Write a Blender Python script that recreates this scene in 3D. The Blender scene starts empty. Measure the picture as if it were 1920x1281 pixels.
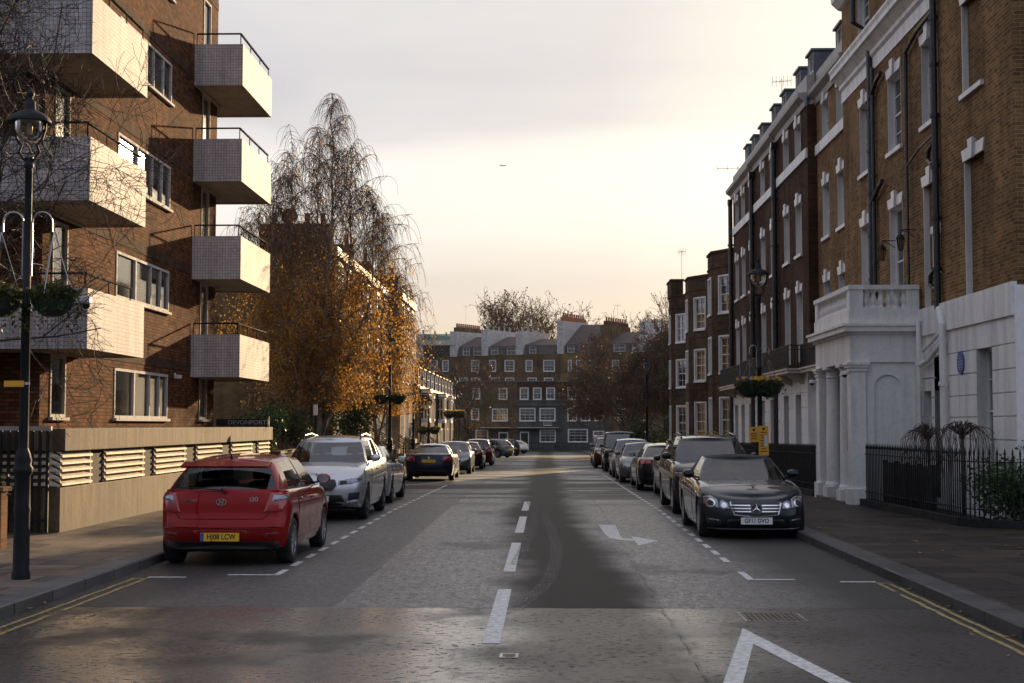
import bpy, bmesh, math, random
from mathutils import Vector, Matrix
R = math.radians
PI = math.pi
rnd = random.Random(7)
scene = bpy.context.scene
col = scene.collection

# ------------------------------------------------------------------ camera, sky, sun, exposure
cam = bpy.data.objects.new("camera", bpy.data.cameras.new("camera"))
col.objects.link(cam)
cam.location = (0, 0, 1.9)
cam.rotation_euler = (R(90 + 3.3583), 0, R(1.3937))
cam.data.sensor_width = 36
cam.data.lens = 50.006
cam.data.clip_start = 0.1
cam.data.clip_end = 30000
scene.camera = cam

SUN_AZ, SUN_EL = 16.75, 10.5          # degrees clockwise from the street direction (+Y), above the horizon
SUN_DIR = Vector((math.sin(R(SUN_AZ)) * math.cos(R(SUN_EL)), math.cos(R(SUN_AZ)) * math.cos(R(SUN_EL)), math.sin(R(SUN_EL))))
sl = bpy.data.lights.new("sun", 'SUN')
sl.energy = 5.0
sl.angle = R(0.6)
sl.color = (1.0, 0.71, 0.40)
sun = bpy.data.objects.new("sun", sl)
col.objects.link(sun)
sun.rotation_euler = (-SUN_DIR).to_track_quat('-Z', 'Y').to_euler()

world = bpy.data.worlds.new("World")
scene.world = world
world.use_nodes = True
scene.view_settings.view_transform = 'Standard'
scene.view_settings.look = 'None'
scene.view_settings.gamma = 1
scene.view_settings.exposure = 0.85
scene.cycles.use_denoising = True
scene.cycles.caustics_reflective = False
scene.cycles.caustics_refractive = False
scene.cycles.sample_clamp_indirect = 1.6


class NT:
    """short hand for building node trees"""
    def __init__(self, nt):
        self.nt = nt
        nt.nodes.clear()

    def n(self, kind, out=0, props=None, **inp):
        nd = self.nt.nodes.new(kind)
        for k, v in (props or {}).items():
            setattr(nd, k, v)
        for k, v in inp.items():
            key = int(k[1:]) if k[0] == '_' and k[1:].isdigit() else k.replace('_', ' ')
            s = nd.inputs[key]
            if isinstance(v, bpy.types.NodeSocket):
                self.nt.links.new(v, s)
            else:
                s.default_value = v
        return nd.outputs[out] if out is not None else nd

    def math(self, op, a, b=0.0, c=0.0, clamp=False):
        return self.n('ShaderNodeMath', props={'operation': op, 'use_clamp': clamp}, _0=a, _1=b, _2=c)

    def mix(self, fac, a, b, blend='MIX'):
        nd = self.nt.nodes.new('ShaderNodeMix')
        nd.data_type = 'RGBA'
        nd.blend_type = blend
        for i, v in ((0, fac), (6, a), (7, b)):
            if isinstance(v, bpy.types.NodeSocket):
                self.nt.links.new(v, nd.inputs[i])
            else:
                nd.inputs[i].default_value = v if i == 0 else c4(v)
        return nd.outputs[2]

    def ramp(self, fac, stops, interp='LINEAR'):
        nd = self.nt.nodes.new('ShaderNodeValToRGB')
        nd.color_ramp.interpolation = interp
        el = nd.color_ramp.elements
        while len(el) < len(stops):
            el.new(0.5)
        for e, (p, c) in zip(el, stops):
            e.position = p
            e.color = c4(c)
        self.nt.links.new(fac, nd.inputs[0])
        return nd.outputs[0]

    def step(self, x, a, b, lo=0.0, hi=1.0):
        nd = self.nt.nodes.new('ShaderNodeMapRange')
        nd.interpolation_type = 'SMOOTHSTEP'
        for i, v in enumerate((x, a, b, lo, hi)):
            if isinstance(v, bpy.types.NodeSocket):
                self.nt.links.new(v, nd.inputs[i])
            else:
                nd.inputs[i].default_value = v
        return nd.outputs[0]

    def noise(self, vec, scale, detail=4, rough=0.55, dist=0.0, out=0):
        nd = self.nt.nodes.new('ShaderNodeTexNoise')
        nd.inputs['Scale'].default_value = scale
        nd.inputs['Detail'].default_value = detail
        nd.inputs['Roughness'].default_value = rough
        nd.inputs['Distortion'].default_value = dist
        if vec is not None:
            self.nt.links.new(vec, nd.inputs['Vector'])
        return nd.outputs[out]

    def scalev(self, vec, s):
        return self.n('ShaderNodeMapping', Vector=vec, Scale=s)


def c4(c):
    if isinstance(c, (int, float)):
        return (c, c, c, 1)
    return (c[0], c[1], c[2], 1)


# sky: Nishita sky seen through a broken sheet of thin bright cloud
w = NT(world.node_tree)
sky = w.n('ShaderNodeTexSky', props={'sky_type': 'NISHITA', 'sun_disc': False, 'sun_elevation': R(SUN_EL), 'sun_rotation': R(SUN_AZ),
                                     'air_density': 1.0, 'dust_density': 1.6, 'ozone_density': 1.0})
gen = w.n('ShaderNodeTexCoord')
sp = w.n('ShaderNodeSeparateXYZ', None, _0=gen)
elev = sp.outputs[2]
# project the view direction on a flat cloud deck
den = w.math('MAXIMUM', w.math('ADD', elev, 0.12), 0.05)
px = w.math('DIVIDE', sp.outputs[0], den)
py = w.math('DIVIDE', sp.outputs[1], den)
deck = w.n('ShaderNodeCombineXYZ', _0=px, _1=py, _2=0.0)
n1 = w.noise(w.scalev(deck, (0.7, 1.1, 1)), 0.8, 6, 0.5, 0.4)
n2 = w.noise(w.scalev(gen, (1.6, 1.6, 8)), 1.3, 6, 0.5, 0.4)
nn_ = w.math('ADD', w.math('MULTIPLY', n1, 0.5), w.math('MULTIPLY', n2, 0.5))
puff = w.step(nn_, 0.34, 0.68)
sund = w.n('ShaderNodeVectorMath', out=1, props={'operation': 'DOT_PRODUCT'}, _0=gen, _1=tuple(SUN_DIR))
su = w.math('ADD', w.math('MULTIPLY', sund, 0.5), 0.5)
thick = w.ramp(su, [(0.0, (0.24, 0.265, 0.335)), (0.30, (0.32, 0.35, 0.44)), (0.48, (0.44, 0.47, 0.60)), (0.62, (0.34, 0.365, 0.46)), (0.80, (0.36, 0.36, 0.415)), (0.93, (0.325, 0.32, 0.36)), (0.985, (0.40, 0.385, 0.39)), (1.0, (0.60, 0.55, 0.48))])
thin = w.ramp(su, [(0.0, (0.26, 0.285, 0.355)), (0.30, (0.35, 0.38, 0.46)), (0.48, (0.47, 0.51, 0.64)), (0.62, (0.37, 0.395, 0.48)), (0.80, (0.44, 0.43, 0.47)), (0.93, (0.58, 0.555, 0.525)), (0.985, (0.60, 0.565, 0.51)), (1.0, (0.78, 0.70, 0.57))])
# a bright bank of cloud lies across the lower middle of the sky, warmer towards the horizon
bank = w.math('MULTIPLY', w.step(w.math('ADD', elev, w.math('MULTIPLY', w.math('SUBTRACT', n2, 0.5), 0.07)), 0.222, 0.185), w.step(w.math('ADD', elev, w.math('MULTIPLY', w.math('SUBTRACT', n1, 0.5), 0.08)), 0.085, 0.14))
cl = w.mix(w.math('MAXIMUM', w.math('MULTIPLY', puff, 0.6), w.math('MULTIPLY', bank, 0.95)), thick, thin)
glow = w.math('MULTIPLY', w.step(elev, 0.17, 0.0), w.step(su, 0.5, 0.95))
cl = w.mix(glow, cl, w.mix(w.math('SUBTRACT', 1.0, w.math('MULTIPLY', puff, 0.25)), (0, 0, 0), (0.55, 0.445, 0.32)))
back = w.math('MULTIPLY', w.step(su, 0.5, 0.32), w.step(elev, 0.30, 0.06))          # unseen low sky behind the camera, darkened to dim what the cars reflect
cl = w.mix(w.math('MULTIPLY', back, 0.8), cl, (0.02, 0.022, 0.03))
bg_sky = w.n('ShaderNodeBackground', Color=sky, Strength=0.05)
bg_cl = w.n('ShaderNodeBackground', Color=cl, Strength=1.0)
mixs = w.n('ShaderNodeMixShader', _0=w.step(elev, -0.05, 0.0, 0.0, 0.94), _1=bg_sky, _2=bg_cl)
w.n('ShaderNodeOutputWorld', None, Surface=mixs)


# ------------------------------------------------------------------ materials
MATS = {}


def new_mat(name):
    m = bpy.data.materials.new(name)
    m.use_nodes = True
    MATS[name] = m
    return m, NT(m.node_tree)


def finish(t, **inp):
    b = t.n('ShaderNodeBsdfPrincipled', **inp)
    t.n('ShaderNodeOutputMaterial', None, Surface=b)


def plain(name, c, rough=0.6, metal=0.0, var=0.12, scale=3.0, bump=0.0, bscale=40, coat=0.0, spec=0.5, rvar=0.1):
    m, t = new_mat(name)
    pos = t.n('ShaderNodeNewGeometry')
    nz = t.noise(pos, scale, 5, 0.6)
    c1 = tuple(x * (1 - var) for x in c)
    c2 = tuple(min(1, x * (1 + var)) for x in c)
    colr = t.mix(t.step(nz, 0.3, 0.7), c1, c2)
    kw = dict(Base_Color=colr, Metallic=metal, Coat_Weight=coat, Specular_IOR_Level=spec)
    kw['Roughness'] = t.step(t.noise(pos, scale * 2.3, 3), 0.3, 0.7, max(0.02, rough - rvar), min(1, rough + rvar))
    if bump:
        kw['Normal'] = t.n('ShaderNodeBump', Strength=bump, Distance=0.01, Height=t.noise(pos, bscale, 4))
    finish(t, **kw)
    return m


def wall_uv(t):
    """(u, z) along any upright wall"""
    g = t.n('ShaderNodeNewGeometry', None)
    p = t.n('ShaderNodeSeparateXYZ', None, _0=g.outputs['Position'])
    q = t.n('ShaderNodeSeparateXYZ', None, _0=g.outputs['True Normal'])
    ax = t.math('ABSOLUTE', q.outputs[0])
    f = t.step(ax, 0.6, 0.8)
    u = t.math('ADD', t.math('MULTIPLY', p.outputs[1], f), t.math('MULTIPLY', p.outputs[0], t.math('SUBTRACT', 1.0, f)))
    return g.outputs['Position'], u, p.outputs[2], t.n('ShaderNodeCombineXYZ', _0=u, _1=p.outputs[2], _2=0.0)


def brick(name, c1, c2, mortar, bw=0.225, bh=0.075, ms=0.008, stain=0.35, rough=0.95, offset=0.5, bump=0.6, spec=0.08):
    m, t = new_mat(name)
    pos, u, z, vec = wall_uv(t)
    nd = t.nt.nodes.new('ShaderNodeTexBrick')
    nd.offset = offset
    t.nt.links.new(vec, nd.inputs['Vector'])
    for k, v in (('Color1', c4(c1)), ('Color2', c4(c2)), ('Mortar', c4(mortar)), ('Scale', 1.0), ('Mortar Size', ms),
                 ('Mortar Smooth', 0.2), ('Bias', 0.0), ('Brick Width', bw), ('Row Height', bh)):
        nd.inputs[k].default_value = v
    big = t.noise(pos, 0.55, 5, 0.6)
    fine = t.noise(pos, 26, 3, 0.6)
    f = t.math('MULTIPLY', t.step(big, 0.3, 0.7, 1 - stain, 1 + stain * 0.6), t.step(fine, 0.2, 0.8, 0.78, 1.2))
    streak = t.noise(t.scalev(pos, (3.0, 3.0, 0.25)), 1.0, 4)
    f = t.math('MULTIPLY', f, t.step(streak, 0.35, 0.6, 0.8, 1.05))
    colr = t.mix(1.0, nd.outputs['Color'], t.n('ShaderNodeCombineColor', _0=f, _1=f, _2=f), 'MULTIPLY')
    h = t.math('SUBTRACT', t.math('MULTIPLY', fine, 0.3), nd.outputs['Fac'])
    finish(t, Base_Color=colr, Roughness=rough, Specular_IOR_Level=spec, Normal=t.n('ShaderNodeBump', Strength=bump, Distance=0.006, Height=h))
    return m


def painted(name, c, rough=0.55, groove=0.0):
    """old painted render: faint streaks, soot under ledges"""
    m, t = new_mat(name)
    g = t.n('ShaderNodeNewGeometry')
    st = t.noise(t.scalev(g, (2.2, 2.2, 0.35)), 1.3, 5, 0.6)
    sp_ = t.noise(g, 9, 4, 0.65)
    f = t.math('MULTIPLY', t.step(st, 0.32, 0.60, 0.80, 1.03), t.step(sp_, 0.25, 0.6, 0.90, 1.02))
    colr = t.mix(1.0, c, t.n('ShaderNodeCombineColor', _0=f, _1=f, _2=t.math('MULTIPLY', f, 0.985)), 'MULTIPLY')
    finish(t, Base_Color=colr, Roughness=rough, Normal=t.n('ShaderNodeBump', Strength=0.25, Distance=0.01, Height=t.noise(g, 22, 4)))
    return m


def leafy(name, c1, c2, trans=0.5, tc=None):
    m, t = new_mat(name)
    oi = t.n('ShaderNodeNewGeometry')
    nz = t.noise(oi, 5.5, 3, 0.7)
    nb = t.noise(oi, 0.8, 2, 0.6)
    colr = t.mix(t.step(t.math('ADD', t.math('MULTIPLY', nz, 0.6), t.math('MULTIPLY', nb, 0.4)), 0.36, 0.64), c1, c2)
    d = t.n('ShaderNodeBsdfPrincipled', Base_Color=colr, Roughness=0.55, Specular_IOR_Level=0.35)
    tl = t.n('ShaderNodeBsdfTranslucent', Color=t.mix(1.0, colr, tc or (1, 1, 1), 'MULTIPLY'))
    t.n('ShaderNodeOutputMaterial', None, Surface=t.n('ShaderNodeMixShader', _0=trans, _1=d, _2=tl))
    return m


def glass_mat(name, tint, refl=0.5, rough=0.02):
    """window glass: mirrors the sky, lets some of what is behind through"""
    m, t = new_mat(name)
    fr = t.n('ShaderNodeFresnel', IOR=1.6)
    g = t.n('ShaderNodeNewGeometry')
    bmp = t.n('ShaderNodeBump', Strength=0.02, Distance=0.02, Height=t.noise(g, 1.6, 2))
    gl = t.n('ShaderNodeBsdfGlossy', Color=c4(0.95), Roughness=rough, Normal=bmp)
    tr = t.n('ShaderNodeBsdfTransparent', Color=c4(tint))
    f = t.math('MAXIMUM', t.math('MULTIPLY', fr, 1.0), refl)
    t.n('ShaderNodeOutputMaterial', None, Surface=t.n('ShaderNodeMixShader', _0=t.math('MINIMUM', f, 0.95), _1=tr, _2=gl))
    return m


def paint(name, c, metal=0.35, rough=0.28, coat=1.0):
    m, t = new_mat(name)
    g = t.n('ShaderNodeNewGeometry', None)
    dirt = t.noise(g.outputs['Position'], 3.0, 5, 0.65)
    zz = t.n('ShaderNodeSeparateXYZ', None, _0=t.n('ShaderNodeTexCoord', 3))
    grime = t.math('MULTIPLY', t.step(zz.outputs[2], 0.75, 0.2), t.step(dirt, 0.35, 0.7))
    colr = t.mix(t.math('MULTIPLY', grime, 0.35), c, (0.06, 0.05, 0.04))
    finish(t, Base_Color=colr, Metallic=metal, Specular_IOR_Level=0.12, Roughness=t.step(dirt, 0.3, 0.7, rough - 0.04, rough + 0.08), Coat_Weight=coat, Coat_IOR=1.30,
           Coat_Roughness=t.math('ADD', 0.03, t.math('MULTIPLY', grime, 0.3)))
    return m


brick('brown_brick', (0.215, 0.082, 0.032), (0.075, 0.029, 0.014), (0.040, 0.025, 0.016), ms=0.009, stain=0.3, bump=0.8, spec=0.06)
brick('yellow_brick', (0.275, 0.155, 0.066), (0.135, 0.073, 0.034), (0.34, 0.26, 0.16), ms=0.006, stain=0.28)
brick('pale_yellow_brick', (0.22, 0.145, 0.06), (0.15, 0.095, 0.04), (0.26, 0.21, 0.14), ms=0.006, stain=0.3)
brick('dark_brick', (0.100, 0.052, 0.030), (0.056, 0.028, 0.017), (0.075, 0.052, 0.038), ms=0.006, stain=0.35)
brick('soot_brick', (0.105, 0.062, 0.036), (0.062, 0.036, 0.022), (0.10, 0.075, 0.052), stain=0.4)
brick('grey_brick', (0.112, 0.110, 0.098), (0.086, 0.085, 0.077), (0.05, 0.055, 0.054), stain=0.3)
brick('stock_brick', (0.165, 0.108, 0.055), (0.105, 0.066, 0.035), (0.12, 0.09, 0.065), stain=0.4)
brick('warm_brick', (0.34, 0.20, 0.095), (0.24, 0.135, 0.06), (0.36, 0.28, 0.19), stain=0.25)
brick('garden_brick', (0.24, 0.11, 0.05), (0.15, 0.065, 0.03), (0.19, 0.14, 0.09), stain=0.4)
brick('mosaic_tile', (0.60, 0.55, 0.53), (0.50, 0.455, 0.44), (0.10, 0.085, 0.085), bw=0.075, bh=0.075, ms=0.0036, stain=0.14, rough=0.7, offset=0.0, bump=0.3, spec=0.15)
painted('white_render', (0.80, 0.79, 0.77))
painted('cream_render', (0.55, 0.50, 0.42))
painted('white_joinery', (0.70, 0.69, 0.67), 0.4)
painted('grey_cornice', (0.34, 0.32, 0.30))
painted('soffit_concrete', (0.44, 0.37, 0.28), 0.8)
painted('grey_render', (0.095, 0.10, 0.098), 0.7)
plain('slate', (0.055, 0.058, 0.068), 0.5, var=0.35, scale=5, bump=0.4, bscale=14)
plain('brown_tile', (0.085, 0.062, 0.055), 0.75, var=0.35, scale=4, bump=0.5, bscale=18)
plain('lead', (0.10, 0.11, 0.13), 0.5, 0.2, var=0.2)
plain('black_iron', (0.010, 0.011, 0.012), 0.62, 0.0, var=0.3, bump=0.1, spec=0.25)
plain('black_pipe', (0.014, 0.016, 0.019), 0.35, 0.0, var=0.3, bump=0.15, bscale=12)
plain('grey_metal', (0.35, 0.35, 0.36), 0.35, 0.8)
plain('bronze_rail', (0.022, 0.019, 0.016), 0.9, 0.0, spec=0.04)
plain('terracotta', (0.30, 0.10, 0.045), 0.8, var=0.25)
plain('brass', (0.42, 0.27, 0.09), 0.35, 0.8)
plain('blue_enamel', (0.03, 0.08, 0.30), 0.3)
plain('white_letter', (0.72, 0.72, 0.70), 0.5, var=0.04)
plain('pale_letter', (0.40, 0.39, 0.36), 0.5, var=0.04)
plain('black_letter', (0.012, 0.012, 0.014), 0.5, var=0.05)
plain('yellow_sheet', (0.72, 0.36, 0.03), 0.45, var=0.06)
plain('white_sheet', (0.60, 0.60, 0.58), 0.45, var=0.05)
plain('dark_board', (0.014, 0.014, 0.016), 0.45)
plain('curtain', (0.74, 0.67, 0.56), 0.8, var=0.12, scale=6)
plain('blind', (0.52, 0.51, 0.49), 0.8, var=0.1, scale=6)
plain('dark_room', (0.012, 0.012, 0.013), 0.9)
plain('wood_dark', (0.05, 0.03, 0.018), 0.7, var=0.3, bump=0.3)
plain('green_plastic', (0.008, 0.028, 0.018), 0.5)
plain('dark_stone', (0.020, 0.020, 0.019), 0.8, var=0.4, scale=2, bump=0.3, spec=0.2)
plain('bark', (0.052, 0.038, 0.028), 0.9, var=0.4, scale=9, bump=0.6, bscale=30)
plain('party_white', (0.46, 0.45, 0.43), 0.7, var=0.2)
plain('twig', (0.040, 0.028, 0.020), 0.85, var=0.3)
plain('birch_bark', (0.22, 0.19, 0.16), 0.8, var=0.55, scale=5, bump=0.3)
plain('brown_twig', (0.070, 0.042, 0.024), 0.85, var=0.3)
plain('birch_twig', (0.115, 0.072, 0.046), 0.85, var=0.3)
plain('red_twig', (0.060, 0.038, 0.028), 0.8, var=0.3)
leafy('gold_leaf', (0.24, 0.105, 0.014), (0.66, 0.36, 0.065), 0.65)
leafy('rust_leaf', (0.075, 0.045, 0.020), (0.15, 0.085, 0.032), 0.35)
leafy('yellow_leaf', (0.40, 0.20, 0.02), (0.55, 0.30, 0.04), 0.5)
leafy('green_leaf', (0.035, 0.075, 0.018), (0.075, 0.13, 0.03), 0.4)
leafy('dark_leaf', (0.018, 0.040, 0.014), (0.045, 0.075, 0.022), 0.35)
leafy('olive_leaf', (0.030, 0.042, 0.012), (0.085, 0.085, 0.024), 0.4)
leafy('red_leaf', (0.30, 0.045, 0.015), (0.42, 0.12, 0.02), 0.4)
leafy('fallen_leaf', (0.20, 0.085, 0.02), (0.30, 0.15, 0.04), 0.1)
leafy('yellow_petal', (0.75, 0.42, 0.02), (0.85, 0.55, 0.04), 0.3)
leafy('blue_petal', (0.06, 0.05, 0.30), (0.16, 0.12, 0.45), 0.3)
glass_mat('window_glass', (0.78, 0.80, 0.80), 0.16, 0.045)
glass_mat('car_glass', (0.66, 0.72, 0.70), 0.07)
glass_mat('dark_glass', (0.12, 0.14, 0.15), 0.08)
glass_mat('windscreen_glass', (0.55, 0.62, 0.60), 0.13)
glass_mat('lamp_glass', (0.80, 0.74, 0.60), 0.12, 0.15)
glass_mat('green_glass', (0.45, 0.62, 0.55), 0.3)
plain('tyre', (0.014, 0.014, 0.014), 0.8, var=0.2, bump=0.3, bscale=60)
plain('alloy', (0.40, 0.40, 0.41), 0.38, 0.9, var=0.05)
plain('dark_alloy', (0.10, 0.10, 0.11), 0.3, 0.9, var=0.05)
plain('chrome', (0.75, 0.75, 0.76), 0.12, 1.0, var=0.02, rvar=0.04)
plain('black_trim', (0.013, 0.013, 0.014), 0.45, var=0.1)
plain('underbody', (0.006, 0.006, 0.006), 0.9)
plain('seat_cloth', (0.030, 0.032, 0.036), 0.85)
plain('fabric_roof', (0.012, 0.012, 0.013), 0.85, bump=0.2, bscale=120)
plain('red_lens', (0.32, 0.008, 0.010), 0.12, coat=1.0, var=0.1)
plain('smoke_red_lens', (0.11, 0.006, 0.008), 0.12, coat=1.0, var=0.1)
plain('clear_lens', (0.22, 0.23, 0.25), 0.10, 0.6, coat=1.0, var=0.4, scale=26)
plain('amber_lens', (0.55, 0.20, 0.02), 0.15, coat=1.0)
plain('plate_yellow', (0.78, 0.46, 0.03), 0.35, var=0.03)
plain('plate_white', (0.72, 0.72, 0.70), 0.35, var=0.03)
plain('plate_blue', (0.02, 0.09, 0.36), 0.35)
plain('road_paint', (0.52, 0.51, 0.48), 0.6, var=0.3, scale=14, bump=0.4, bscale=90)
plain('yellow_paint', (0.26, 0.19, 0.065), 0.6, var=0.5, scale=14, bump=0.4, bscale=90)
plain('steel_cover', (0.085, 0.072, 0.055), 0.45, 0.4, var=0.3, bump=0.8, bscale=30)
paint('red_paint', (0.27, 0.002, 0.003), 0.3, 0.30)
paint('silver_paint', (0.56, 0.57, 0.60), 0.75, 0.30)
paint('pale_paint', (0.55, 0.55, 0.55), 0.5, 0.3)
paint('navy_paint', (0.012, 0.020, 0.040), 0.4, 0.3)
paint('black_paint', (0.006, 0.008, 0.011), 0.25, 0.3)
paint('teal_black_paint', (0.006, 0.016, 0.022), 0.35, 0.3)
paint('grey_paint', (0.12, 0.13, 0.14), 0.6, 0.3)
paint('maroon_paint', (0.05, 0.008, 0.008), 0.3, 0.3)


# ------------------------------------------------------------------ mesh helpers
class MB:
    def __init__(self):
        self.v, self.f, self.mi, self.cur = [], [], [], 0

    def add(self, vs, fs):
        o = len(self.v)
        self.v.extend(vs)
        self.f.extend([tuple(o + i for i in f) for f in fs])
        self.mi.extend([self.cur] * len(fs))
        return self

    def box(self, x0, x1, y0, y1, z0, z1):
        return self.add([(x0, y0, z0), (x1, y0, z0), (x1, y1, z0), (x0, y1, z0), (x0, y0, z1), (x1, y0, z1), (x1, y1, z1), (x0, y1, z1)],
                        [(3, 2, 1, 0), (4, 5, 6, 7), (0, 1, 5, 4), (1, 2, 6, 5), (2, 3, 7, 6), (3, 0, 4, 7)])

    def bar(self, a, b, wx, wz=None):
        """square bar from a to b"""
        a, b = Vector(a), Vector(b)
        d = (b - a).normalized()
        s = d.cross(Vector((0, 0, 1)))
        s = Vector((1, 0, 0)) if s.length < 1e-4 else s.normalized()
        u = s.cross(d)
        wz = wx if wz is None else wz
        vs = [p + s * i * wx / 2 + u * j * wz / 2 for p in (a, b) for i, j in ((-1, -1), (1, -1), (1, 1), (-1, 1))]
        return self.add([tuple(p) for p in vs], [(3, 2, 1, 0), (4, 5, 6, 7), (0, 1, 5, 4), (1, 2, 6, 5), (2, 3, 7, 6), (3, 0, 4, 7)])

    def quad(self, *p):
        return self.add([tuple(q) for q in p], [tuple(range(len(p)))])

    def prism(self, poly, d0, d1, fn):
        """extrude a 2-D polygon; fn(a, b, depth) gives the point"""
        n = len(poly)
        vs = [fn(a, b, d0) for a, b in poly] + [fn(a, b, d1) for a, b in poly]
        fs = [tuple(range(n - 1, -1, -1)), tuple(range(n, 2 * n))]
        fs += [(i, (i + 1) % n, n + (i + 1) % n, n + i) for i in range(n)]
        return self.add(vs, fs)

    def tube(self, pts, rad, n=6, cap=True):
        pts = [Vector(p) for p in pts]
        rad = rad if isinstance(rad, (list, tuple)) else [rad] * len(pts)
        vs, fs = [], []
        s = None
        for i, p in enumerate(pts):
            d = (pts[min(i + 1, len(pts) - 1)] - pts[max(i - 1, 0)])
            d = d.normalized() if d.length > 1e-9 else Vector((0, 0, 1))
            if s is None:
                s = d.cross(Vector((0, 0, 1)) if abs(d.z) < 0.9 else Vector((1, 0, 0))).normalized()
            else:
                s = (s - d * s.dot(d))
                s = s.normalized() if s.length > 1e-6 else d.orthogonal().normalized()
            u = d.cross(s)
            for k in range(n):
                a = 2 * PI * k / n
                vs.append(tuple(p + (s * math.cos(a) + u * math.sin(a)) * rad[i]))
        for i in range(len(pts) - 1):
            for k in range(n):
                a, b = i * n + k, i * n + (k + 1) % n
                fs.append((a, b, b + n, a + n))
        if cap:
            fs += [tuple(range(n - 1, -1, -1)), tuple(range((len(pts) - 1) * n, len(pts) * n))]
        return self.add(vs, fs)

    def lathe(self, prof, c=(0, 0, 0), n=20, axis='z', a0=0.0, a1=2 * PI):
        vs, fs = [], []
        full = abs(a1 - a0 - 2 * PI) < 1e-6
        m = n if full else n + 1
        for r, z in prof:
            for k in range(m):
                a = a0 + (a1 - a0) * k / n
                x, y = r * math.cos(a), r * math.sin(a)
                vs.append((c[0] + x, c[1] + y, c[2] + z) if axis == 'z' else (c[0] + z, c[1] + x, c[2] + y) if axis == 'x' else (c[0] + x, c[1] + z, c[2] + y))
        for i in range(len(prof) - 1):
            for k in range(m if full else m - 1):
                a, b = i * m + k, i * m + (k + 1) % m
                fs.append((a, b, b + m, a + m))
        return self.add(vs, fs)

    def grid(self, rows):
        """rows of points, joined into quads"""
        n = len(rows[0])
        vs = [tuple(p) for r in rows for p in r]
        fs = [(i * n + k, i * n + k + 1, (i + 1) * n + k + 1, (i + 1) * n + k) for i in range(len(rows) - 1) for k in range(n - 1)]
        return self.add(vs, fs)

    def wall(self, u0, u1, z0, z1, holes, y=0.0):
        """upright wall in the local facade plane y, left open at the holes (ua, ub, za, zb)"""
        us = sorted({u0, u1, *[min(max(h[i], u0), u1) for h in holes for i in (0, 1)]})
        zs = sorted({z0, z1, *[min(max(h[i], z0), z1) for h in holes for i in (2, 3)]})
        for a, b in zip(us, us[1:]):
            for c, d in zip(zs, zs[1:]):
                m, k = (a + b) / 2, (c + d) / 2
                if not any(h[0] < m < h[1] and h[2] < k < h[3] for h in holes):
                    self.quad((a, y, c), (b, y, c), (b, y, d), (a, y, d))
        return self

    def mesh(self, name, mats, smooth=False, fix=True):
        me = bpy.data.meshes.new(name)
        me.from_pydata(self.v, [], self.f)
        for m in (mats if isinstance(mats, (list, tuple)) else [mats]):
            me.materials.append(MATS[m])
        if len(me.materials) > 1:
            me.polygons.foreach_set('material_index', self.mi)
        if smooth:
            me.polygons.foreach_set('use_smooth', [True] * len(me.polygons))
        if fix and len(self.f) < 6000:
            bm = bmesh.new()
            bm.from_mesh(me)
            bmesh.ops.recalc_face_normals(bm, faces=bm.faces)
            bm.to_mesh(me)
            bm.free()
        me.update()
        return me

    def build(self, name, mats, parent=None, smooth=False, fix=True, bevel=0.0, label=None):
        o = inst(name, self.mesh(name, mats, smooth, fix), parent)
        if bevel:
            b = o.modifiers.new('bevel', 'BEVEL')
            b.width = bevel
            b.segments = 2
            b.limit_method = 'ANGLE'
        if label:
            o['label'] = label
        return o


def inst(name, me, parent=None, loc=None, rz=0.0):
    o = bpy.data.objects.new(name, me)
    col.objects.link(o)
    if parent:
        o.parent = parent
    if loc:
        o.location = loc
    if rz:
        o.rotation_euler = (0, 0, rz)
    return o


def thing(name, label, cat, loc=(0, 0, 0), rz=0.0, group=None):
    o = bpy.data.objects.new(name, None)
    o.empty_display_size = 0.2
    col.objects.link(o)
    o.location = loc
    o.rotation_euler = (0, 0, rz)
    return tag(o, label, cat, group)


def tag(o, label, cat, group=None):
    o['label'] = label
    o['category'] = cat
    if group:
        o['group'] = group
    return o


def struct(o):
    o['kind'] = 'structure'
    return o


def copy_tree(o, parent=None):
    c = o.copy()
    col.objects.link(c)
    if parent:
        c.parent = parent
    for ch in list(o.children):
        copy_tree(ch, c)
    return c


def text_mesh(s, size, mat, extrude=0.002, bold=0.0, align='CENTER', space=1.0, sx=1.0):
    cu = bpy.data.curves.new('text', 'FONT')
    cu.body = s
    cu.size = size
    cu.extrude = extrude
    cu.offset = bold
    cu.align_x = align
    cu.align_y = 'CENTER'
    cu.space_character = space
    o = bpy.data.objects.new('text', cu)
    col.objects.link(o)
    me = bpy.data.meshes.new_from_object(o.evaluated_get(bpy.context.evaluated_depsgraph_get()))
    bpy.data.objects.remove(o)
    me.transform(Matrix.Rotation(R(90), 4, 'X') @ Matrix.Diagonal((sx, 1, 1, 1)))
    me.materials.clear()
    me.materials.append(MATS[mat])
    return me          # stands upright in XZ, facing -Y


def gz(y):
    """height of the road: level near the camera, then gently downhill"""
    return 0.0 if y < 32 else -0.0095 * (y - 32)


KL, KR, PV = -5.35, 4.2, 0.13        # kerb lines and pavement step


# ------------------------------------------------------------------ windows (local facade frame: x along, -y out, z up)
_wcache = {}


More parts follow.
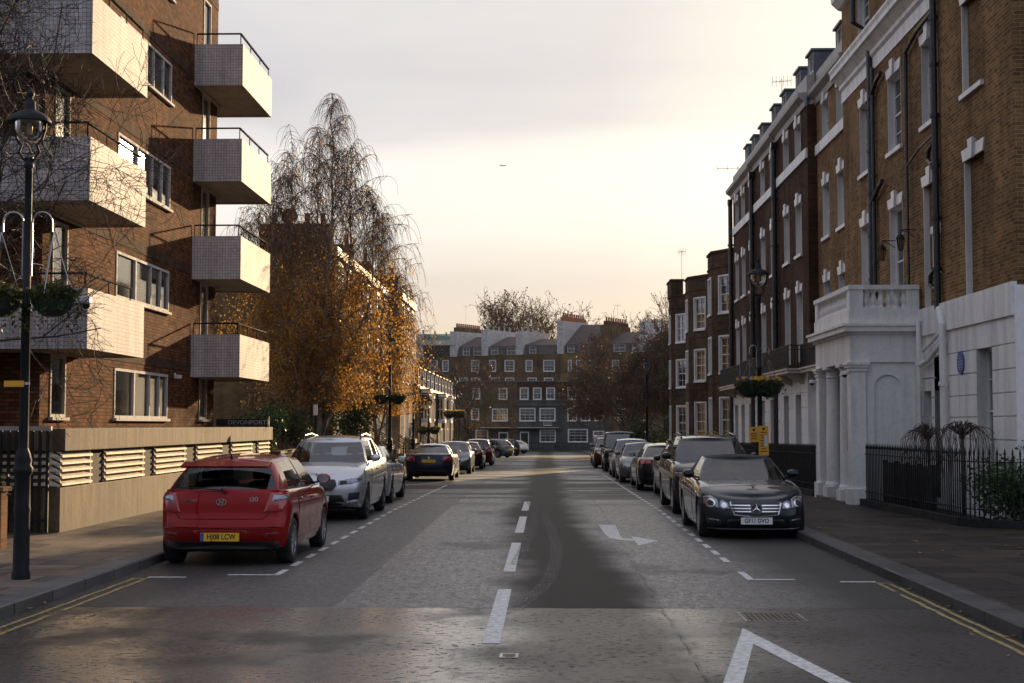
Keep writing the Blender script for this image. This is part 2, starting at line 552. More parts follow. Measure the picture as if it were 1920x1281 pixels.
def window_parts(w, h, depth=0.16, bars=(2, 4), sill=True, lintel='key', pane='window_glass', frame='white_joinery', meeting=True, fw=0.055, reveal=True,
                 sill_out=0.07, behind=None, box=0.0):
    key = (w, h, depth, bars, sill, lintel, pane, frame, meeting, fw, reveal, sill_out, behind, box)
    if key in _wcache:
        return _wcache[key]
    parts = {}
    m = MB()
    x0, x1 = -w / 2, w / 2
    e = 0.012
    if reveal:
        m.box(x0, x0 + e, -0.004, depth, 0, h)
        m.box(x1 - e, x1, -0.004, depth, 0, h)
        m.box(x0 + e, x1 - e, -0.004, depth, h - e, h)
    if box:                                             # a flat white frame standing proud round the opening
        for a, b, c, d in ((x0 - box, x0, -0.02, h + box), (x1, x1 + box, -0.02, h + box), (x0, x1, h, h + box)):
            m.box(a, b, -0.035, 0.02, c, d)
    a, b = x0 + e, x1 - e
    m.box(a, a + fw, depth - 0.05, depth + 0.02, 0, h - e)
    m.box(b - fw, b, depth - 0.05, depth + 0.02, 0, h - e)
    m.box(a + fw, b - fw, depth - 0.05, depth + 0.02, 0, fw)
    m.box(a + fw, b - fw, depth - 0.05, depth + 0.02, h - e - fw, h - e)
    nx, nz = bars
    if meeting:
        m.box(a + fw, b - fw, depth - 0.045, depth + 0.018, h * 0.5 - 0.022, h * 0.5 + 0.022)
    for i in range(1, nx):
        xx = a + (b - a) * i / nx
        m.box(xx - 0.011, xx + 0.011, depth - 0.035, depth + 0.012, fw, h - e - fw)
    for i in range(1, nz):
        zz = h * i / nz
        if not (meeting and abs(zz - h / 2) < 0.06):
            m.box(a + fw, b - fw, depth - 0.033, depth + 0.010, zz - 0.011, zz + 0.011)
    parts['window'] = m.mesh('window', frame)
    m = MB()
    m.box(a, b, depth - 0.006, depth + 0.004, 0, h - e)
    parts['pane'] = m.mesh('pane', pane)
    m = MB()
    bx = depth + 0.30
    m.quad((a, depth + 0.02, 0), (a, bx, 0), (a, bx, h), (a, depth + 0.02, h))
    m.quad((b, depth + 0.02, 0), (b, bx, 0), (b, bx, h), (b, depth + 0.02, h))
    m.quad((a, bx, 0), (b, bx, 0), (b, bx, h), (a, bx, h))
    m.quad((a, depth + 0.02, 0), (b, depth + 0.02, 0), (b, bx, 0), (a, bx, 0))
    m.quad((a, depth + 0.02, h), (b, depth + 0.02, h), (b, bx, h), (a, bx, h))
    mats = ['dark_room']
    if behind:
        mats.append(behind)
        m.cur = 1
        n = 14
        for s0, s1 in (((0, 1),) if behind == 'blind' else ((0, 0.42), (0.6, 1))):
            rows = [[(a + (b - a) * (s0 + (s1 - s0) * i / n), depth + 0.10 + (0.03 * math.sin(i * 2.6) if behind == 'curtain' else 0), z) for i in range(n + 1)]
                    for z in ((0, h) if behind == 'curtain' else (h * 0.42, h))]
            m.grid(rows)
    parts['room'] = m.mesh('room', mats, fix=False)
    if sill:
        m = MB()
        m.box(x0 - 0.07, x1 + 0.07, -sill_out, 0.0 if not reveal else depth - 0.05, -0.10, 0.0)
        parts['sill'] = m.mesh('sill', frame)
    if lintel:
        m = MB()
        if lintel == 'key':
            k, t = 0.16, 0.33
            m.prism([(x0, 0), (x1, 0), (x1 + 0.10, t * 0.72), (0.16, t * 0.72), (0.19, t), (-0.19, t), (-0.16, t * 0.72), (x0 - 0.10, t * 0.72)], 0.0, -0.035, lambda p, q, d: (p, d, h + q))
            m.prism([(-0.10, -0.03), (0.10, -0.03), (0.16, t + 0.035), (-0.16, t + 0.035)], -0.036, -0.085, lambda p, q, d: (p, d, h + q))
        else:
            m.box(x0 - 0.08, x1 + 0.08, -0.03, 0.0, h, h + 0.16)
        parts['lintel'] = m.mesh('lintel', frame)
    _wcache[key] = parts
    return parts


def add_window(parent, x, z, y=0.0, name='window', **kw):
    w = kw.pop('w')
    h = kw.pop('h')
    p = window_parts(w, h, **kw)
    o = inst(name, p['window'], parent, (x, y, z))
    for k in ('pane', 'sill', 'lintel', 'room'):
        if k in p:
            inst(k, p[k], o)
    return o


def hole(x, z, w, h):
    return (x - w / 2, x + w / 2, z, z + h)


# ------------------------------------------------------------------ ground, road, pavements
def asphalt():
    m, t = new_mat('asphalt')
    g = t.n('ShaderNodeNewGeometry')
    s = t.n('ShaderNodeSeparateXYZ', None, _0=g)
    X, Y = s.outputs[0], s.outputs[1]
    wob = t.math('MULTIPLY', t.math('SUBTRACT', t.noise(t.scalev(g, (0.8, 0.22, 1)), 1.0, 6, 0.6), 0.5), 0.9)
    streak = t.math('MULTIPLY', t.math('SUBTRACT', t.noise(t.scalev(g, (0.35, 0.9, 1)), 1.0, 3, 0.5), 0.5), 0.6)
    xw = t.math('ADD', t.math('ADD', X, wob), streak)
    # a damp band along the crown of the road, and damp gutters
    cx = t.math('ADD', xw, t.step(Y, 14, 32, -0.40, 0.10))
    band = t.step(t.math('ABSOLUTE', cx), 0.28, 1.25, 1.0, 0.0)
    gut = t.step(xw, 1.7, 3.4)
    gutl = t.step(xw, -2.9, -4.6)
    crack = t.math('ABSOLUTE', t.math('ADD', t.math('SUBTRACT', X, 1.2), t.math('MULTIPLY', t.math('SUBTRACT', t.noise(g, 2.0, 5), 0.5), 0.22)))
    crk = t.math('MULTIPLY', t.step(crack, 0.012, 0.03, 1.0, 0.0), t.step(t.noise(g, 0.8, 2), 0.42, 0.52))
    edge = t.math('MULTIPLY', t.math('SUBTRACT', t.noise(g, 1.6, 5, 0.6), 0.5), 0.16)
    near = t.step(t.math('ADD', Y, edge), 14.95, 14.88)     # older coarse surfacing this side of the joint
    joint = t.step(t.math('ABSOLUTE', t.math('SUBTRACT', t.math('ADD', Y, edge), 14.96)), 0.01, 0.05, 1.0, 0.0)
    px_ = t.math('ADD', t.math('ADD', X, 2.25), t.math('MULTIPLY', t.math('SUBTRACT', t.noise(g, 1.2, 4), 0.5), 0.06))
    seam = t.math('MULTIPLY', t.step(t.math('ABSOLUTE', px_), 0.01, 0.035, 1.0, 0.0), t.math('SUBTRACT', 1.0, near))
    leftp = t.math('MULTIPLY', t.step(px_, 0.02, -0.02), t.math('SUBTRACT', 1.0, near))
    grit = t.math('ADD', t.math('ADD', t.math('MULTIPLY', t.noise(g, 24, 3, 0.75), 0.45), t.math('MULTIPLY', t.noise(t.scalev(g, (1.0, 0.5, 1)), 9, 4, 0.75), 0.30)), t.math('MULTIPLY', t.noise(g, 62, 2, 0.7), 0.25))
    damp = t.math('MAXIMUM', t.math('MAXIMUM', band, t.math('MULTIPLY', gut, 0.7)), t.math('MULTIPLY', gutl, 0.6))
    damp = t.math('MAXIMUM', damp, t.math('MULTIPLY', leftp, 0.42))
    blot = t.step(t.noise(t.scalev(g, (0.5, 0.30, 1)), 1.0, 5, 0.62), 0.52, 0.66)
    damp = t.math('MAXIMUM', damp, t.math('MULTIPLY', blot, 0.45))
    fardamp = t.math('MULTIPLY', t.step(t.noise(t.scalev(g, (0.10, 0.45, 1)), 1.0, 5, 0.65), 0.42, 0.56), t.step(Y, 26, 45))
    damp = t.math('MAXIMUM', damp, t.math('MULTIPLY', fardamp, 0.85))
    damp = t.step(t.math('ADD', damp, t.math('MULTIPLY', t.math('SUBTRACT', grit, 0.5), 1.1)), 0.0, 1.0)
    fleck = t.noise(t.scalev(g, (0.8, 1.0, 1)), 15.0, 8, 0.80)
    big = t.noise(g, 0.6, 5, 0.6)
    dry = t.mix(t.step(grit, 0.42, 0.59), (0.012, 0.011, 0.010), (0.20, 0.187, 0.177))
    dry = t.mix(t.step(big, 0.3, 0.7, 0.0, 0.5), dry, (0.050, 0.046, 0.043))
    wet = t.mix(t.step(grit, 0.42, 0.64), (0.005, 0.0045, 0.004), (0.022, 0.018, 0.015))
    base = t.mix(damp, dry, wet)
    pits = t.math('MULTIPLY', t.step(fleck, 0.52, 0.60), t.step(t.noise(g, 1.1, 4, 0.6), 0.38, 0.60, 0.35, 1.0))
    nb = t.mix(pits, (0.150, 0.134, 0.120), (0.012, 0.011, 0.010))
    pool0 = t.math('MULTIPLY', t.step(t.noise(t.scalev(g, (0.42, 0.36, 1)), 1.0, 4, 0.6), 0.36, 0.54), t.step(X, 2.4, 1.2, 0.25, 1.0))
    nb = t.mix(t.math('SUBTRACT', 1.0, pool0), nb, (0.030, 0.026, 0.023))
    nb = t.mix(t.math('MULTIPLY', damp, 0.8), nb, (0.014, 0.012, 0.010))
    base = t.mix(near, base, nb)
    dark = t.math('MAXIMUM', t.math('MAXIMUM', crk, t.math('MULTIPLY', joint, 0.7)), t.math('MULTIPLY', seam, 0.6))
    base = t.mix(dark, base, (0.008, 0.007, 0.007))
    pool = t.math('MULTIPLY', t.step(t.noise(t.scalev(g, (0.42, 0.36, 1)), 1.0, 4, 0.6), 0.36, 0.54), t.math('SUBTRACT', 1.0, t.math('MULTIPLY', band, 0.95)))
    pool = t.math('MULTIPLY', pool, t.step(X, 2.6, 1.0, 0.12, 1.0))
    r_dry = t.step(grit, 0.4, 0.62, 0.62, 0.32)
    rough = t.mix(damp, r_dry, 0.62)
    r_near = t.mix(pits, t.mix(pool, 0.44, 0.17), 0.65)
    rough = t.mix(near, rough, r_near)
    h = t.math('ADD', t.math('MULTIPLY', grit, t.math('SUBTRACT', 1.0, t.math('MULTIPLY', near, 0.6))), t.math('MULTIPLY', t.noise(g, 30, 4, 0.65), 0.7))
    h = t.math('SUBTRACT', h, t.math('MULTIPLY', near, t.math('MULTIPLY', pits, 0.25)))
    h = t.math('SUBTRACT', h, t.math('MULTIPLY', dark, 2.0))
    spec_far = t.mix(damp, 0.90, 0.10)
    spec_near = t.mix(pits, t.mix(pool, 0.30, 1.0), 0.08)
    finish(t, Base_Color=base, Roughness=rough, Specular_IOR_Level=t.mix(near, spec_far, spec_near), Normal=t.n('ShaderNodeBump', Strength=t.mix(near, 0.38, t.mix(pool, 0.30, 0.26)), Distance=0.006, Height=h))


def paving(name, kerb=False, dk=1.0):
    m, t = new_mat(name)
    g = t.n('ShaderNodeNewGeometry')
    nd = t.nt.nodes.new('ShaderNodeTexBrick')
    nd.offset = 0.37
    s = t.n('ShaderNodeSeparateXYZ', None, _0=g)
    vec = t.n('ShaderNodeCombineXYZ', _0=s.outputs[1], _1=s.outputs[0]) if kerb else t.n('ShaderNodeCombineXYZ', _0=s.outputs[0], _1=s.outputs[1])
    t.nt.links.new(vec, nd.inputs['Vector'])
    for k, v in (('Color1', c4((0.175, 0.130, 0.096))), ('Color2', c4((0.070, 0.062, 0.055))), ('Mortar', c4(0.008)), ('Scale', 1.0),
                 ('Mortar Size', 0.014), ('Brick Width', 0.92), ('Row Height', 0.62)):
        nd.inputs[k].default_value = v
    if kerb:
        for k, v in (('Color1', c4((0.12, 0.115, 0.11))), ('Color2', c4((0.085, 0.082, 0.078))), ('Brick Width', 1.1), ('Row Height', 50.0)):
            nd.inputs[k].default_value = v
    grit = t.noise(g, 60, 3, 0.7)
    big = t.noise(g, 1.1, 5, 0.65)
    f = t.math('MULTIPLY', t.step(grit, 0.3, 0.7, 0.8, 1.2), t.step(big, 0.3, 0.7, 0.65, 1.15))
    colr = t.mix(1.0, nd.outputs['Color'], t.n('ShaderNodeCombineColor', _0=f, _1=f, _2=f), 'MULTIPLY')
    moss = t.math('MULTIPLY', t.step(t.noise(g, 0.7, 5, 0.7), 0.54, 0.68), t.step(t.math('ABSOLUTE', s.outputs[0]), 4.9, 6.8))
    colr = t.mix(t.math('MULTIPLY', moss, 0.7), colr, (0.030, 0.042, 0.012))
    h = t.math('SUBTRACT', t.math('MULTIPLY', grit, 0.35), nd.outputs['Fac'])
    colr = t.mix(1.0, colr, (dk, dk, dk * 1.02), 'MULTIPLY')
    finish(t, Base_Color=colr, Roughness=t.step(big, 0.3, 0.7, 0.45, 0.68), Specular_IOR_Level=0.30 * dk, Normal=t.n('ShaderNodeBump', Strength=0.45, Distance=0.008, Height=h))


asphalt()
paving('paving')
paving('kerbstone', True)
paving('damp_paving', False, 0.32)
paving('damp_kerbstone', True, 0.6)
plain('earth', (0.045, 0.040, 0.028), 0.9, var=0.3, scale=0.4)

YB = [-60, 32, 60, 90, 120, 150, 174]
m = MB()
m.grid([[(-5000, y, z), (5000, y, z)] for y, z in ((-3000, -0.35), (32, -0.35), (190, -1.85), (9000, -1.85))])
struct(m.build('ground', 'earth'))
m = MB()
m.grid([[(KL - 0.02 + (KR - KL + 0.04) * i / 4, y, gz(y) - (0.0 if 0 < i < 4 else 0.0)) for i in range(5)] for y in YB])
zc = gz(174)
m.quad((-60, 174, zc), (60, 174, zc), (60, 178.5, zc - 0.03), (-60, 178.5, zc - 0.03))
struct(m.build('road', 'asphalt'))
for side, k, far in ((-1, KL, -13), (1, KR, 13)):
    m = MB()
    ys = [-60 + 0 * i for i in range(1)] + YB[1:]
    e = k + side * 0.30
    m.grid([[(e, y, gz(y) + PV), (far, y, gz(y) + PV + 0.02)] for y in ys])
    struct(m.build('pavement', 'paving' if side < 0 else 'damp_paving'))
    m = MB()
    m.grid([[(k, y, gz(y) - 0.05), (k, y, gz(y) + PV - 0.02), (k + side * 0.02, y, gz(y) + PV), (e, y, gz(y) + PV + 0.002), (e, y, gz(y) - 0.05)] for y in ys])
    m.quad((k, 174, zc - 0.05), (e, 174, zc - 0.05), (e, 174, zc + PV), (k, 174, zc + PV))
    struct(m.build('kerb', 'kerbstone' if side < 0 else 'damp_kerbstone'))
m = MB()
m.box(-60, 60, 178.5, 182, zc - 0.2, zc + 0.10)
struct(m.build('pavement', 'paving'))


def marking(name, polys, mt='road_paint', dz=0.004):
    m = MB()
    for p in polys:
        m.add([(x, y, gz(y) + dz) for x, y in p], [tuple(range(len(p)))])
    return struct(m.build(name, mt))


def rect(x0, x1, y0, y1):
    return [(x0, y0), (x1, y0), (x1, y1), (x0, y1)]


marking('centre_line', [rect(-0.565, -0.41, a, b) for a, b in ((12.5, 16.6), (18.57, 23.1), (25.2, 29.7), (31.7, 36.2))])
marking('parking_bay_line', [rect(2.46, 2.55, 17.75, 18.6)] + [rect(2.46, 2.55, 19.5 + 1.15 * i - 0.72, 19.5 + 1.15 * i - 0.05) for i in range(1, 40)]
        + [rect(2.46, 3.05, 17.66, 17.75), rect(3.55, 3.98, 17.42, 17.51), rect(2.44, 2.90, 28.9, 29.02)])
marking('parking_bay_line', [rect(-3.47, -3.38, 18.1, 18.75)] + [rect(-3.47, -3.38, 19.3 + 1.15 * i - 0.05, 19.3 + 1.15 * i + 0.6) for i in range(0, 26)]
        + [rect(-4.05, -3.38, 18.05, 18.14), rect(-4.98, -4.50, 17.75, 17.84)])
marking('direction_arrow', [[(0.99, 27.28), (1.3, 27.2), (1.28, 25.75), (1.26, 24.6), (1.05, 24.05), (1.0, 25.44)], [(1.26, 24.6), (1.28, 24.02), (1.21, 23.67), (1.05, 24.05)],
                            [(1.28, 24.02), (1.46, 23.92), (1.42, 23.46), (1.21, 23.67)], [(1.44, 24.51), (1.44, 22.58), (1.83, 23.52)]])
marking('give_way_triangle', [[(1.83, 13.49), (1.13, 9.75), (1.28, 9.75), (1.79, 12.52)], [(1.83, 13.49), (1.79, 12.52), (2.22, 9.75), (2.37, 9.75)], rect(1.28, 2.22, 9.75, 10.0)])


def worn(x0, y0, x1, y1, wd):
    n = 40
    out, cur = [], []
    for i in range(n):
        a, b = i / n, (i + 1) / n
        if rnd.random() < 0.05:
            continue
        j = rnd.uniform(-0.008, 0.008)
        out.append([(x0 + (x1 - x0) * a - wd / 2 + j, y0 + (y1 - y0) * a), (x0 + (x1 - x0) * a + wd / 2 + j, y0 + (y1 - y0) * a),
                    (x0 + (x1 - x0) * b + wd / 2 + j, y0 + (y1 - y0) * b), (x0 + (x1 - x0) * b - wd / 2 + j, y0 + (y1 - y0) * b)])
    return out


marking('double_yellow_line', worn(-4.98, 5, -4.96, 17.74, 0.055) + worn(-5.13, 5, -5.11, 17.6, 0.05) + [rect(-5.16, -4.95, 17.60, 17.66)], 'yellow_paint')
marking('double_yellow_line', worn(3.93, 5, 3.97, 17.40, 0.055) + worn(4.07, 5, 4.10, 17.2, 0.055) + [rect(3.95, 4.14, 17.30, 17.36)], 'yellow_paint')
mm, t_ = new_mat('tyre_dust')
gg = t_.n('ShaderNodeNewGeometry')
ln = t_.noise(t_.scalev(gg, (1.0, 0.12, 1)), 70, 3, 0.7)
dd = t_.n('ShaderNodeBsdfPrincipled', Base_Color=c4((0.22, 0.20, 0.18)), Roughness=0.8, Specular_IOR_Level=0.2)
t_.n('ShaderNodeOutputMaterial', None, Surface=t_.n('ShaderNodeMixShader', _0=t_.math('MULTIPLY', t_.step(ln, 0.42, 0.62), 0.55), _1=t_.n('ShaderNodeBsdfTransparent'), _2=dd))
for pts in ([(-0.49, 38.98), (-0.23, 31.88), (-0.21, 28.25), (-0.26, 24.52), (-0.31, 21.67), (-0.38, 19.41)],
            [(-0.05, 31.21), (0.11, 26.26), (0.18, 23.02), (0.19, 20.49), (0.07, 17.6), (-0.07, 16.25), (-0.22, 15.26), (-0.29, 14.73)]):
    P = []
    for (a, b), (c, d) in zip(pts, pts[1:]):
        P += [[(a - 0.13, b), (a + 0.05, b), (c + 0.05, d), (c - 0.13, d)]]
    marking('tyre_mark', P, 'tyre_dust', 0.008)


def cover(label, x0, x1, y0, y1, group=None):
    t = thing('access_cover', label, 'manhole cover', ((x0 + x1) / 2, (y0 + y1) / 2, 0))
    w_, d_ = (x1 - x0) / 2, (y1 - y0) / 2
    m = MB()
    for a, b, c, d in ((-w_, -w_ + 0.025, -d_, d_), (w_ - 0.025, w_, -d_, d_), (-w_ + 0.025, w_ - 0.025, -d_, -d_ + 0.025), (-w_ + 0.025, w_ - 0.025, d_ - 0.025, d_)):
        m.box(a, b, c, d, -0.03, 0.007)
    m.build('frame', 'grey_metal', t)
    m = MB()
    m.box(-w_ + 0.03, w_ - 0.03, -d_ + 0.03, d_ - 0.03, -0.03, 0.004)
    n = max(2, int(w_ * 2 / 0.06))
    k = max(2, int(d_ * 2 / 0.06))
    for i in range(n):
        for j in range(k):
            x = -w_ + 0.05 + (2 * w_ - 0.1) * (i + 0.5) / n
            y = -d_ + 0.05 + (2 * d_ - 0.1) * (j + 0.5) / k
            m.box(x - 0.014, x + 0.014, y - 0.014, y + 0.014, 0.004, 0.0075)
    m.build('lid', 'steel_cover', t)
    return t


cover('wide brown steel access cover in the road above the painted triangle', 1.92, 2.53, 13.93, 14.62)
cover('small square steel cover near the end of the centre line', -0.39, -0.235, 11.73, 11.95)
m = MB()
for k in range(170):
    sd = rnd.random()
    y = 9 + rnd.random() ** 1.5 * 30
    if sd < 0.42:
        x = KR - rnd.random() ** 3 * 0.5
        z = gz(y) + 0.012
    elif sd < 0.75:
        x = KR + 0.3 + rnd.random() * 3
        z = PV + gz(y) + 0.02
    elif sd < 0.9:
        x = KL + rnd.random() ** 2 * 0.4
        z = gz(y) + 0.012
    else:
        x = KL - 0.3 - rnd.random() * 2.3
        z = PV + gz(y) + 0.02
    s, a = rnd.uniform(0.02, 0.05), rnd.random() * 6
    ca, sa = math.cos(a) * s, math.sin(a) * s
    m.quad((x + ca, y + sa, z + rnd.random() * 0.02), (x - sa * .6, y + ca * .6, z), (x - ca, y - sa, z + rnd.random() * 0.02), (x + sa * .6, y - ca * .6, z + 0.004))
lv = m.build('fallen_leaves', 'fallen_leaf', fix=False)
lv['kind'] = 'stuff'
tag(lv, 'small brown fallen leaves scattered along the gutters and pavements', 'leaves')


# ------------------------------------------------------------------ houses on the right
def extrude_u(m, u0, u1, prof):
    """moulding: profile of (y, z) run along the facade"""
    return m.prism(prof, u0, u1, lambda y, z, d: (d, y, z))


def shell(m, W, z0, z1, D, y=0.0, roof=True):
    """sides, back and roof behind a facade"""
    m.quad((0, y, z0), (0, D, z0), (0, D, z1), (0, y, z1))
    m.quad((W, y, z0), (W, D, z0), (W, D, z1), (W, y, z1))
    m.quad((0, D, z0), (W, D, z0), (W, D, z1), (0, D, z1))
    if roof:
        m.quad((0, y, z1), (W, y, z1), (W, D, z1), (0, D, z1))
    return m


def rusticated(m, W, zs, holes, y=-0.06, groove=0.025):
    for a, b in zip(zs, zs[1:]):
        hh = [h for h in holes if h[3] > a and h[2] < b]
        m.wall(0, W, a, b - groove, hh, y)
        m.wall(0, W, b - groove, b, hh, y + 0.035)
        segs = [0] + sorted(x for h in hh for x in (h[0], h[1])) + [W]
        for s0, s1 in zip(segs[::2], segs[1::2]):
            for z in (b - groove, b):
                m.quad((s0, y, z), (s1, y, z), (s1, y + 0.035, z), (s0, y + 0.035, z))


def blind(parent, x, z, w, h, mat='yellow_brick', lintel=True):
    m = MB()
    m.cur = 0
    e = 0.025
    m.box(-w / 2, -w / 2 + e, -0.006, 0.14, 0, h)
    m.box(-w / 2 - 0.07, w / 2 + 0.07, -0.07, 0.11, -0.10, 0)
    m.cur = 1
    m.quad((-w / 2, 0.12, 0), (w / 2, 0.12, 0), (w / 2, 0.12, h), (-w / 2, 0.12, h))
    m.quad((w / 2, 0.0, 0), (w / 2, 0.12, 0), (w / 2, 0.12, h), (w / 2, 0.0, h))
    m.quad((-w / 2, 0.0, h), (w / 2, 0.0, h), (w / 2, 0.12, h), (-w / 2, 0.12, h))
    o = m.build('blind_window', ['white_joinery', mat], parent)
    o.location = (x, 0, z)
    if lintel:
        inst('lintel', window_parts(w, h)['lintel'], o)
    return o


def dormer(parent, u, y, z, w=1.0, h=1.25):
    m = MB()
    m.box(u - w / 2, u - w / 2 + 0.10, y, y + 1.3, z, z + h)
    m.box(u + w / 2 - 0.10, u + w / 2, y, y + 1.3, z, z + h)
    m.box(u - w / 2 - 0.06, u + w / 2 + 0.06, y - 0.08, y + 1.4, z + h, z + h + 0.07)
    o = m.build('dormer', 'lead', parent)
    add_window(o, u, z + 0.06, y + 0.02, w=w - 0.2, h=h - 0.06, depth=0.06, bars=(2, 2), sill=False, lintel=None)
    return o


def drainpipe(parent, pts, r=0.05, mat='black_pipe', name='drainpipe', hopper=None, clips=()):
    m = MB()
    m.tube(pts, r, 8)
    r = r[0] if isinstance(r, list) else r
    for p in clips:
        m.lathe([(r * 1.35, -0.04), (r * 1.35, 0.04)], p, 8)
    if hopper:
        x, y, z = hopper
        m.prism([(-0.16, 0.28), (-0.16, 0.12), (-0.07, 0), (0.07, 0), (0.16, 0.12), (0.16, 0.28)], y - 0.11, y + 0.09, lambda a, b, d: (x + a, d, z + b))
    return m.build(name, mat, parent, smooth=False)


def iron_balcony(parent, u0, u1, y0, y1, z, h=0.75, mat='black_iron'):
    """slab on brackets with a close-barred iron front"""
    m = MB()
    m.box(u0, u1, y0, y1, z - 0.12, z)
    m.box(u0 - 0.05, u1 + 0.05, y0 - 0.05, y1, z - 0.02, z + 0.03)
    for k in range(3):
        u = u0 + (u1 - u0) * (0.12 + 0.38 * k)
        m.prism([(y1, z - 0.12), (y0 + 0.1, z - 0.12), (y0 + 0.16, z - 0.24), (y1 - 0.05, z - 0.45), (y1, z - 0.45)], u - 0.06, u + 0.06, lambda a, b, d: (d, a, b))
    o = m.build('balcony', 'cream_render', parent)
    m = MB()
    for zz, tk in ((z + 0.07, 0.02), (z + h - 0.14, 0.018), (z + h, 0.03)):
        m.box(u0, u1, y0 + 0.02, y0 + 0.05, zz, zz + tk)
        m.box(u0, u0 + 0.03, y0 + 0.05, y1, zz, zz + tk)
        m.box(u1 - 0.03, u1, y0 + 0.05, y1, zz, zz + tk)
    n = int((u1 - u0) / 0.075)
    for i in range(n + 1):
        u = u0 + 0.015 + (u1 - u0 - 0.03) * i / n
        wd = 0.030 if i % 3 else 0.042
        m.box(u - wd / 2, u + wd / 2, y0 + 0.026, y0 + 0.044, z + 0.03, z + h)
    k = int((y1 - y0) / 0.09)
    for i in range(1, k):
        y = y0 + 0.05 + (y1 - y0 - 0.05) * i / k
        for u in (u0 + 0.006, u1 - 0.024):
            m.box(u, u + 0.018, y - 0.015, y + 0.015, z + 0.03, z + h)
    m.build('railing', mat, o)
    return o


PI2 = -PI / 2
SASH = dict(depth=0.20, bars=(2, 4))

# --- near house of yellow brick on a white stuccoed ground storey
nh = thing('town_house', 'tall yellow brick house at the right edge with white stucco ground storey and white portico', 'house', (8.4, 40.05, 0), PI2, 'terraced houses on the right of the street')
W = 14.55
cols = [2.75, 5.9, 9.05, 12.15]
holes = []
for i, u in enumerate(cols):
    holes += [hole(u, 11.95, 1.3, 1.55), hole(u, 8.53, 1.3, 1.83)]
    if i < 2:
        holes.append(hole(u, 4.55, 1.3, 2.6))
    else:
        holes.append(hole(u, 4.47, 1.3, 2.7))
m = MB()
m.wall(0, W, 4.3, 14.6, holes)
shell(m, W, 4.3, 14.6, 11)
m.build('wall', 'yellow_brick', nh, fix=False)
for i, u in enumerate(cols):
    if i < 3:
        add_window(nh, u, 8.53, w=1.3, h=1.83, **SASH)
        add_window(nh, u, 11.95, w=1.3, h=1.55, sill=False, **SASH)
    if i < 2:
        add_window(nh, u, 4.55, w=1.3, h=2.6, depth=0.20, bars=(2, 4), sill=False, behind='curtain' if i else None)
    elif i == 2:
        b_ = blind(nh, u, 4.47, 1.3, 2.7)
        add_window(nh, u + 0.1, 5.25, 0.11, w=0.95, h=0.85, depth=0.05, bars=(2, 2), lintel='flat', sill=True, meeting=False, reveal=True)
    else:
        for z, h in ((11.95, 1.55), (8.53, 1.83), (4.47, 2.7)):
            blind(nh, u, z, 1.3, h)
gh = [hole(12.75, 0.95, 0.98, 2.43), hole(8.7, 1.25, 0.62, 1.4), hole(9.72, 0.35, 0.95, 3.0)]
m = MB()
rusticated(m, W, [-0.2, 0.35, 0.78, 1.21, 1.64, 2.07, 2.50, 2.93, 3.38], gh)
m.wall(0, W, 3.38, 3.86, [], -0.06)
m.wall(0, W, 3.86, 4.46, [], -0.11)
m.quad((0, -0.06, 3.86), (W, -0.06, 3.86), (W, -0.11, 3.86), (0, -0.11, 3.86))
m.quad((0, 0.02, 4.47), (W, 0.02, 4.47), (W, -0.11, 4.46), (0, -0.11, 4.46))
m.quad((W, -0.11, 3.86), (W, 0.02, 3.86), (W, 0.02, 4.47), (W, -0.11, 4.46))
m.quad((W + 0.02, -0.06, -0.2), (W + 0.02, 11, -0.2), (W + 0.02, 11, 4.4), (W + 0.02, -0.06, 4.4))
m.quad((W, -0.06, -0.2), (W + 0.02, -0.06, -0.2), (W + 0.02, -0.06, 4.4), (W, -0.06, 4.4))
m.box(9.245, 10.195, 0.06, 0.10, 0.35, 3.35)
shell(m, W, -0.2, 4.3, 10.9, roof=False)
m.build('ground_storey', 'white_render', nh, fix=False)
add_window(nh, 12.75, 0.95, -0.06, w=0.98, h=2.43, depth=0.26, bars=(2, 4), lintel=None)
add_window(nh, 8.7, 1.25, -0.06, w=0.62, h=1.4, depth=0.22, bars=(1, 2), lintel=None, sill=False)
m = MB()
extrude_u(m, -0.05, W + 0.35, [(0.0, 10.98), (-0.03, 10.98), (-0.03, 11.30), (-0.10, 11.36), (-0.10, 11.46), (-0.26, 11.62), (-0.34, 11.64), (-0.34, 11.76), (-0.38, 11.84), (-0.38, 11.90), (0.0, 11.94)])
m.build('cornice', 'white_render', nh)
m = MB()
extrude_u(m, -0.05, W + 0.3, [(0.0, 13.65), (-0.10, 13.68), (-0.28, 13.85), (-0.30, 14.0), (0.0, 14.02)])
m.build('cornice', 'white_render', nh)
# black soil pipes on the brick and white ones on the stucco
drainpipe(nh, [(3.75, -0.10, 4.6), (3.75, -0.10, 12.0), (3.75, -0.5, 12.25), (3.75, -0.5, 14.4)], 0.075, clips=[(3.75, -0.10, z) for z in (5.6, 6.7, 7.8, 8.9, 10.0)])
drainpipe(nh, [(4.02, -0.09, 4.9), (4.02, -0.09, 11.0)], 0.05, clips=[(4.02, -0.09, z) for z in (6.0, 8.2, 9.6)])
drainpipe(nh, [(3.85, -0.11, 10.25), (4.5, -0.11, 10.55), (5.0, -0.11, 10.62)], 0.06)
drainpipe(nh, [(3.85, -0.11, 7.55), (4.7, -0.11, 7.85), (5.0, -0.11, 7.92)], 0.06)
drainpipe(nh, [(7.35, -0.09, 4.1), (7.35, -0.09, 7.9), (7.35, -0.09, 10.5)], [0.032, 0.032, 0.055], clips=[(7.35, -0.09, z) for z in (5.4, 9.6)])
drainpipe(nh, [(7.35, -0.1, 10.5), (8.4, -0.1, 10.72), (9.8, -0.1, 10.8)], 0.05)
drainpipe(nh, [(7.35, -0.1, 7.85), (8.5, -0.1, 8.05), (9.6, -0.1, 8.12)], 0.026)
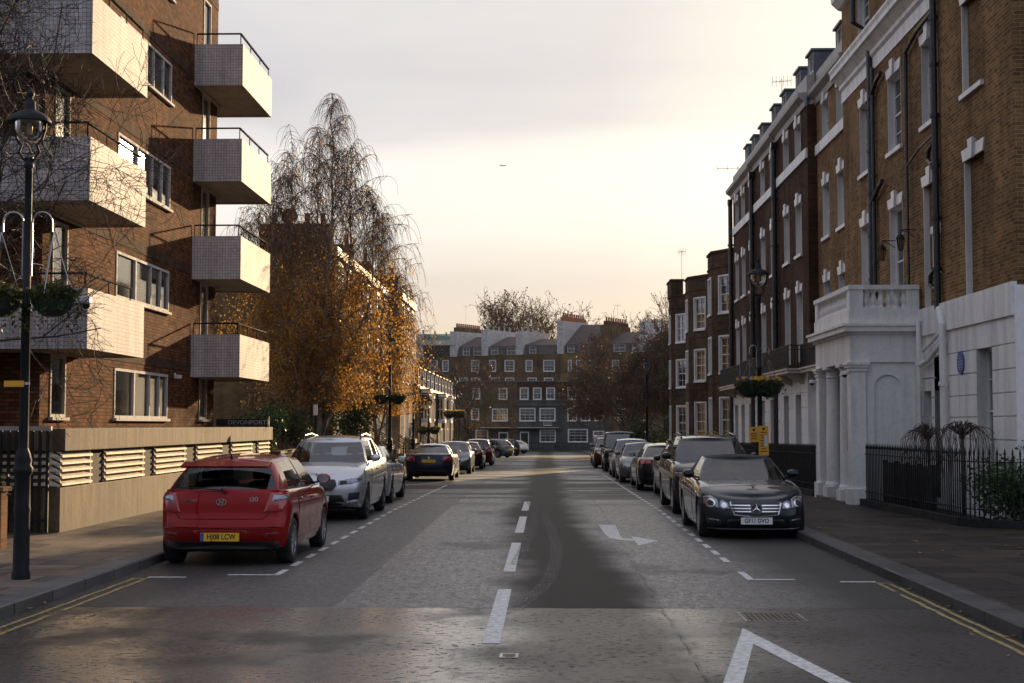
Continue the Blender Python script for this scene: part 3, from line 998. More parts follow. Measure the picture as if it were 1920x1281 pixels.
drainpipe(nh, [(9.80, -0.11, 4.35), (9.80, -0.11, 14.0)], 0.075, clips=[(9.80, -0.11, z) for z in (5.2, 6.3, 7.4, 8.5, 9.6, 10.6)])
drainpipe(nh, [(9.62, -0.10, 4.9), (9.62, -0.10, 10.7)], 0.035)
drainpipe(nh, [(9.6, -0.12, 7.9), (9.45, -0.16, 7.8), (9.42, -0.16, 7.62), (9.6, -0.14, 7.5), (9.75, -0.12, 7.5)], 0.05)
drainpipe(nh, [(9.6, -0.12, 5.2), (9.45, -0.16, 5.1), (9.42, -0.16, 4.92), (9.6, -0.14, 4.8), (9.75, -0.12, 4.8)], 0.05)
drainpipe(nh, [(10.32, -0.17, 0.2), (10.32, -0.17, 4.0), (10.1, -0.17, 4.35)], 0.075, 'white_render', clips=[(10.32, -0.17, 2.75)])
drainpipe(nh, [(10.3, -0.17, 3.62), (9.2, -0.17, 3.30), (8.55, -0.17, 3.22)], 0.055, 'white_render')
drainpipe(nh, [(10.2, -0.17, 3.85), (9.3, -0.17, 3.62), (8.75, -0.17, 3.52), (8.72, -0.17, 3.2)], 0.04, 'white_render')
drainpipe(nh, [(8.42, -0.17, 0.2), (8.42, -0.17, 4.2)], 0.055, 'white_render', clips=[(8.42, -0.17, 3.25)])
# portico (street face at y=-1.62, near face at u=8.15, far face at u=4.05)
po = MB()
u0, u1, yf = 4.05, 8.15, -1.62
for a, b, z0, z1, g in ((3.35, 3.92, 3.35, 3.92, 0.0),):
    po.box(u0, u1, yf, -0.07, 3.30, 3.92)
po.box(u0 - 0.05, u1 + 0.05, yf - 0.05, -0.07, 3.92, 3.98)
po.box(u0 - 0.16, u1 + 0.16, yf - 0.16, -0.07, 3.98, 4.10)
po.box(u0 - 0.20, u1 + 0.20, yf - 0.20, -0.07, 4.10, 4.16)
po.box(u0 - 0.02, u1 + 0.02, yf - 0.02, -0.07, 4.16, 4.47)
# near side wall with an arched recess
n = 16
cx, rr, zt = (-0.07 + yf) / 2 + 0.06, 0.30, 2.72
arch = [(cx - rr, 0.2)] + [(cx - rr * math.cos(PI * i / n), zt + rr * math.sin(PI * i / n)) for i in range(n + 1)] + [(cx + rr, 0.2)]
ya, yb = yf + 0.36, -0.07
mid = len(arch) // 2
po.add([(u1 - 0.06, a, b) for a, b in arch[:mid + 1]] + [(u1 - 0.06, cx, 3.30), (u1 - 0.06, ya, 3.30), (u1 - 0.06, ya, 0.2)], [tuple(range(mid + 4))])
po.add([(u1 - 0.06, a, b) for a, b in arch[mid:]] + [(u1 - 0.06, yb, 0.2), (u1 - 0.06, yb, 3.30), (u1 - 0.06, cx, 3.30)], [tuple(range(len(arch) - mid + 3))])
for (a, b), (c, d) in zip(arch, arch[1:]):
    po.quad((u1 - 0.06, a, b), (u1 - 0.06, c, d), (u1 - 0.11, c, d), (u1 - 0.11, a, b))
po.quad((u1 - 0.11, cx - rr, 0.2), (u1 - 0.11, cx + rr, 0.2), (u1 - 0.11, cx + rr, 3.1), (u1 - 0.11, cx - rr, 3.1))
po.box(u1 - 0.30, u1 - 0.12, ya, yb, -0.1, 3.30)
po.box(u0 + 0.1, u0 + 0.3, ya, yb, -0.1, 3.30)
po.box(u1 - 0.14, u1 + 0.0, yb - 0.13, yb, -0.1, 3.30)
pobj = po.build('portico', 'white_render', nh)


def pier(u, y, w, d):
    m = MB()
    m.box(u - w / 2 - 0.06, u + w / 2 + 0.06, y - d / 2 - 0.06, y + d / 2 + 0.06, -0.1, 0.48)
    m.box(u - w / 2, u + w / 2, y - d / 2, y + d / 2, 0.48, 3.10)
    m.box(u - w / 2 - 0.03, u + w / 2 + 0.03, y - d / 2 - 0.03, y + d / 2 + 0.03, 3.10, 3.14)
    m.box(u - w / 2 - 0.05, u + w / 2 + 0.05, y - d / 2 - 0.05, y + d / 2 + 0.05, 3.18, 3.24)
    m.box(u - w / 2 - 0.08, u + w / 2 + 0.08, y - d / 2 - 0.08, y + d / 2 + 0.08, 3.24, 3.30)
    m.box(u - w / 2, u + w / 2, y - d / 2, y + d / 2, 3.14, 3.18)
    return m.build('pier', 'white_render', pobj)


pier(u1 - 0.20, yf + 0.17, 0.40, 0.34)
pier(u0 + 0.20, yf + 0.17, 0.40, 0.34)
for u in (u1 - 1.25, u0 + 1.25):
    m = MB()
    m.box(u - 0.24, u + 0.24, yf - 0.05, yf + 0.43, -0.1, 0.42)
    m.lathe([(0.22, 0.42), (0.225, 0.47), (0.20, 0.52), (0.19, 0.55), (0.185, 1.6), (0.165, 3.02), (0.185, 3.05), (0.165, 3.08), (0.165, 3.16), (0.21, 3.23)], (u, yf + 0.19, 0), 24)
    m.box(u - 0.23, u + 0.23, yf - 0.04, yf + 0.42, 3.23, 3.30)
    m.build('column', 'white_render', pobj, smooth=False)
m = MB()
m.box(u0 + 0.4, u1 - 0.4, yf - 0.1, -0.1, -0.1, 0.17)
m.box(u0 + 0.4, u1 - 0.4, yf + 0.3, -0.1, 0.17, 0.32)
m.build('steps', 'paving', pobj)
m = MB()
m.box(5.6, 6.6, -0.10, -0.07, 0.32, 2.6)
m.build('door', 'black_trim', nh)
# balustrade
m = MB()
for a, b, c, d in ((u0, u0 + 0.3, yf, yf + 0.3), (u1 - 0.3, u1, yf, yf + 0.3), (u1 - 0.24, u1, -0.36, -0.07), (u0, u0 + 0.24, -0.36, -0.07)):
    m.box(a, b, c, d, 4.47, 4.93)
for a, b, c, d in ((u0 - 0.03, u1 + 0.03, yf - 0.03, yf + 0.27), (u0 - 0.03, u0 + 0.27, yf + 0.27, -0.07), (u1 - 0.27, u1 + 0.03, yf + 0.27, -0.07)):
    m.box(a, b, c, d, 4.93, 5.03)
for a, b, c, d in ((u0 + 0.3, u1 - 0.3, yf + 0.02, yf + 0.22), (u1 - 0.22, u1 - 0.02, yf + 0.3, -0.36), (u0 + 0.02, u0 + 0.22, yf + 0.3, -0.36)):
    m.box(a, b, c, d, 4.47, 4.52)
bal = m.build('balustrade', 'white_render', pobj)
m = MB()
m.lathe([(0.075, 0.0), (0.075, 0.03), (0.045, 0.05), (0.05, 0.08), (0.08, 0.14), (0.075, 0.19), (0.045, 0.29), (0.04, 0.33), (0.06, 0.35), (0.06, 0.37), (0.07, 0.38), (0.07, 0.41)], n=14)
bm_ = m.mesh('baluster', 'white_render', True)
for i in range(6):
    inst('baluster', bm_, pobj, (u1 - 0.12, yf + 0.39 + (1.62 - 0.36 - 0.39 - 0.03) * i / 5, 4.52))
    inst('baluster', bm_, pobj, (u0 + 0.12, yf + 0.39 + (1.62 - 0.36 - 0.39 - 0.03) * i / 5, 4.52))
for i in range(17):
    inst('baluster', bm_, pobj, (u0 + 0.42 + (u1 - u0 - 0.84) * i / 16, yf + 0.12, 4.52))
m = MB()
m.box(-0.10, 0.10, -0.012, 0, -0.24, 0.24)
pl = m.build('brass_plaque', 'brass', None)
pl.location = (6.62, 36.05 - 2.9, 1.62)
pl.location = (6.80, 32.32, 1.55)
pl.rotation_euler = (0, 0, PI2)
tag(pl, 'small brass plaque on the white pier of the portico', 'plaque')
m = MB()
m.box(-0.17, 0.17, -0.03, 0, -0.33, 0.33)
pl = m.build('brass_plaque', 'brass', None)
pl.location = (7.12, 33.9, 1.45)
pl.rotation_euler = (0, 0, 0)
tag(pl, 'tall dark brass plaque inside the portico beside the column', 'plaque')
m = MB()
m.lathe([(0.0, -0.025), (0.225, -0.025), (0.24, -0.018), (0.24, 0.0), (0.0, 0.0)], n=36, axis='y')
m.cur = 1
for k, (wd, z) in enumerate(((0.16, 0.13), (0.26, 0.085), (0.32, 0.03), (0.30, -0.01), (0.32, -0.05), (0.22, -0.10), (0.12, -0.14))):
    m.box(-wd / 2, wd / 2, -0.028, -0.025, z - 0.008, z + 0.008)
pq = m.build('blue_plaque', ['blue_enamel', 'pale_letter'], None)
pq.location = (8.34, 28.8, 3.15)
pq.rotation_euler = (0, 0, PI2)
tag(pq, 'round blue memorial plaque on the white stucco wall', 'plaque')

# --- set back house of yellow brick
DORM = []
sb = thing('town_house', 'narrow yellow brick house set back between the dark terrace and the near house', 'house', (8.6, 45.0, 0), PI2, 'terraced houses on the right of the street')
W = 4.95
holes = []
for u, ww_ in ((1.4, 1.07), (3.7, 1.2)):
    for z, h in ((10.78, 1.1), (7.68, 1.62), (4.0, 2.3)):
        holes.append(hole(u, z, ww_, h))
        add_window(sb, u, z, w=ww_, h=h, sill=z > 7 and z < 9, **SASH)
m = MB()
m.wall(0, W, 3.6, 12.35, holes)
shell(m, W, 3.6, 12.35, 11)
m.build('wall', 'yellow_brick', sb, fix=False)
m = MB()
rusticated(m, W, [-0.3, 0.4, 0.83, 1.26, 1.69, 2.12, 2.55, 3.0, 3.6], [hole(1.3, 0.9, 1.1, 2.0), hole(3.5, 0.2, 1.1, 2.7)])
shell(m, W, -0.3, 3.6, 10.9, roof=False)
m.build('ground_storey', 'white_render', sb, fix=False)
add_window(sb, 1.3, 0.9, -0.06, w=1.1, h=2.0, lintel=None, sill=False, depth=0.2, bars=(2, 4))
add_window(sb, 3.5, 0.2, -0.06, w=1.1, h=2.7, lintel=None, sill=False, depth=0.2, bars=(2, 4))
m = MB()
m.box(0, W, -0.07, 0, 10.42, 10.74)
m.build('string_course', 'white_render', sb)
COR = [(0.0, 12.05), (-0.06, 12.05), (-0.10, 12.22), (-0.28, 12.34), (-0.30, 12.46), (0.0, 12.5)]
m = MB()
extrude_u(m, 0, W, COR)
m.build('cornice', 'grey_cornice', sb)
m = MB()
m.box(0, W, 0.0, 0.25, 12.5, 13.1)
m.build('parapet', 'grey_cornice', sb)
m = MB()
m.quad((0, 0.5, 12.6), (W, 0.5, 12.6), (W, 1.4, 14.6), (0, 1.4, 14.6))
m.quad((0, 0.5, 12.6), (0, 1.4, 14.6), (0, 10, 14.6), (0, 10, 12.6))
m.quad((W, 0.5, 12.6), (W, 1.4, 14.6), (W, 10, 14.6), (W, 10, 12.6))
m.quad((0, 1.4, 14.6), (W, 1.4, 14.6), (W, 10, 14.6), (0, 10, 14.6))
m.build('roof', 'slate', sb, fix=False)
dormer(sb, 1.4, 0.45, 12.95)
dormer(sb, 3.7, 0.45, 12.95)
iron_balcony(sb, 0.1, W - 0.1, -0.62, -0.06, 3.66)

# --- dark brick terrace: three houses stepping slightly down the street
for k, (Y0, Y1, us, lab) in enumerate(((50.9, 45.0, (1.85, 4.2), 'nearest dark brown terraced house, next to the set back yellow one'),
                                       (56.5, 50.9, (2.1, 4.5), 'dark brown brick terraced house between the two black drainpipes'),
                                       (63.0, 56.5, (1.2, 3.2, 5.5), 'dark brown brick end house with three windows across, next to the bayed houses'))):
    W = Y0 - Y1
    h_ = thing('terraced_house', lab, 'house', (8.3, Y0, -0.07 * k), PI2, 'terraced houses on the right of the street')
    holes = []
    for u in us:
        for z, h in ((10.73, 1.03), (7.48, 1.67), (3.95, 2.3)):
            holes.append(hole(u, z, 1.1, h))
            add_window(h_, u, z, w=1.1, h=h, sill=7 < z < 9, depth=0.22, bars=(2, 4), behind='blind' if (k + int(u * 3)) % 3 == 0 else None)
    m = MB()
    m.wall(0, W, 3.6, 12.1, holes)
    shell(m, W, 3.6, 12.1, 11)
    m.build('wall', 'dark_brick', h_, fix=False)
    gholes = [hole(u, 0.75, 1.05, 2.15) for u in us]
    m = MB()
    rusticated(m, W, [-0.8, -0.1, 0.32, 0.75, 1.18, 1.61, 2.04, 2.47, 2.95, 3.6], gholes, -0.08)
    shell(m, W, -0.8, 3.6, 10.9, -0.08)
    m.build('ground_storey', 'white_render', h_, fix=False)
    for u in us:
        add_window(h_, u, 0.75, -0.08, w=1.05, h=2.15, depth=0.30, bars=(2, 4), lintel=None, sill=False)
    m = MB()
    m.box(0, W, -0.07, 0, 10.38, 10.70)
    m.build('string_course', 'white_render', h_)
    m = MB()
    extrude_u(m, 0 if k < 2 else -0.3, W, COR)
    m.build('cornice', 'grey_cornice', h_)
    m = MB()
    m.box(0, W, 0.0, 0.25, 12.5, 13.05)
    m.build('parapet', 'grey_cornice', h_)
    m = MB()
    m.quad((0, 0.5, 12.5), (W, 0.5, 12.5), (W, 1.5, 14.5), (0, 1.5, 14.5))
    m.quad((0, 0.5, 12.5), (0, 1.5, 14.5), (0, 10, 14.5), (0, 10, 12.5))
    m.quad((W, 0.5, 12.5), (W, 1.5, 14.5), (W, 10, 14.5), (W, 10, 12.5))
    m.quad((0, 1.5, 14.5), (W, 1.5, 14.5), (W, 10, 14.5), (0, 10, 14.5))
    m.build('roof', 'slate', h_, fix=False)
    for u in us:
        dormer(h_, u, 0.45, 12.9)
    iron_balcony(h_, 0.15, W - 0.15, -0.68, -0.08, 3.66)
    drainpipe(h_, [(0.02, -0.13, -0.4), (0.02, -0.13, 11.85)], 0.10, hopper=(0.02, -0.13, 11.75), clips=[(0.02, -0.13, z) for z in (4.3, 6.3, 8.3, 10.0)])


# --- three houses with full height canted bays
def face_frame(m, src, p0, p1):
    """copy src (built in x-z at y=0) onto the upright plane from p0 to p1"""
    d = Vector((p1[0] - p0[0], p1[1] - p0[1]))
    a = math.atan2(d.y, d.x)
    ca, sa = math.cos(a), math.sin(a)
    m.add([(p0[0] + x * ca - y * sa, p0[1] + x * sa + y * ca, z) for x, y, z in src.v], src.f)
    return a


FL = ((7.0, 1.62), (4.28, 1.6), (1.15, 1.95))
for k, (Yn, lab) in enumerate(((63.2, 'dark brick house with tall sash windows in a canted bay, nearest of the bayed three'),
                               (74.0, 'dark brick house with a canted bay between two other bayed houses'),
                               (84.6, 'dark brick bayed house at the far end, with chimney stack and aerial'))):
    Yf = Yn + (10.7 if k < 2 else 9)
    h_ = thing('bay_house', lab, 'house', (8.6, Yf, -0.05 * k), PI2, 'terraced houses on the right of the street')
    W = Yf - Yn + (0.0 if k else 0.2)
    U = lambda Y: Yf - Y
    top = 9.75
    m = MB()
    uc = U(Yn + 5.3)
    m.wall(0, W, -1.2, 8.8, [])
    shell(m, W, -1.2, 8.8, 9)
    m.box(0, W, 0.0, 0.25, 8.8, 8.95)
    m.build('wall', 'soot_brick', h_, fix=False)
    # bay: far cant, front, near cant (u grows towards the camera)
    pts = [(U(Yn + 5.4), 0.0), (U(Yn + 3.6), -1.02), (U(Yn + 1.9), -1.02), (U(Yn + 0.05), 0.0)]
    m = MB()
    for j, (a, b) in enumerate(zip(pts, pts[1:])):
        L = math.dist(a, b)
        s = MB()
        ww = 0.95 if j != 1 else 1.1
        s.wall(0, L, -1.2, top, [hole(L / 2, z, ww, h) for z, h in FL])
        ang = face_frame(m, s, a, b)
        mx, my = (a[0] + b[0]) / 2, (a[1] + b[1]) / 2
        for q, (z, h) in enumerate(FL):
            o = add_window(h_, mx, z, my, w=ww, h=h, depth=0.10, bars=(3, 4) if j == 1 else (2, 4), lintel=None, box=0.07, behind='blind' if (k + j + q) % 4 == 1 else None)
            o.rotation_euler = (0, 0, ang)
    m.add([(u, y, top) for u, y in pts], [(0, 1, 2, 3)])
    m.build('bay', 'soot_brick', h_, fix=False)
    for z0, z1, g in ((top, top + 0.10, 0.06), (9.05, 9.13, 0.04), (6.55, 6.62, 0.025), (3.78, 3.85, 0.025)):
        a_ = [(pts[0][0] - g, 0), (pts[1][0] - g * 0.6, pts[1][1] - g), (pts[2][0] + g * 0.6, pts[2][1] - g), (pts[3][0] + g, 0)]
        m = MB()
        m.prism(a_, z0, z1, lambda p, q, d: (p, q, d))
        m.build('brick_band', 'soot_brick', h_)
    drainpipe(h_, [(U(Yn + 0.0) - 0.0, -0.12, -0.6), (U(Yn), -0.12, 9.0)], 0.06, hopper=(U(Yn), -0.12, 8.9))
    m = MB()
    m.box(-0.0, W, -0.6, -0.02, -1.0, 0.05)
    if k == 2:
        m = MB()
        m.box(U(Yn + 5.0), U(Yn + 2.2), -0.98, -0.25, top + 0.1, top + 1.05)
        m.box(U(Yn + 5.1), U(Yn + 2.1), -1.04, -0.19, top + 1.05, top + 1.15)
        m.build('chimney', 'soot_brick', h_, fix=True)


def aerial(label, x, y, z, h, n=7, s=0.55):
    t = thing('aerial', label, 'aerial', (x, y, z), 0)
    m = MB()
    m.tube([(0, 0, -0.3), (0, 0, h)], 0.014, 6)
    m.build('mast', 'grey_metal', t)
    m = MB()
    m.tube([(-s, 0.1, h - 0.12), (s, -0.1, h - 0.12)], 0.012, 5)
    for i in range(n):
        q = -1 + 2 * i / (n - 1)
        m.tube([(q * s, -q * 0.1, h - 0.12 - 0.22), (q * s, -q * 0.1, h - 0.12 + 0.22)], 0.007, 4)
        m.tube([(q * s, -q * 0.1 - 0.25, h - 0.12), (q * s, -q * 0.1 + 0.25, h - 0.12)], 0.007, 4)
    m.build('antenna', 'grey_metal', t)
    return t


aerial('bare metal television aerial standing above the far bayed house', 8.35, 87.6, 10.9, 1.8, 6, 0.22)
aerial('television aerial on the slate roof of the dark terrace', 9.6, 57.5, 14.5, 1.5, 6, 0.36)
aerial('slanting television aerial at the roof corner of the dark end house', 8.5, 62.8, 12.9, 0.5, 5, 0.9)


# ------------------------------------------------------------------ brick flats with tiled balconies on the left
brick('plinth_concrete_joint', (0.30, 0.22, 0.13), (0.27, 0.20, 0.12), (0.10, 0.07, 0.04), bw=5.0, bh=9.0, ms=0.02)
mm, t = new_mat('stained_concrete')
g_ = t.n('ShaderNodeNewGeometry')
s1 = t.noise(t.scalev(g_, (2.6, 2.6, 0.40)), 1.7, 7, 0.7, 0.4)
s2 = t.noise(g_, 14, 4, 0.7)
cc = t.ramp(t.math('ADD', t.math('MULTIPLY', s1, 0.75), t.math('MULTIPLY', s2, 0.25)), [(0.38, (0.030, 0.019, 0.010)), (0.48, (0.078, 0.050, 0.025)), (0.58, (0.145, 0.096, 0.049)), (0.72, (0.225, 0.158, 0.088))])
zc_ = t.n('ShaderNodeSeparateXYZ', None, _0=g_).outputs[2]
mossy = t.math('MULTIPLY', t.step(zc_, 0.55, 0.12), t.step(t.noise(g_, 2.5, 5, 0.7), 0.4, 0.6))
cc = t.mix(t.math('MULTIPLY', mossy, 0.75), cc, (0.075, 0.065, 0.025))
finish(t, Base_Color=cc, Roughness=0.85, Normal=t.n('ShaderNodeBump', Strength=0.5, Distance=0.01, Height=s2))
plain('pebble_dash', (0.035, 0.026, 0.018), 0.9, var=0.6, scale=40, bump=1.0, bscale=45)
plain('louvre_cream', (0.66, 0.57, 0.43), 0.6, var=0.18, scale=3)
plain('upvc', (0.50, 0.48, 0.45), 0.8, var=0.08, spec=0.1)

PL = PI / 2
fl = thing('apartment_building', 'brown brick block of flats with white tiled balconies on the left', 'apartment block', (-9.45, 26.3, 0), PL)
W = 13.9
holes = []
FZ = [(2.05, 1.10), (4.70, 1.03), (7.27, 1.09), (9.95, 1.02), (12.6, 1.05)]


def casement(parent, u, z, w, h, mull, depth=0.09, behind=None):
    """wide white window with mullions at the given offsets from its left edge"""
    m = MB()
    e = 0.06
    m.box(u, u + e, -0.02, depth, z, z + h)
    m.box(u + w - e, u + w, -0.02, depth, z, z + h)
    m.box(u + e, u + w - e, -0.02, depth, z + h - e, z + h)
    m.box(u + e, u + w - e, -0.02, depth, z, z + e)
    for k, x in enumerate(mull):
        t_ = 0.10 if k == 0 else 0.06
        m.box(u + x - t_ / 2, u + x + t_ / 2, -0.018, depth - 0.02, z + e, z + h - e)
    o = m.build('window', 'upvc', parent)
    xs = [e] + [x for x in mull] + [w - e]
    for k, (a, b) in enumerate(zip(xs, xs[1:])):
        m = MB()
        m.box(u + a, u + b, depth - 0.05, depth - 0.04, z + e, z + h - e)
        m.build('pane', 'window_glass', o)
    m = MB()
    m.box(u - 0.05, u + w + 0.05, -0.09, 0.02, z - 0.06, z)
    m.build('sill', 'upvc', o)
    m = MB()
    m.box(u, u + w, depth + 0.4, depth + 0.45, z - 0.05, z + h + 0.05)
    m.box(u - 0.01, u, depth, depth + 0.4, z - 0.05, z + h + 0.05)
    m.box(u + w, u + w + 0.01, depth, depth + 0.4, z - 0.05, z + h + 0.05)
    m.box(u, u + w, depth, depth + 0.4, z - 0.06, z - 0.05)
    m.box(u, u + w, depth, depth + 0.4, z + h + 0.05, z + h + 0.06)
    mats = ['dark_room', 'curtain']
    m.cur = 1
    for k, (a, b) in enumerate(behind or ()):
        n = max(4, int((b - a) * 20))
        m.grid([[(u + a + (b - a) * i / n, depth + 0.05 + 0.02 * math.sin(i * 2.1), zz) for i in range(n + 1)] for zz in (z + 0.05, z + h - 0.05)])
    m.build('room', mats, o, fix=False)
    return o


for k, (z, h) in enumerate(FZ):
    holes.append((4.55, 8.9, z, z + h))
    casement(fl, 4.55, z, 4.35, h, (1.5, 2.75, 3.6), behind=[((0.3, 1.45), (2.8, 3.5)), ((0.5, 1.4), (2.85, 3.3)), ((0.1, 1.2), (1.6, 2.1), (2.9, 3.5)), ((0.2, 1.0), (3.7, 4.2)), ((0.2, 1.0),)][k])
    zb = z if k == 0 else [0, 3.45, 6.1, 8.75, 11.4][k]
    hh = z + h + 0.1 - zb
    holes.append((0.53, 1.40, zb, zb + hh))
    casement(fl, 0.53, zb, 0.87, hh, (), behind=[((0.05, 0.8),), ((0.1, 0.7),), ((0.05, 0.75),), ((0.1, 0.6),), None][k])
    holes.append((12.15, 13.0, zb, zb + hh - 0.05))
    casement(fl, 12.15, zb, 0.85, hh - 0.05, (), behind=[None, ((0.05, 0.5),), ((0.05, 0.6),), ((0.05, 0.5),), ((0.1, 0.6),)][k])
m = MB()
m.wall(0, W, 0, 16.6, holes)
shell(m, W, 0, 16.6, 12)
m.build('wall', 'brown_brick', fl, fix=False)
m = MB()
for z, h in FZ:
    m2 = MB()
    m2.box(0, W, -0.012, 0.0, z + h + 0.16, z + h + 0.39)
    m2.build('brick_band', 'dark_brick', fl)


def balcony(boxes, zb, zt, rail_pts, rail_h=0.27, upto=None):
    """boxes: outline (local u,y) of an L or bar shaped tray; walls stand on it"""
    m = MB()
    m.cur = 0
    poly = boxes
    n = len(poly)
    th = 0.10
    zi = zb + 0.16
    area = sum(poly[i][0] * poly[(i + 1) % n][1] - poly[(i + 1) % n][0] * poly[i][1] for i in range(n))
    sgn = 1 if area > 0 else -1
    inner = []
    for i in range(n):
        p0, p1, p2 = Vector(poly[i - 1]), Vector(poly[i]), Vector(poly[(i + 1) % n])
        d1, d2 = (p1 - p0).normalized(), (p2 - p1).normalized()
        n1, n2 = Vector((-d1.y, d1.x)) * sgn, Vector((-d2.y, d2.x)) * sgn
        inner.append(tuple(p1 + (n1 + n2) * th))
    for i in range(n):
        j = (i + 1) % n
        a, b, c, d = poly[i], poly[j], inner[j], inner[i]
        m.cur = 0
        m.quad((*a, zb), (*b, zb), (*b, zt), (*a, zt))
        m.quad((*d, zi), (*c, zi), (*c, zt), (*d, zt))
        m.quad((*a, zt), (*b, zt), (*c, zt), (*d, zt))
        m.cur = 1
        m.quad((*a, zb), (*b, zb), (*c, zb), (*d, zb))
        m.quad((*d, zb), (*c, zb), (*c, zb + 0.05), (*d, zb + 0.05))
    m.cur = 1
    m.add([(*p, zb + 0.05) for p in inner], [tuple(range(n))])
    m.add([(*p, zi) for p in inner], [tuple(range(n))])
    o = m.build('balcony', ['mosaic_tile', 'soffit_concrete'], fl, fix=False)
    m = MB()
    for a, b in zip(rail_pts, rail_pts[1:]):
        m.bar((*a, zt + rail_h), (*b, zt + rail_h), 0.055, 0.035)
        L = math.dist(a, b)
        k = max(1, round(L / 1.1))
        for i in range(k + 1):
            q = i / k
            x, y = a[0] + (b[0] - a[0]) * q, a[1] + (b[1] - a[1]) * q
            m.bar((x, y, zt - 0.02), (x, y, zt + rail_h), 0.022)
    m.build('railing', 'bronze_rail', o)
    return o


yo = -1.31
for i, (zb, zt) in enumerate(((3.25, 4.33), (5.90, 7.05), (8.56, 9.68), (11.2, 12.3))):
    near = [(-1.33, 6.0), (-1.33, yo), (2.20, yo), (2.20, -0.005), (-0.02, -0.005), (-0.02, 6.0)]
    balcony(near, zb, zt, [(-1.25, 4.0), (-1.25, yo + 0.08), ((1.5 if i == 0 else 2.1), yo + 0.08)])
for zb, zt in ((3.17, 4.30), (5.78, 6.93), (8.40, 9.55), (11.0, 12.12)):
    far = [(11.2, -0.005), (11.2, yo), (15.2, yo), (15.2, 2.5), (13.95, 2.5), (13.95, -0.005)]
    balcony(far, zb, zt, [(11.28, -0.05), (11.28, yo + 0.08), (15.1, yo + 0.08)], 0.30)
# a towel and a windbreak hung on two balcony rails
for y0_, y1_, z, c in ((11.25, 11.3, 9.72, 'green_plastic'),):
    pass

# --- concrete plinth wall with ventilation louvres in front of the flats
pw = thing('plinth_wall', 'stained concrete wall with cream louvres along the left pavement', 'wall', (-8.0, 23.3, 0), PL)
W = 17.65
m = MB()
m.box(0, W, 0.0, 0.35, -0.3, 0.87)
m.box(0.0, W, 0.30, 1.5, 0.87, 1.46)
m.box(-0.06, W + 0.05, -0.09, 1.5, 1.47, 1.84)
m.box(0, 0.3, 0.35, 1.5, -0.3, 0.87)
m.build('wall', 'stained_concrete', pw, bevel=0.012)
LV = [(0.0, 1.56), (2.33, 4.82), (5.62, 8.08), (9.1, 11.6), (12.7, 15.2), (16.0, 17.6)]
for a, b in LV:
    m = MB()
    for i in range(5):
        z = 0.90 + i * 0.116
        m.prism([(-0.035, z), (0.14, z + 0.085), (0.14, z + 0.11), (-0.035, z + 0.035)], a, b, lambda y, zz, d: (d, y, zz))
    for u in (a, b - 0.03):
        m.box(u, u + 0.03, 0.0, 0.2, 0.88, 1.46)
    m.build('louvre_panel', 'louvre_cream', pw)
m = MB()
for i in range(5):
    z = 0.90 + i * 0.116
    m.prism([(-0.035, z), (0.14, z + 0.085), (0.14, z + 0.11), (-0.035, z + 0.035)], 0.05, 1.45, lambda y, zz, d: (y, d, zz))
m.build('louvre_panel', 'louvre_cream', pw)
for (a, b), (c, d) in zip(LV, LV[1:]):
    m = MB()
    m.box(b + 0.005, c - 0.005, 0.03, 0.3, 0.87, 1.465)
    m.build('pillar', 'pebble_dash', pw)

sg = thing('name_sign', 'dark board lettered DEVONPORT at the far end of the concrete wall', 'sign', (-8.62, 40.25, 1.84))
m = MB()
m.box(-0.76, 0.72, -0.02, 0.02, 0.03, 0.235)
m.build('board', 'dark_board', sg)
m = MB()
m.box(0.735, 0.755, -0.015, 0.015, 0.0, 0.31)
m.build('post', 'grey_metal', sg)
o = inst('lettering', text_mesh('DEVONPORT', 0.165, 'pale_letter', 0.003, 0.002, sx=1.12), sg, (0.12, -0.024, 0.13))

# --- gate, low garden wall and ivy at the left edge
gt = thing('side_gate', 'tall dark railing gate with pale top rail between garden wall and flats', 'gate', (-9.2, 23.0, 0.13))
m = MB()
m.box(-1.0, 1.15, -0.03, 0.03, 1.68, 1.75)
m.build('top_rail', 'grey_metal', gt)
m = MB()
for i in range(17):
    x = -0.98 + i * 0.128
    m.box(x, x + 0.045, -0.02, 0.02, 0.03, 1.675)
m.box(-1.0, 1.1, -0.025, 0.025, 0.2, 0.25)
m.build('bars', 'black_iron', gt)
m = MB()
m.box(0.25, 0.31, -0.05, 0.05, 0, 1.67)
m.build('post', 'grey_metal', gt)
bw_ = thing('garden_wall', 'low red brick garden wall at the left edge under ivy', 'wall', (-8.55, 20.2, 0.1))
m = MB()
m.box(-4.0, 0.82, -0.12, 0.12, -0.2, 0.86)
m.build('brickwork', 'garden_brick', bw_)
m = MB()
m.box(-4.0, 0.86, -0.16, 0.16, 0.86, 0.92)
m.build('coping', 'garden_brick', bw_)

cm = thing('security_camera', 'white security camera on the corner of the lowest near balcony', 'camera', (-8.15, 24.95, 4.03))
m = MB()
m.box(-0.16, 0.12, -0.22, -0.08, 0.0, 0.13)
m.box(-0.05, 0.02, -0.09, 0.0, -0.04, 0.03)
m.build('housing', 'white_sheet', cm, bevel=0.02)
m = MB()
m.lathe([(0.07, 0.0), (0.065, -0.05), (0.035, -0.085), (0, -0.09)], (0.04, -0.15, 0), 14)
m.build('dome', 'black_trim', cm, smooth=True)
m = MB()
m.tube([(-0.25, -0.02, -0.05), (-0.25, -0.02, -0.42), (-0.30, -0.02, -0.52), (-0.36, -0.02, -0.56)], 0.012, 6)
m.build('cable', 'white_sheet', cm)
fl_ = thing('flood_light', 'small white floodlight beside the ground floor window of the flats', 'light', (-9.45, 35.9, 3.1))
m = MB()
m.box(0.02, 0.16, -0.12, 0.12, -0.02, 0.07)
m.box(0.0, 0.03, -0.04, 0.04, 0.0, 0.12)
m.build('housing', 'white_sheet', fl_)

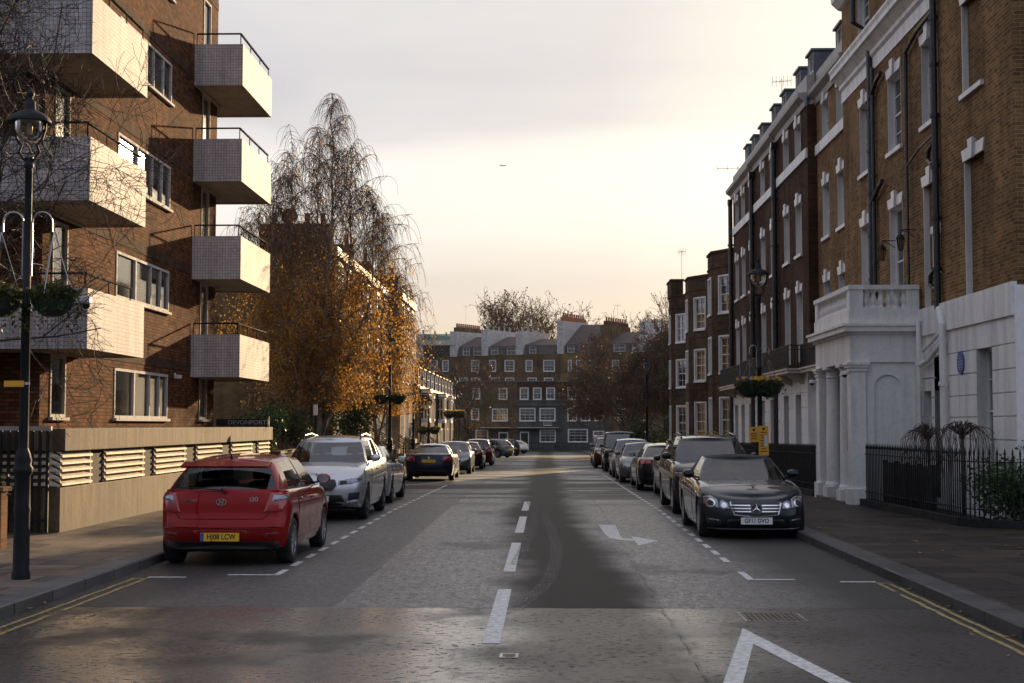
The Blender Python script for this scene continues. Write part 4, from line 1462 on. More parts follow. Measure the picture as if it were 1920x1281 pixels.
# ------------------------------------------------------------------ terraces further along on the left
lw = thing('boundary_wall', 'low dark wall with bushes behind it beyond the flats', 'wall', (-7.9, 42.0, 0), PL)
m = MB()
m.box(0, 15.0, 0, 0.25, -0.6, 1.05)
m.build('brickwork', 'dark_brick', lw)
m = MB()
m.box(0, 15.05, -0.04, 0.29, 1.05, 1.13)
m.build('coping', 'stained_concrete', lw)


def stoop(parent, u, z0, top=1.05):
    """flight of steps towards the street with sloping black handrails"""
    m = MB()
    n = 6
    for i in range(n):
        m.box(u - 0.6, u + 0.6, -1.9 + i * 0.3, -0.0, z0 + (top - z0) * i / n, z0 + (top - z0) * (i + 1) / n)
    s = m.build('steps', 'paving', parent, fix=True)
    for q in (-0.65, 0.65):
        m = MB()
        m.bar((u + q, -2.0, z0 + 0.95), (u + q, -0.05, top + 0.98), 0.05)
        m.bar((u + q, -2.0, z0 + 0.70), (u + q, -0.05, top + 0.73), 0.03)
        for i in range(9):
            y = -2.0 + 1.9 * i / 8
            zz = z0 + (top - z0) * i / 8
            m.bar((u + q, y, zz), (u + q, y, zz + 0.97), 0.025)
        m.bar((u + q, -2.02, z0), (u + q, -2.02, z0 + 1.15), 0.06)
        m.build('handrail', 'black_iron', s)


for k, (Y0, Y1, X, lab) in enumerate(((60, 67, -9.0, 'tall brown terraced house behind the golden birch, its bare side wall facing the flats'),
                                      (67, 74, -9.0, 'second tall terraced house from the bare side wall, mostly behind birch leaves'),
                                      (74, 81, -9.0, 'tall terraced house half hidden by the outer leaves of the birch'),
                                      (81, 90, -8.35, 'warm lit brick house with roof terrace railing where the tall left terrace ends'))):
    W = Y1 - Y0
    zg = gz(Y0)
    h_ = thing('terraced_house', lab, 'house', (X, Y0, 0), PL, 'terraced houses on the left of the street')
    holes = []
    for u in ((1.6, 4.6) if k < 3 else (1.3, 4.2, 7.2)):
        for z, h in ((1.25, 2.2), (4.4, 1.9), (7.2, 1.6)):
            holes.append(hole(u, z, 1.1, h))
            add_window(h_, u, z, w=1.1, h=h, depth=0.12, bars=(2, 4), lintel='flat', box=0.10)
    m = MB()
    m.wall(0, W, -1.5, 9.5, holes)
    shell(m, W, -1.5, 9.5, 9)
    m.build('wall', 'pale_yellow_brick' if k < 3 else 'warm_brick', h_, fix=False)
    m = MB()
    m.box(-0.2, 0.25, 0.15, 3.2, 9.5, 10.45)
    m.build('chimney', 'stock_brick', h_)
    m = MB()
    for i in range(4):
        m.lathe([(0.12, 0), (0.10, 0.4), (0.13, 0.42), (0.13, 0.46)], (0.02, 0.5 + i * 0.7, 10.45), 10)
    m.build('chimney_pots', 'terracotta', h_)
    m = MB()
    m.box(0, W, -0.12, 0.0, 9.1, 9.5)
    m.build('cornice', 'cream_render', h_)
    stoop(h_, 3.1 if k < 3 else 5.7, zg + 0.1)
    if k == 3:
        m = MB()
        for z in (9.95, 10.3):
            m.bar((2, 0.2, z), (W, 0.2, z), 0.04)
        for i in range(9):
            m.bar((2 + (W - 2) * i / 8, 0.2, 9.5), (2 + (W - 2) * i / 8, 0.2, 10.3), 0.03)
        m.build('terrace_railing', 'black_iron', h_)
ds = thing('satellite_dish', 'round dark dish on the roof behind the birch', 'satellite dish', (-11.05, 60.6, 10.0))
m = MB()
m.lathe([(0, 0.02), (0.2, 0.0), (0.34, -0.07), (0.36, -0.07), (0.21, 0.03), (0, 0.05)], (0, 0, 0.85), 24, axis='y')
m.build('reflector', 'dark_board', ds, smooth=True)
m = MB()
m.tube([(0, 0.05, -0.6), (0, 0.05, 0.85)], 0.04, 8)
m.build('mast', 'black_iron', ds)

for k in range(5):
    Y0 = 90 + k * 7
    W = 7
    zg = gz(Y0)
    lab = ['low brick house with dormers and first white oriel, next to the warm lit wall', 'low brick terrace house with dormers, second from the warm lit wall',
           'low brick terrace house with dormers, middle of the five', 'low brick terrace house with dormers, fourth from the warm lit wall',
           'low brick terrace house with dormers at the far left corner'][k]
    h_ = thing('mews_house', lab, 'house', (-8.1, Y0, 0), PL, 'low terraced houses with dormers on the left')
    holes = []
    for u in (1.5, 5.2):
        z, h = 2.3, 1.5
        if not (k in (0, 2, 3) and u < 3):
            holes.append(hole(u, z, 1.0, h))
            add_window(h_, u, z, w=1.0, h=h, depth=0.12, bars=(2, 4), lintel='flat', box=0.08)
        holes.append(hole(u, -0.1, 1.1, 1.6))
        add_window(h_, u, -0.1, w=1.1, h=1.6, depth=0.2, bars=(2, 2), lintel=None, box=0.12, sill=False)
    m = MB()
    m.wall(0, W, -1.6, 4.35, holes)
    shell(m, W, -1.6, 4.35, 8)
    m.build('wall', 'warm_brick' if k == 0 else 'stock_brick', h_, fix=False)
    if k in (0, 2, 3):
        m = MB()
        m.box(0.7, 2.3, -0.62, 0.0, 2.05, 2.25)
        m.box(0.6, 2.4, -0.72, 0.0, 3.95, 4.1)
        for a, b, c, d in ((0.72, 0.85, -0.6, -0.5), (2.15, 2.28, -0.6, -0.5), (0.72, 0.85, -0.1, 0), (2.15, 2.28, -0.1, 0), (1.46, 1.54, -0.6, -0.52)):
            m.box(a, b, c, d, 2.25, 3.95)
        for z in (2.25, 3.0, 3.8):
            m.box(0.85, 2.15, -0.6, -0.53, z, z + 0.08)
            m.box(0.72, 0.80, -0.5, -0.1, z, z + 0.08)
            m.box(2.20, 2.28, -0.5, -0.1, z, z + 0.08)
        oo = m.build('oriel', 'white_joinery', h_)
        m = MB()
        m.box(0.78, 2.22, -0.56, -0.02, 2.25, 3.95)
        m.build('pane', 'dark_glass', oo)
        m = MB()
        m.box(0.65, 2.35, -0.68, 0, 4.1, 4.2)
        m.build('lead_roof', 'lead', oo)
    m = MB()
    m.quad((0, 0.15, 4.35), (W, 0.15, 4.35), (W, 1.1, 6.0), (0, 1.1, 6.0))
    m.quad((0, 1.1, 6.0), (W, 1.1, 6.0), (W, 7, 6.6), (0, 7, 6.6))
    for u in (0, W):
        m.add([(u, 0.15, 4.35), (u, 1.1, 6.0), (u, 7, 6.6), (u, 8, 4.35)], [(0, 1, 2, 3)])
    m.build('roof', 'slate', h_, fix=False)
    for u in (1.8, 5.2):
        dormer(h_, u, 0.1, 4.4, 1.9, 1.15)
    m = MB()
    m.box(0, W, -0.1, 0.0, 4.2, 4.36)
    m.build('cornice', 'cream_render', h_)
    drainpipe(h_, [(0.05, -0.1, -1), (0.05, -0.1, 4.2)], 0.06)

# ------------------------------------------------------------------ terrace closing the street, and the taller one behind it
ZG = -1.4


def far_house(label, X0, X1, wins, mats, group='houses closing the end of the street', z2=5.06, top=7.45, canopies=(), doors=(), balc=None):
    h_ = thing('terraced_house', label, 'house', (X0, 180, 0), 0, group)
    W = X1 - X0
    holes = []
    for a, b, z0, z1, bars in wins:
        u = (a + b) / 2 - X0
        holes.append(hole(u, z0, b - a, z1 - z0))
        add_window(h_, u, z0, w=round(b - a, 2), h=round(z1 - z0, 2), depth=0.06, bars=bars, lintel=None, box=0.07, fw=0.07, behind='blind' if int(a * 7) % 3 or mats[0] == 'grey_brick' else None)
    m = MB()
    m.wall(0, W, ZG - 0.5, z2, [h for h in holes if h[3] < z2])
    shell(m, W, ZG - 0.5, z2, 8, roof=False)
    m.build('ground_storey', mats[0], h_, fix=False)
    m = MB()
    m.wall(0, W, z2, top, [h for h in holes if h[3] > z2], 0.002)
    shell(m, W, z2, top, 8)
    m.build('wall', mats[1], h_, fix=False)
    m = MB()
    m.box(-0.02, W + 0.02, -0.12, 0.0, top - 0.12, top + 0.05)
    m.build('parapet', 'lead', h_)
    if mats[0] == 'grey_brick':
        m = MB()
        m.box(0, W, -0.10, -0.002, 4.35, 4.5)
        m.build('string_course', 'grey_render', h_)
        m = MB()
        m.box(0, W, -0.06, -0.002, 4.98, 5.10)
        m.build('string_course', 'grey_render', h_)
    for a, b in canopies:
        m = MB()
        m.box(a - X0, b - X0, -0.9, 0, 1.52, 1.60)
        m.build('canopy', 'cream_render', h_)
    for a, b, z0, z1 in doors:
        m = MB()
        m.box(a - X0 - 0.12, a - X0, -0.08, 0.0, z0, z1 + 0.15)
        m.box(b - X0, b - X0 + 0.12, -0.08, 0.0, z0, z1 + 0.15)
        m.box(a - X0, b - X0, -0.08, 0.0, z1, z1 + 0.15)
        o_ = m.build('door_frame', 'white_joinery', h_)
        m = MB()
        m.box(a - X0, b - X0, -0.04, -0.005, z0, z1)
        m.build('door', 'black_trim', o_)
    if balc:
        m = MB()
        a, b = balc
        m.box(a - X0, b - X0, -0.5, 0, 1.80, 1.88)
        m.bar((a - X0, -0.48, 2.45), (b - X0, -0.48, 2.45), 0.06)
        k = int((b - a) / 0.16)
        for i in range(k + 1):
            m.bar((a - X0 + (b - a) * i / k, -0.48, 1.85), (a - X0 + (b - a) * i / k, -0.48, 2.45), 0.03)
        m.build('balcony', 'white_joinery', h_)
    m = MB()
    k = int(W / 0.25)
    for i in range(k):
        m.box(0.1 + i * 0.25, 0.14 + i * 0.25, -1.62, -1.58, ZG, ZG + 1.15)
    m.box(0, W, -1.64, -1.56, ZG + 1.05, ZG + 1.10)
    m.build('area_railing', 'black_iron', h_)
    return h_


S2, S3 = (2, 4), (3, 4)
far_house('grey painted house closing the street, with small white balcony and dark top storey', -3.75, 2.05,
          [(-3.34, -2.34, 5.16, 6.57, S2), (-1.66, -0.70, 5.16, 6.57, S2), (0.0, 1.0, 5.16, 6.57, S2), (-3.38, -1.48, 2.43, 3.98, S3), (-0.84, 1.05, 2.46, 3.98, S3), (-0.83, 1.08, -0.21, 1.28, S3)],
          ('grey_brick', 'dark_brick'), canopies=[(-3.75, 1.5)], doors=[(-3.25, -2.35, ZG, 0.9)], balc=(-0.4, 0.65))
far_house('grey painted house closing the street, right half without canopy', 2.05, 7.8,
          [(2.68, 3.68, 5.16, 6.6, S2), (4.36, 5.36, 5.16, 6.6, S2), (6.06, 7.06, 5.2, 6.6, S2), (2.68, 3.77, 2.43, 4.0, S2), (4.36, 5.44, 2.46, 4.0, S2), (6.05, 7.14, 2.46, 3.7, S2), (2.73, 5.13, -0.21, 1.33, S3), (5.9, 7.2, 0.0, 1.1, S2)],
          ('grey_brick', 'dark_brick'))
far_house('brown brick house left of the grey ones, with canopy over its door', -10.2, -3.75,
          [(-6.0, -5.03, 5.16, 6.5, S2), (-9.33, -8.47, 5.2, 6.5, S2), (-6.85, -4.97, 2.43, 3.9, S3), (-9.47, -8.6, 2.6, 3.98, S2), (-8.92, -7.45, -0.22, 1.24, S3)],
          ('stock_brick', 'stock_brick'), canopies=[(-8.4, -4.5)], doors=[(-5.95, -5.0, ZG, 0.85)])
far_house('brown brick house at the left corner behind the lamp posts', -17.0, -10.2, [(-15, -14, 5.2, 6.5, S2), (-12.6, -11.6, 5.2, 6.5, S2), (-15, -14, 2.5, 3.9, S2), (-12.6, -11.6, 2.5, 3.9, S2)], ('stock_brick', 'stock_brick'))
far_house('brown brick house behind the right hand trees', 7.8, 14.5, [(9, 10, 5.2, 6.5, S2), (11.6, 12.6, 5.2, 6.5, S2), (9, 10, 2.5, 3.9, S2), (11.6, 12.6, 2.5, 3.9, S2)], ('stock_brick', 'stock_brick'))
far_house('brown brick house hidden at the right end of the closing terrace', 14.5, 22.0, [(16, 17, 5.2, 6.5, S2), (19, 20, 5.2, 6.5, S2)], ('stock_brick', 'stock_brick'))

PX = [-18.3, -13.4, -8.85, -3.85, 2.05, 8.3, 13.9, 19.0]
WIN = {0: [(-16.8, -15.8), (-15, -14.2)], 1: [(-10.8, -9.75)], 2: [(-8.23, -7.35), (-6.0, -4.7)], 3: [(-2.97, -2.08), (-0.43, 1.13)], 4: [(3.13, 3.55), (4.3, 6.6)], 5: [(9.5, 10.4), (11.6, 12.6)], 6: [(15, 16), (17, 18)]}
DM = {0: [], 1: [(-11.95, -11.2), (-10.49, -9.4)], 2: [(-7.98, -7.04), (-5.68, -4.54)], 3: [(-2.4, -1.6)], 4: [(3.07, 3.96), (6.09, 7.75)], 5: [(9.73, 11.29), (12.4, 13.3)], 6: [(14.6, 15.9)]}
LB = ['pale modern top floor with green glass balustrade behind the terrace at the left', 'tall house behind with two long rows of red chimney pots and twin dormers', 'tall house behind with white stepped party wall and two white dormers',
      'tall house behind with skylight roof and one small dormer', 'tall yellow brick house behind with the highest white party wall and steep brown roof',
      'tall house behind with big brown chimney stack and skylights', 'tall house behind at the right, its white wall beside the bayed houses']
SH = 0.55
for k in range(7):
    X0, X1 = PX[k], PX[k + 1]
    W = X1 - X0
    e = 11.7 + 0.13 * k
    h_ = thing('tall_house', LB[k], 'house', (X0, 205, 0), 0, 'taller houses behind the closing terrace')
    holes = []
    for a, b in WIN[k]:
        u = (a + b) / 2 - X0
        holes.append(hole(u, 9.65, b - a, 1.55))
        add_window(h_, u, 9.65, w=round(b - a, 2), h=1.55, depth=0.08, bars=(2, 4) if b - a < 1.4 else (3, 4), lintel=None, box=0.07, fw=0.07, behind='blind' if k % 2 else None)
    for u in (W * 0.3, W * 0.7):
        holes.append(hole(u, 7.3, 1.2, 1.35))
        add_window(h_, u, 7.3, w=1.2, h=1.35, depth=0.08, bars=(3, 4), lintel=None, box=0.07, fw=0.08)
    m = MB()
    m.wall(0, W, -2, e, holes)
    shell(m, W, -2, e, 9, roof=False)
    m.build('wall', 'pale_yellow_brick' if k in (4,) else 'stock_brick', h_, fix=False)
    zr = (15.0, 14.9, 14.9, 14.6, 16.7, 15.6, 15.6)[k]
    if k:
        m = MB()
        sh = SH * 5
        # a mansard face with the dormers in it, then the main slope
        m.quad((0, 0.05, e), (W, 0.05, e), (W + 0.3, 0.6, e + 1.4), (0.3, 0.6, e + 1.4))
        m.quad((0.3, 0.6, e + 1.4), (W + 0.3, 0.6, e + 1.4), (W + sh, 5, zr), (sh, 5, zr))
        m.quad((sh, 5, zr), (W + sh, 5, zr), (W + sh, 9, e), (sh, 9, e))
        m.add([(W, 0.05, e), (W + 0.3, 0.6, e + 1.4), (W + sh, 5, zr), (W + sh, 9, e)], [(0, 1, 2, 3)])
        m.build('roof', 'brown_tile', h_, fix=False)
        for a, b in DM[k]:
            u = (a + b) / 2 - X0
            dormer(h_, u, -0.05, e + 0.05, max(1.2, b - a + 0.3), 1.15)
    else:
        m = MB()
        m.box(0.4, W - 0.2, 0.1, 6, e, e + 1.7)
        m.build('upper_storey', 'dark_glass', h_)
        m = MB()
        m.box(0, W, -0.3, 6, e + 1.7, e + 2.4)
        m.build('roof', 'cream_render', h_)
        m = MB()
        m.box(0.5, W - 0.1, 0.2, 0.24, e + 2.4, e + 3.35)
        m.build('glass_balustrade', 'green_glass', h_)
    # white party wall running back to the right
    zt = (15.0, 15.4, 15.6, 15.4, 16.9, 16.3, 16.7)[k]
    m = MB()
    m.add([(x + dx, y, z) for dx in (-0.55, 0.35) for x, y, z in ((0, -0.15, e - 0.1), (0, -0.15, zt), (SH * 7, 7, zt + 0.1), (SH * 7, 7, e - 0.1))],
          [(0, 1, 2, 3), (7, 6, 5, 4), (0, 4, 5, 1), (1, 5, 6, 2), (2, 6, 7, 3)])
    m.build('party_wall', 'party_white' if k not in (5,) else 'stock_brick', h_)
    m = MB()
    big = k in (1, 4, 5)
    n = {0: 3, 1: 12, 2: 5, 3: 5, 4: 10, 5: 9, 6: 7}[k]
    m.box(0.0, 0.1, 0.5, 0.6, zt, zt + 0.1)
    st = MB()
    st.add([(x + dx, y, z) for dx in (-0.45, 0.25) for x, y, z in ((0.4, 0.7, zt - 0.1), (0.4, 0.7, zt + 0.55 * big + 0.1), (SH * 6.6, 6.6, zt + 0.55 * big + 0.1), (SH * 6.6, 6.6, zt - 0.1))],
           [(0, 1, 2, 3), (7, 6, 5, 4), (0, 4, 5, 1), (1, 5, 6, 2), (2, 6, 7, 3)])
    ch = st.build('chimney', {1: 'stock_brick', 4: 'terracotta', 5: 'soot_brick'}.get(k, 'party_white'), h_)
    m = MB()
    for i in range(n):
        q = 0.9 + 5.4 * i / max(1, n - 1)
        m.lathe([(0.15, 0), (0.12, 0.5), (0.15, 0.52), (0.15, 0.58)], (SH * q - 0.1, q, zt + 0.55 * big + 0.1), 8)
    m.build('chimney_pots', 'terracotta' if k in (1, 4, 5) else 'grey_cornice', ch)
# the mansard dormer with a slate hood on the yellow house
aerial('thin white mast on the roofs at the left, nearer the green glass', -11.7, 205.5, 13.0, 6.2, 5, 0.3)
aerial('thin white mast on the roofs, right of its twin', -9.9, 205.6, 13.0, 6.2, 5, 0.3)
aerial('television aerial above the big brown chimney stack', 10.4, 208, 16.5, 3.0, 6, 0.5)
aerial('television aerial left of the big brown chimney stack', 4.9, 208, 17.2, 1.6, 6, 0.5)


# ------------------------------------------------------------------ cars
def curve(pts):
    """smooth monotone curve through (s, v) points"""
    xs, ys = [p[0] for p in pts], [p[1] for p in pts]
    n = len(xs)
    d = [(ys[i + 1] - ys[i]) / (xs[i + 1] - xs[i]) for i in range(n - 1)]
    m = [d[0]] + [0 if d[i - 1] * d[i] <= 0 else 2 * d[i - 1] * d[i] / (d[i - 1] + d[i]) for i in range(1, n - 1)] + [d[-1]]

    def f(s):
        if s <= xs[0]:
            return ys[0]
        if s >= xs[-1]:
            return ys[-1]
        i = max(k for k in range(n - 1) if xs[k] <= s)
        h = xs[i + 1] - xs[i]
        t = (s - xs[i]) / h
        return (ys[i] * (1 + 2 * t) * (1 - t) ** 2 + m[i] * h * t * (1 - t) ** 2 + ys[i + 1] * t * t * (3 - 2 * t) + m[i + 1] * h * t * t * (t - 1))
    return f


TS = [0.0, 0.06, 0.14, 0.25, 0.37, 0.5, 0.62, 0.74, 0.84, 0.92, 0.97, 1.0]


class Car:
    def __init__(self, name, label, paint_, x, y, toward, L=4.6, W=1.82, H=1.45, wb=2.75, fo=0.85, r=0.32, zs=0.20, deck=None, glass=None, af=0.75, nf=2.6, ar=0.6, nr=3.0,
                 pf=None, pr=None, tumble=0.035, z=0.0, rot=None, rim='alloy', spokes=5, tint=False, roofmat=None, group='cars parked along the street', archgap=0.055, rails=False, detail=2, cat='car'):
        self.L, self.hw, self.H, self.wb, self.fo, self.r, self.zs = L, W / 2, H, wb, fo, r, zs
        self.af, self.nf, self.ar, self.nr = af, nf, ar, nr
        self.deck = curve(deck)
        self.pf = curve(pf or [(0, 0.10), (0.2, 0.02), (0.35, 0.0), (0.55, 0.01), (0.75, 0.05), (0.92, 0.14), (1, 0.26)])
        self.pr = curve(pr or [(0, 0.10), (0.2, 0.02), (0.4, 0.0), (0.6, 0.015), (0.8, 0.05), (1, 0.12)])
        tb = tumble
        self.lat = curve([(0, 0.93), (0.12, 0.965), (0.3, 0.985), (0.5, 0.995), (0.66, 1.0), (0.8, 0.99), (0.92, 0.965), (1, 0.965 - tb)])
        self.ra = r + archgap
        self.paint = paint_
        self.detail = detail
        rz = (PI if toward else 0.0) if rot is None else rot
        self.root = thing(name, label, cat, (x, y, z), rz, group)
        self.side = {}
        self._body(roofmat, glass)
        self._glass(glass, tint, roofmat, rails)
        self._wheels(rim, spokes)

    # -- surface description
    def half(self, s):
        L, w = self.L, self.hw
        q = 1.0
        if s < self.af:
            u = max(0.0, min(1.0, 1 - s / self.af))
            q = max(0.0, 1 - u ** self.nf) ** (1 / self.nf)
        if s > L - self.ar:
            u = max(0.0, min(1.0, 1 - (L - s) / self.ar))
            q = min(q, max(0.0, 1 - u ** self.nr) ** (1 / self.nr))
        return w * q

    def zb(self, s):
        e = 0.05 * max(0, 1 - s / 0.5) + 0.08 * max(0, 1 - (self.L - s) / 0.5)
        return self.zs + e

    def arch(self, s):
        for c in (self.fo, self.fo + self.wb):
            d = abs(s - c)
            if d < self.ra:
                return self.r + math.sqrt(self.ra ** 2 - d * d)
        return 0

    def wts(self, s):
        wf = max(0.0, 1 - s / self.af) ** 0.8 if s < self.af else 0.0
        wr = max(0.0, 1 - (self.L - s) / self.ar) ** 0.8 if s > self.L - self.ar else 0.0
        return wf, wr

    def pt(self, s, t, sd, off=0.0):
        a, b = self.zb(s), self.deck(s)
        z = max(a + (b - a) * t, self.arch(s))
        wf, wr = self.wts(s)
        x = sd * (self.half(s) * self.lat(t) + off)
        return (x, self.L / 2 - (s + wf * self.pf(t) - wr * self.pr(t)), z)

    def sidept(self, s, z, sd, off=0.0):
        a, b = self.zb(s), self.deck(s)
        p = self.pt(s, max(0, min(1, (z - a) / (b - a))), sd, off)
        return (p[0], p[1], z)

    def endpt(self, l, z, rear=False, off=0.0):
        """point of the nose (or tail) at lateral l and height z"""
        af, nf = (self.ar, self.nr) if rear else (self.af, self.nf)
        ds = 0.1
        for _ in range(4):
            s = self.L - ds if rear else ds
            a, b = self.zb(s), self.deck(s)
            t = max(0, min(1, (z - a) / (b - a)))
            q = min(0.9995, abs(l) / (self.hw * self.lat(t)))
            u = (1 - q ** nf) ** (1 / nf)
            ds = af * (1 - u)
        wgt = max(0, u) ** 0.8
        s = ds + wgt * (self.pr(t) if rear else self.pf(t))
        # outward direction in plan
        nx, ny = (q ** (nf - 1)) / self.hw, (u ** (nf - 1)) / af
        k = math.hypot(nx, ny) or 1
        sx = 1 if l >= 0 else -1
        x, y = l + sx * nx / k * off, self.L / 2 - s + ny / k * off
        if rear:
            y = -self.L / 2 + s - ny / k * off
        return (x, y, z)

    def endpatch(self, name, poly, mat, rear=False, off=0.006, parent=None, both=True, thick=0.03, smooth=True):
        """solid patch with the given (lateral, height) outline lying on nose or tail"""
        out = []
        for sg in ((1, -1) if both else (1,)):
            pts = []
            n = len(poly)
            for i in range(n):
                a, b = poly[i], poly[(i + 1) % n]
                k = max(1, int(math.dist(a, b) / 0.07))
                pts += [(a[0] + (b[0] - a[0]) * j / k, a[1] + (b[1] - a[1]) * j / k) for j in range(k)]
            cx, cz = sum(p[0] for p in pts) / len(pts), sum(p[1] for p in pts) / len(pts)
            m = MB()
            rows = [[self.endpt(sg * p[0], p[1], rear, off - thick) for p in pts]]
            for f in (1.0, 0.97, 0.72, 0.45, 0.2):
                rows.append([self.endpt(sg * (cx + (p[0] - cx) * f), cz + (p[1] - cz) * f, rear, off + (0.0 if f == 1 else 0.003)) for p in pts])
            rows = [r_ + [r_[0]] for r_ in rows]
            m.grid(rows)
            m.add([tuple(p) for p in rows[-1][:-1]], [tuple(range(len(pts)))])
            out.append(m.build(name, mat, parent or self.root, smooth=smooth))
        return out

    def plate(self, text, z, rear=False, mat=None, l=0.0, sx=1.0, flag=False):
        p = self.endpt(l, z, rear, 0.012)
        m = MB()
        m.box(-0.26, 0.26, -0.008, 0.008, -0.056, 0.056)
        o = m.build('number_plate', mat or ('plate_yellow' if rear else 'plate_white'), self.root)
        o.location = (p[0], p[1], p[2])
        if not rear:
            o.rotation_euler = (0, 0, PI)
        if text:
            inst('lettering', text_mesh(text, 0.10, 'black_letter', 0.001, 0.0018, sx=sx), o, (0.02 if flag else 0, -0.0095, 0.0))
        if flag:
            m = MB()
            m.box(-0.258, -0.215, -0.0095, -0.008, -0.054, 0.054)
            m.build('blue_band', 'plate_blue', o)
        return o

    # -- build
    def _body(self, roofmat, glass):
        L = self.L
        st = []
        n = 10
        for i in range(n):
            ph = PI / 2 * i / n
            st.append(self.af * (1 - math.cos(ph) ** (2 / self.nf)))
            st.append(L - self.ar * (1 - math.cos(ph) ** (2 / self.nr)))
        for c in (self.fo, self.fo + self.wb):
            for k in range(-7, 8):
                st.append(c + self.ra * math.sin(PI / 2 * k / 7) * (1.0 if abs(k) < 7 else 0.9999))
            st += [c - self.ra - 0.012, c + self.ra + 0.012]
        s = self.af
        while s < L - self.ar:
            st.append(s)
            s += 0.13
        st = sorted(st)
        st = [a for i, a in enumerate(st) if i == 0 or a - st[i - 1] > 0.0015]
        self.st = st
        m = MB()
        NT_ = len(TS)
        rows = []
        Q = [0.8, 0.55, 0.28, 0.0, -0.28, -0.55, -0.8]
        for s in st:
            row = [self.pt(s, t, 1) for t in TS]
            a = row[-1]
            hood = 0.045 if glass and s < glass['wb'] + 0.3 else 0.035
            for q in Q:
                row.append((a[0] * q, a[1], a[2] + hood * (1 - q * q)))
            row += [self.pt(s, t, -1) for t in reversed(TS)]
            rows.append(row)
        # split: the part of the deck under the glasshouse belongs to the dark interior
        gi = MB()
        nn = len(rows[0])
        for r_ in rows:
            m.v.extend(r_)
        for i in range(len(rows) - 1):
            smid = (st[i] + st[i + 1]) / 2
            for k in range(nn - 1):
                f = (i * nn + k, i * nn + k + 1, (i + 1) * nn + k + 1, (i + 1) * nn + k)
                inside = NT_ - 1 <= k < NT_ + len(Q) and glass and glass['wb'] + 0.16 < smid < glass['rb'] - 0.16
                m.f.append(f)
                m.mi.append(1 if inside else 0)
        o = m.build('body', [self.paint, 'seat_cloth'], self.root, smooth=True)
        self.body = o
        m = MB()
        hw = self.hw - 0.03
        m.box(-hw + 0.22, hw - 0.22, -L / 2 + 0.25, L / 2 - 0.3, self.zs - 0.02, self.zs + 0.35)
        for c in (self.fo, self.fo + self.wb):
            y = L / 2 - c
            for sd in (-1, 1):
                prof = [(self.ra - 0.004, sd * (hw + 0.0)), (self.ra - 0.004, sd * (hw - 0.26))]
                m.lathe(prof, (0, y, self.r), 20, 'x', -0.35, PI + 0.35)
                m.box(*sorted((sd * (hw - 0.26), sd * (hw - 0.24))), y - self.ra, y + self.ra, self.zs, self.r + self.ra)
        m.build('underbody', 'underbody', self.root, fix=False)

    def _glass(self, g, tint, roofmat, rails):
        """g: wb, wt, rt, rb = s of windscreen base/top and rear glass top/base; hb, ht half widths; zt roof edge curve; fb, fc pillar fractions"""
        root = self.root
        L = self.L
        nf = 6
        hb, ht = g['hb'], g['ht']
        hbr, htr = g.get('hbr', hb * 0.96), g.get('htr', ht * 0.97)
        zt = curve(g['zt'])
        cb, ct = g.get('cb', 0.16), 0.10
        base, top, kind = [], [], []
        for k in range(nf + 1):
            l = k / nf
            base.append((l * hb * 0.97, g['wb'] + cb * l * l))
            top.append((l * ht * 0.95, g['wt'] + ct * l * l))
            kind.append('windscreen')
        fr = [0.015] + g['f']            # first entry after the A pillar
        kinds = g['k']
        sA_b, sC_b = g['wb'] + cb + 0.05, g['rb'] - 0.16
        sA_t, sC_t = g['wt'] + ct + 0.03, g['rt'] - 0.10
        for i, f in enumerate(fr):
            hb_ = hb + (hbr - hb) * f + 0.012 * math.sin(PI * f)
            ht_ = ht + (htr - ht) * f + 0.02 * math.sin(PI * f)
            base.append((hb_, sA_b + (sC_b - sA_b) * f))
            top.append((ht_, sA_t + (sC_t - sA_t) * f))
        base.append((hbr, sC_b + 0.03))
        top.append((htr, sC_t + 0.03))
        for k in range(nf + 1):
            l = 1 - k / nf
            base.append((l * hbr * 0.96, g['rb'] - 0.12 * l * l))
            top.append((l * htr * 0.94, g['rt'] - 0.07 * l * l))
        nside = len(fr)
        # what lies between column i and i+1
        seg = ['windscreen'] * nf + ['pillar'] + kinds + ['pillar', 'pillar'] + ['rear_window'] * nf
        seg = seg[:len(base) - 1] if len(seg) >= len(base) - 1 else seg + ['pillar'] * (len(base) - 1 - len(seg))
        rows_t = [0.0, 0.045, 0.25, 0.5, 0.75, 0.92, 1.0]
        P = []
        for (xb, sb_), (xt, s_t) in zip(base, top):
            c_ = []
            zb_ = self.deck(sb_) + g.get('lift', 0.0)
            for t in rows_t:
                bul = 4 * t * (1 - t)
                x = xb + (xt - xb) * t + 0.018 * bul * (1 if xb > 0.05 else 0)
                s = sb_ + (s_t - sb_) * t
                fr_ = -0.02 * bul if sb_ < L * 0.4 and xb < hb * 0.9 else (0.015 * bul if sb_ > L * 0.7 and xb < hb * 0.9 else 0)
                c_.append((x, L / 2 - (s + fr_), zb_ + (zt(s_t) - zb_) * t))
            P.append(c_)
        cab = MB()
        parts = {}
        for sd in (1, -1):
            for i in range(len(P) - 1):
                kd = seg[i]
                for j in range(len(rows_t) - 1):
                    q = [P[i][j], P[i + 1][j], P[i + 1][j + 1], P[i][j + 1]]
                    q = [(sd * x, y, z) for x, y, z in q]
                    if kd in ('pillar', 'bpillar', 'solid') or j in (0, len(rows_t) - 2):
                        cab.cur = 1 if kd == 'bpillar' else 0
                        cab.quad(*q)
                    else:
                        key = kd if kd in ('windscreen', 'rear_window') else kd + str(sd)
                        parts.setdefault(key, MB()).quad(*q)
        cab.cur = 2 if roofmat else 0
        R_ = [1, 0.8, 0.5, 0.2, 0, -0.2, -0.5, -0.8, -1]
        rws = []
        for c_ in P:
            x, y, z = c_[-1]
            rws.append([(x * q, y, z + g.get('crown', 0.05) * (1 - q * q)) for q in R_])
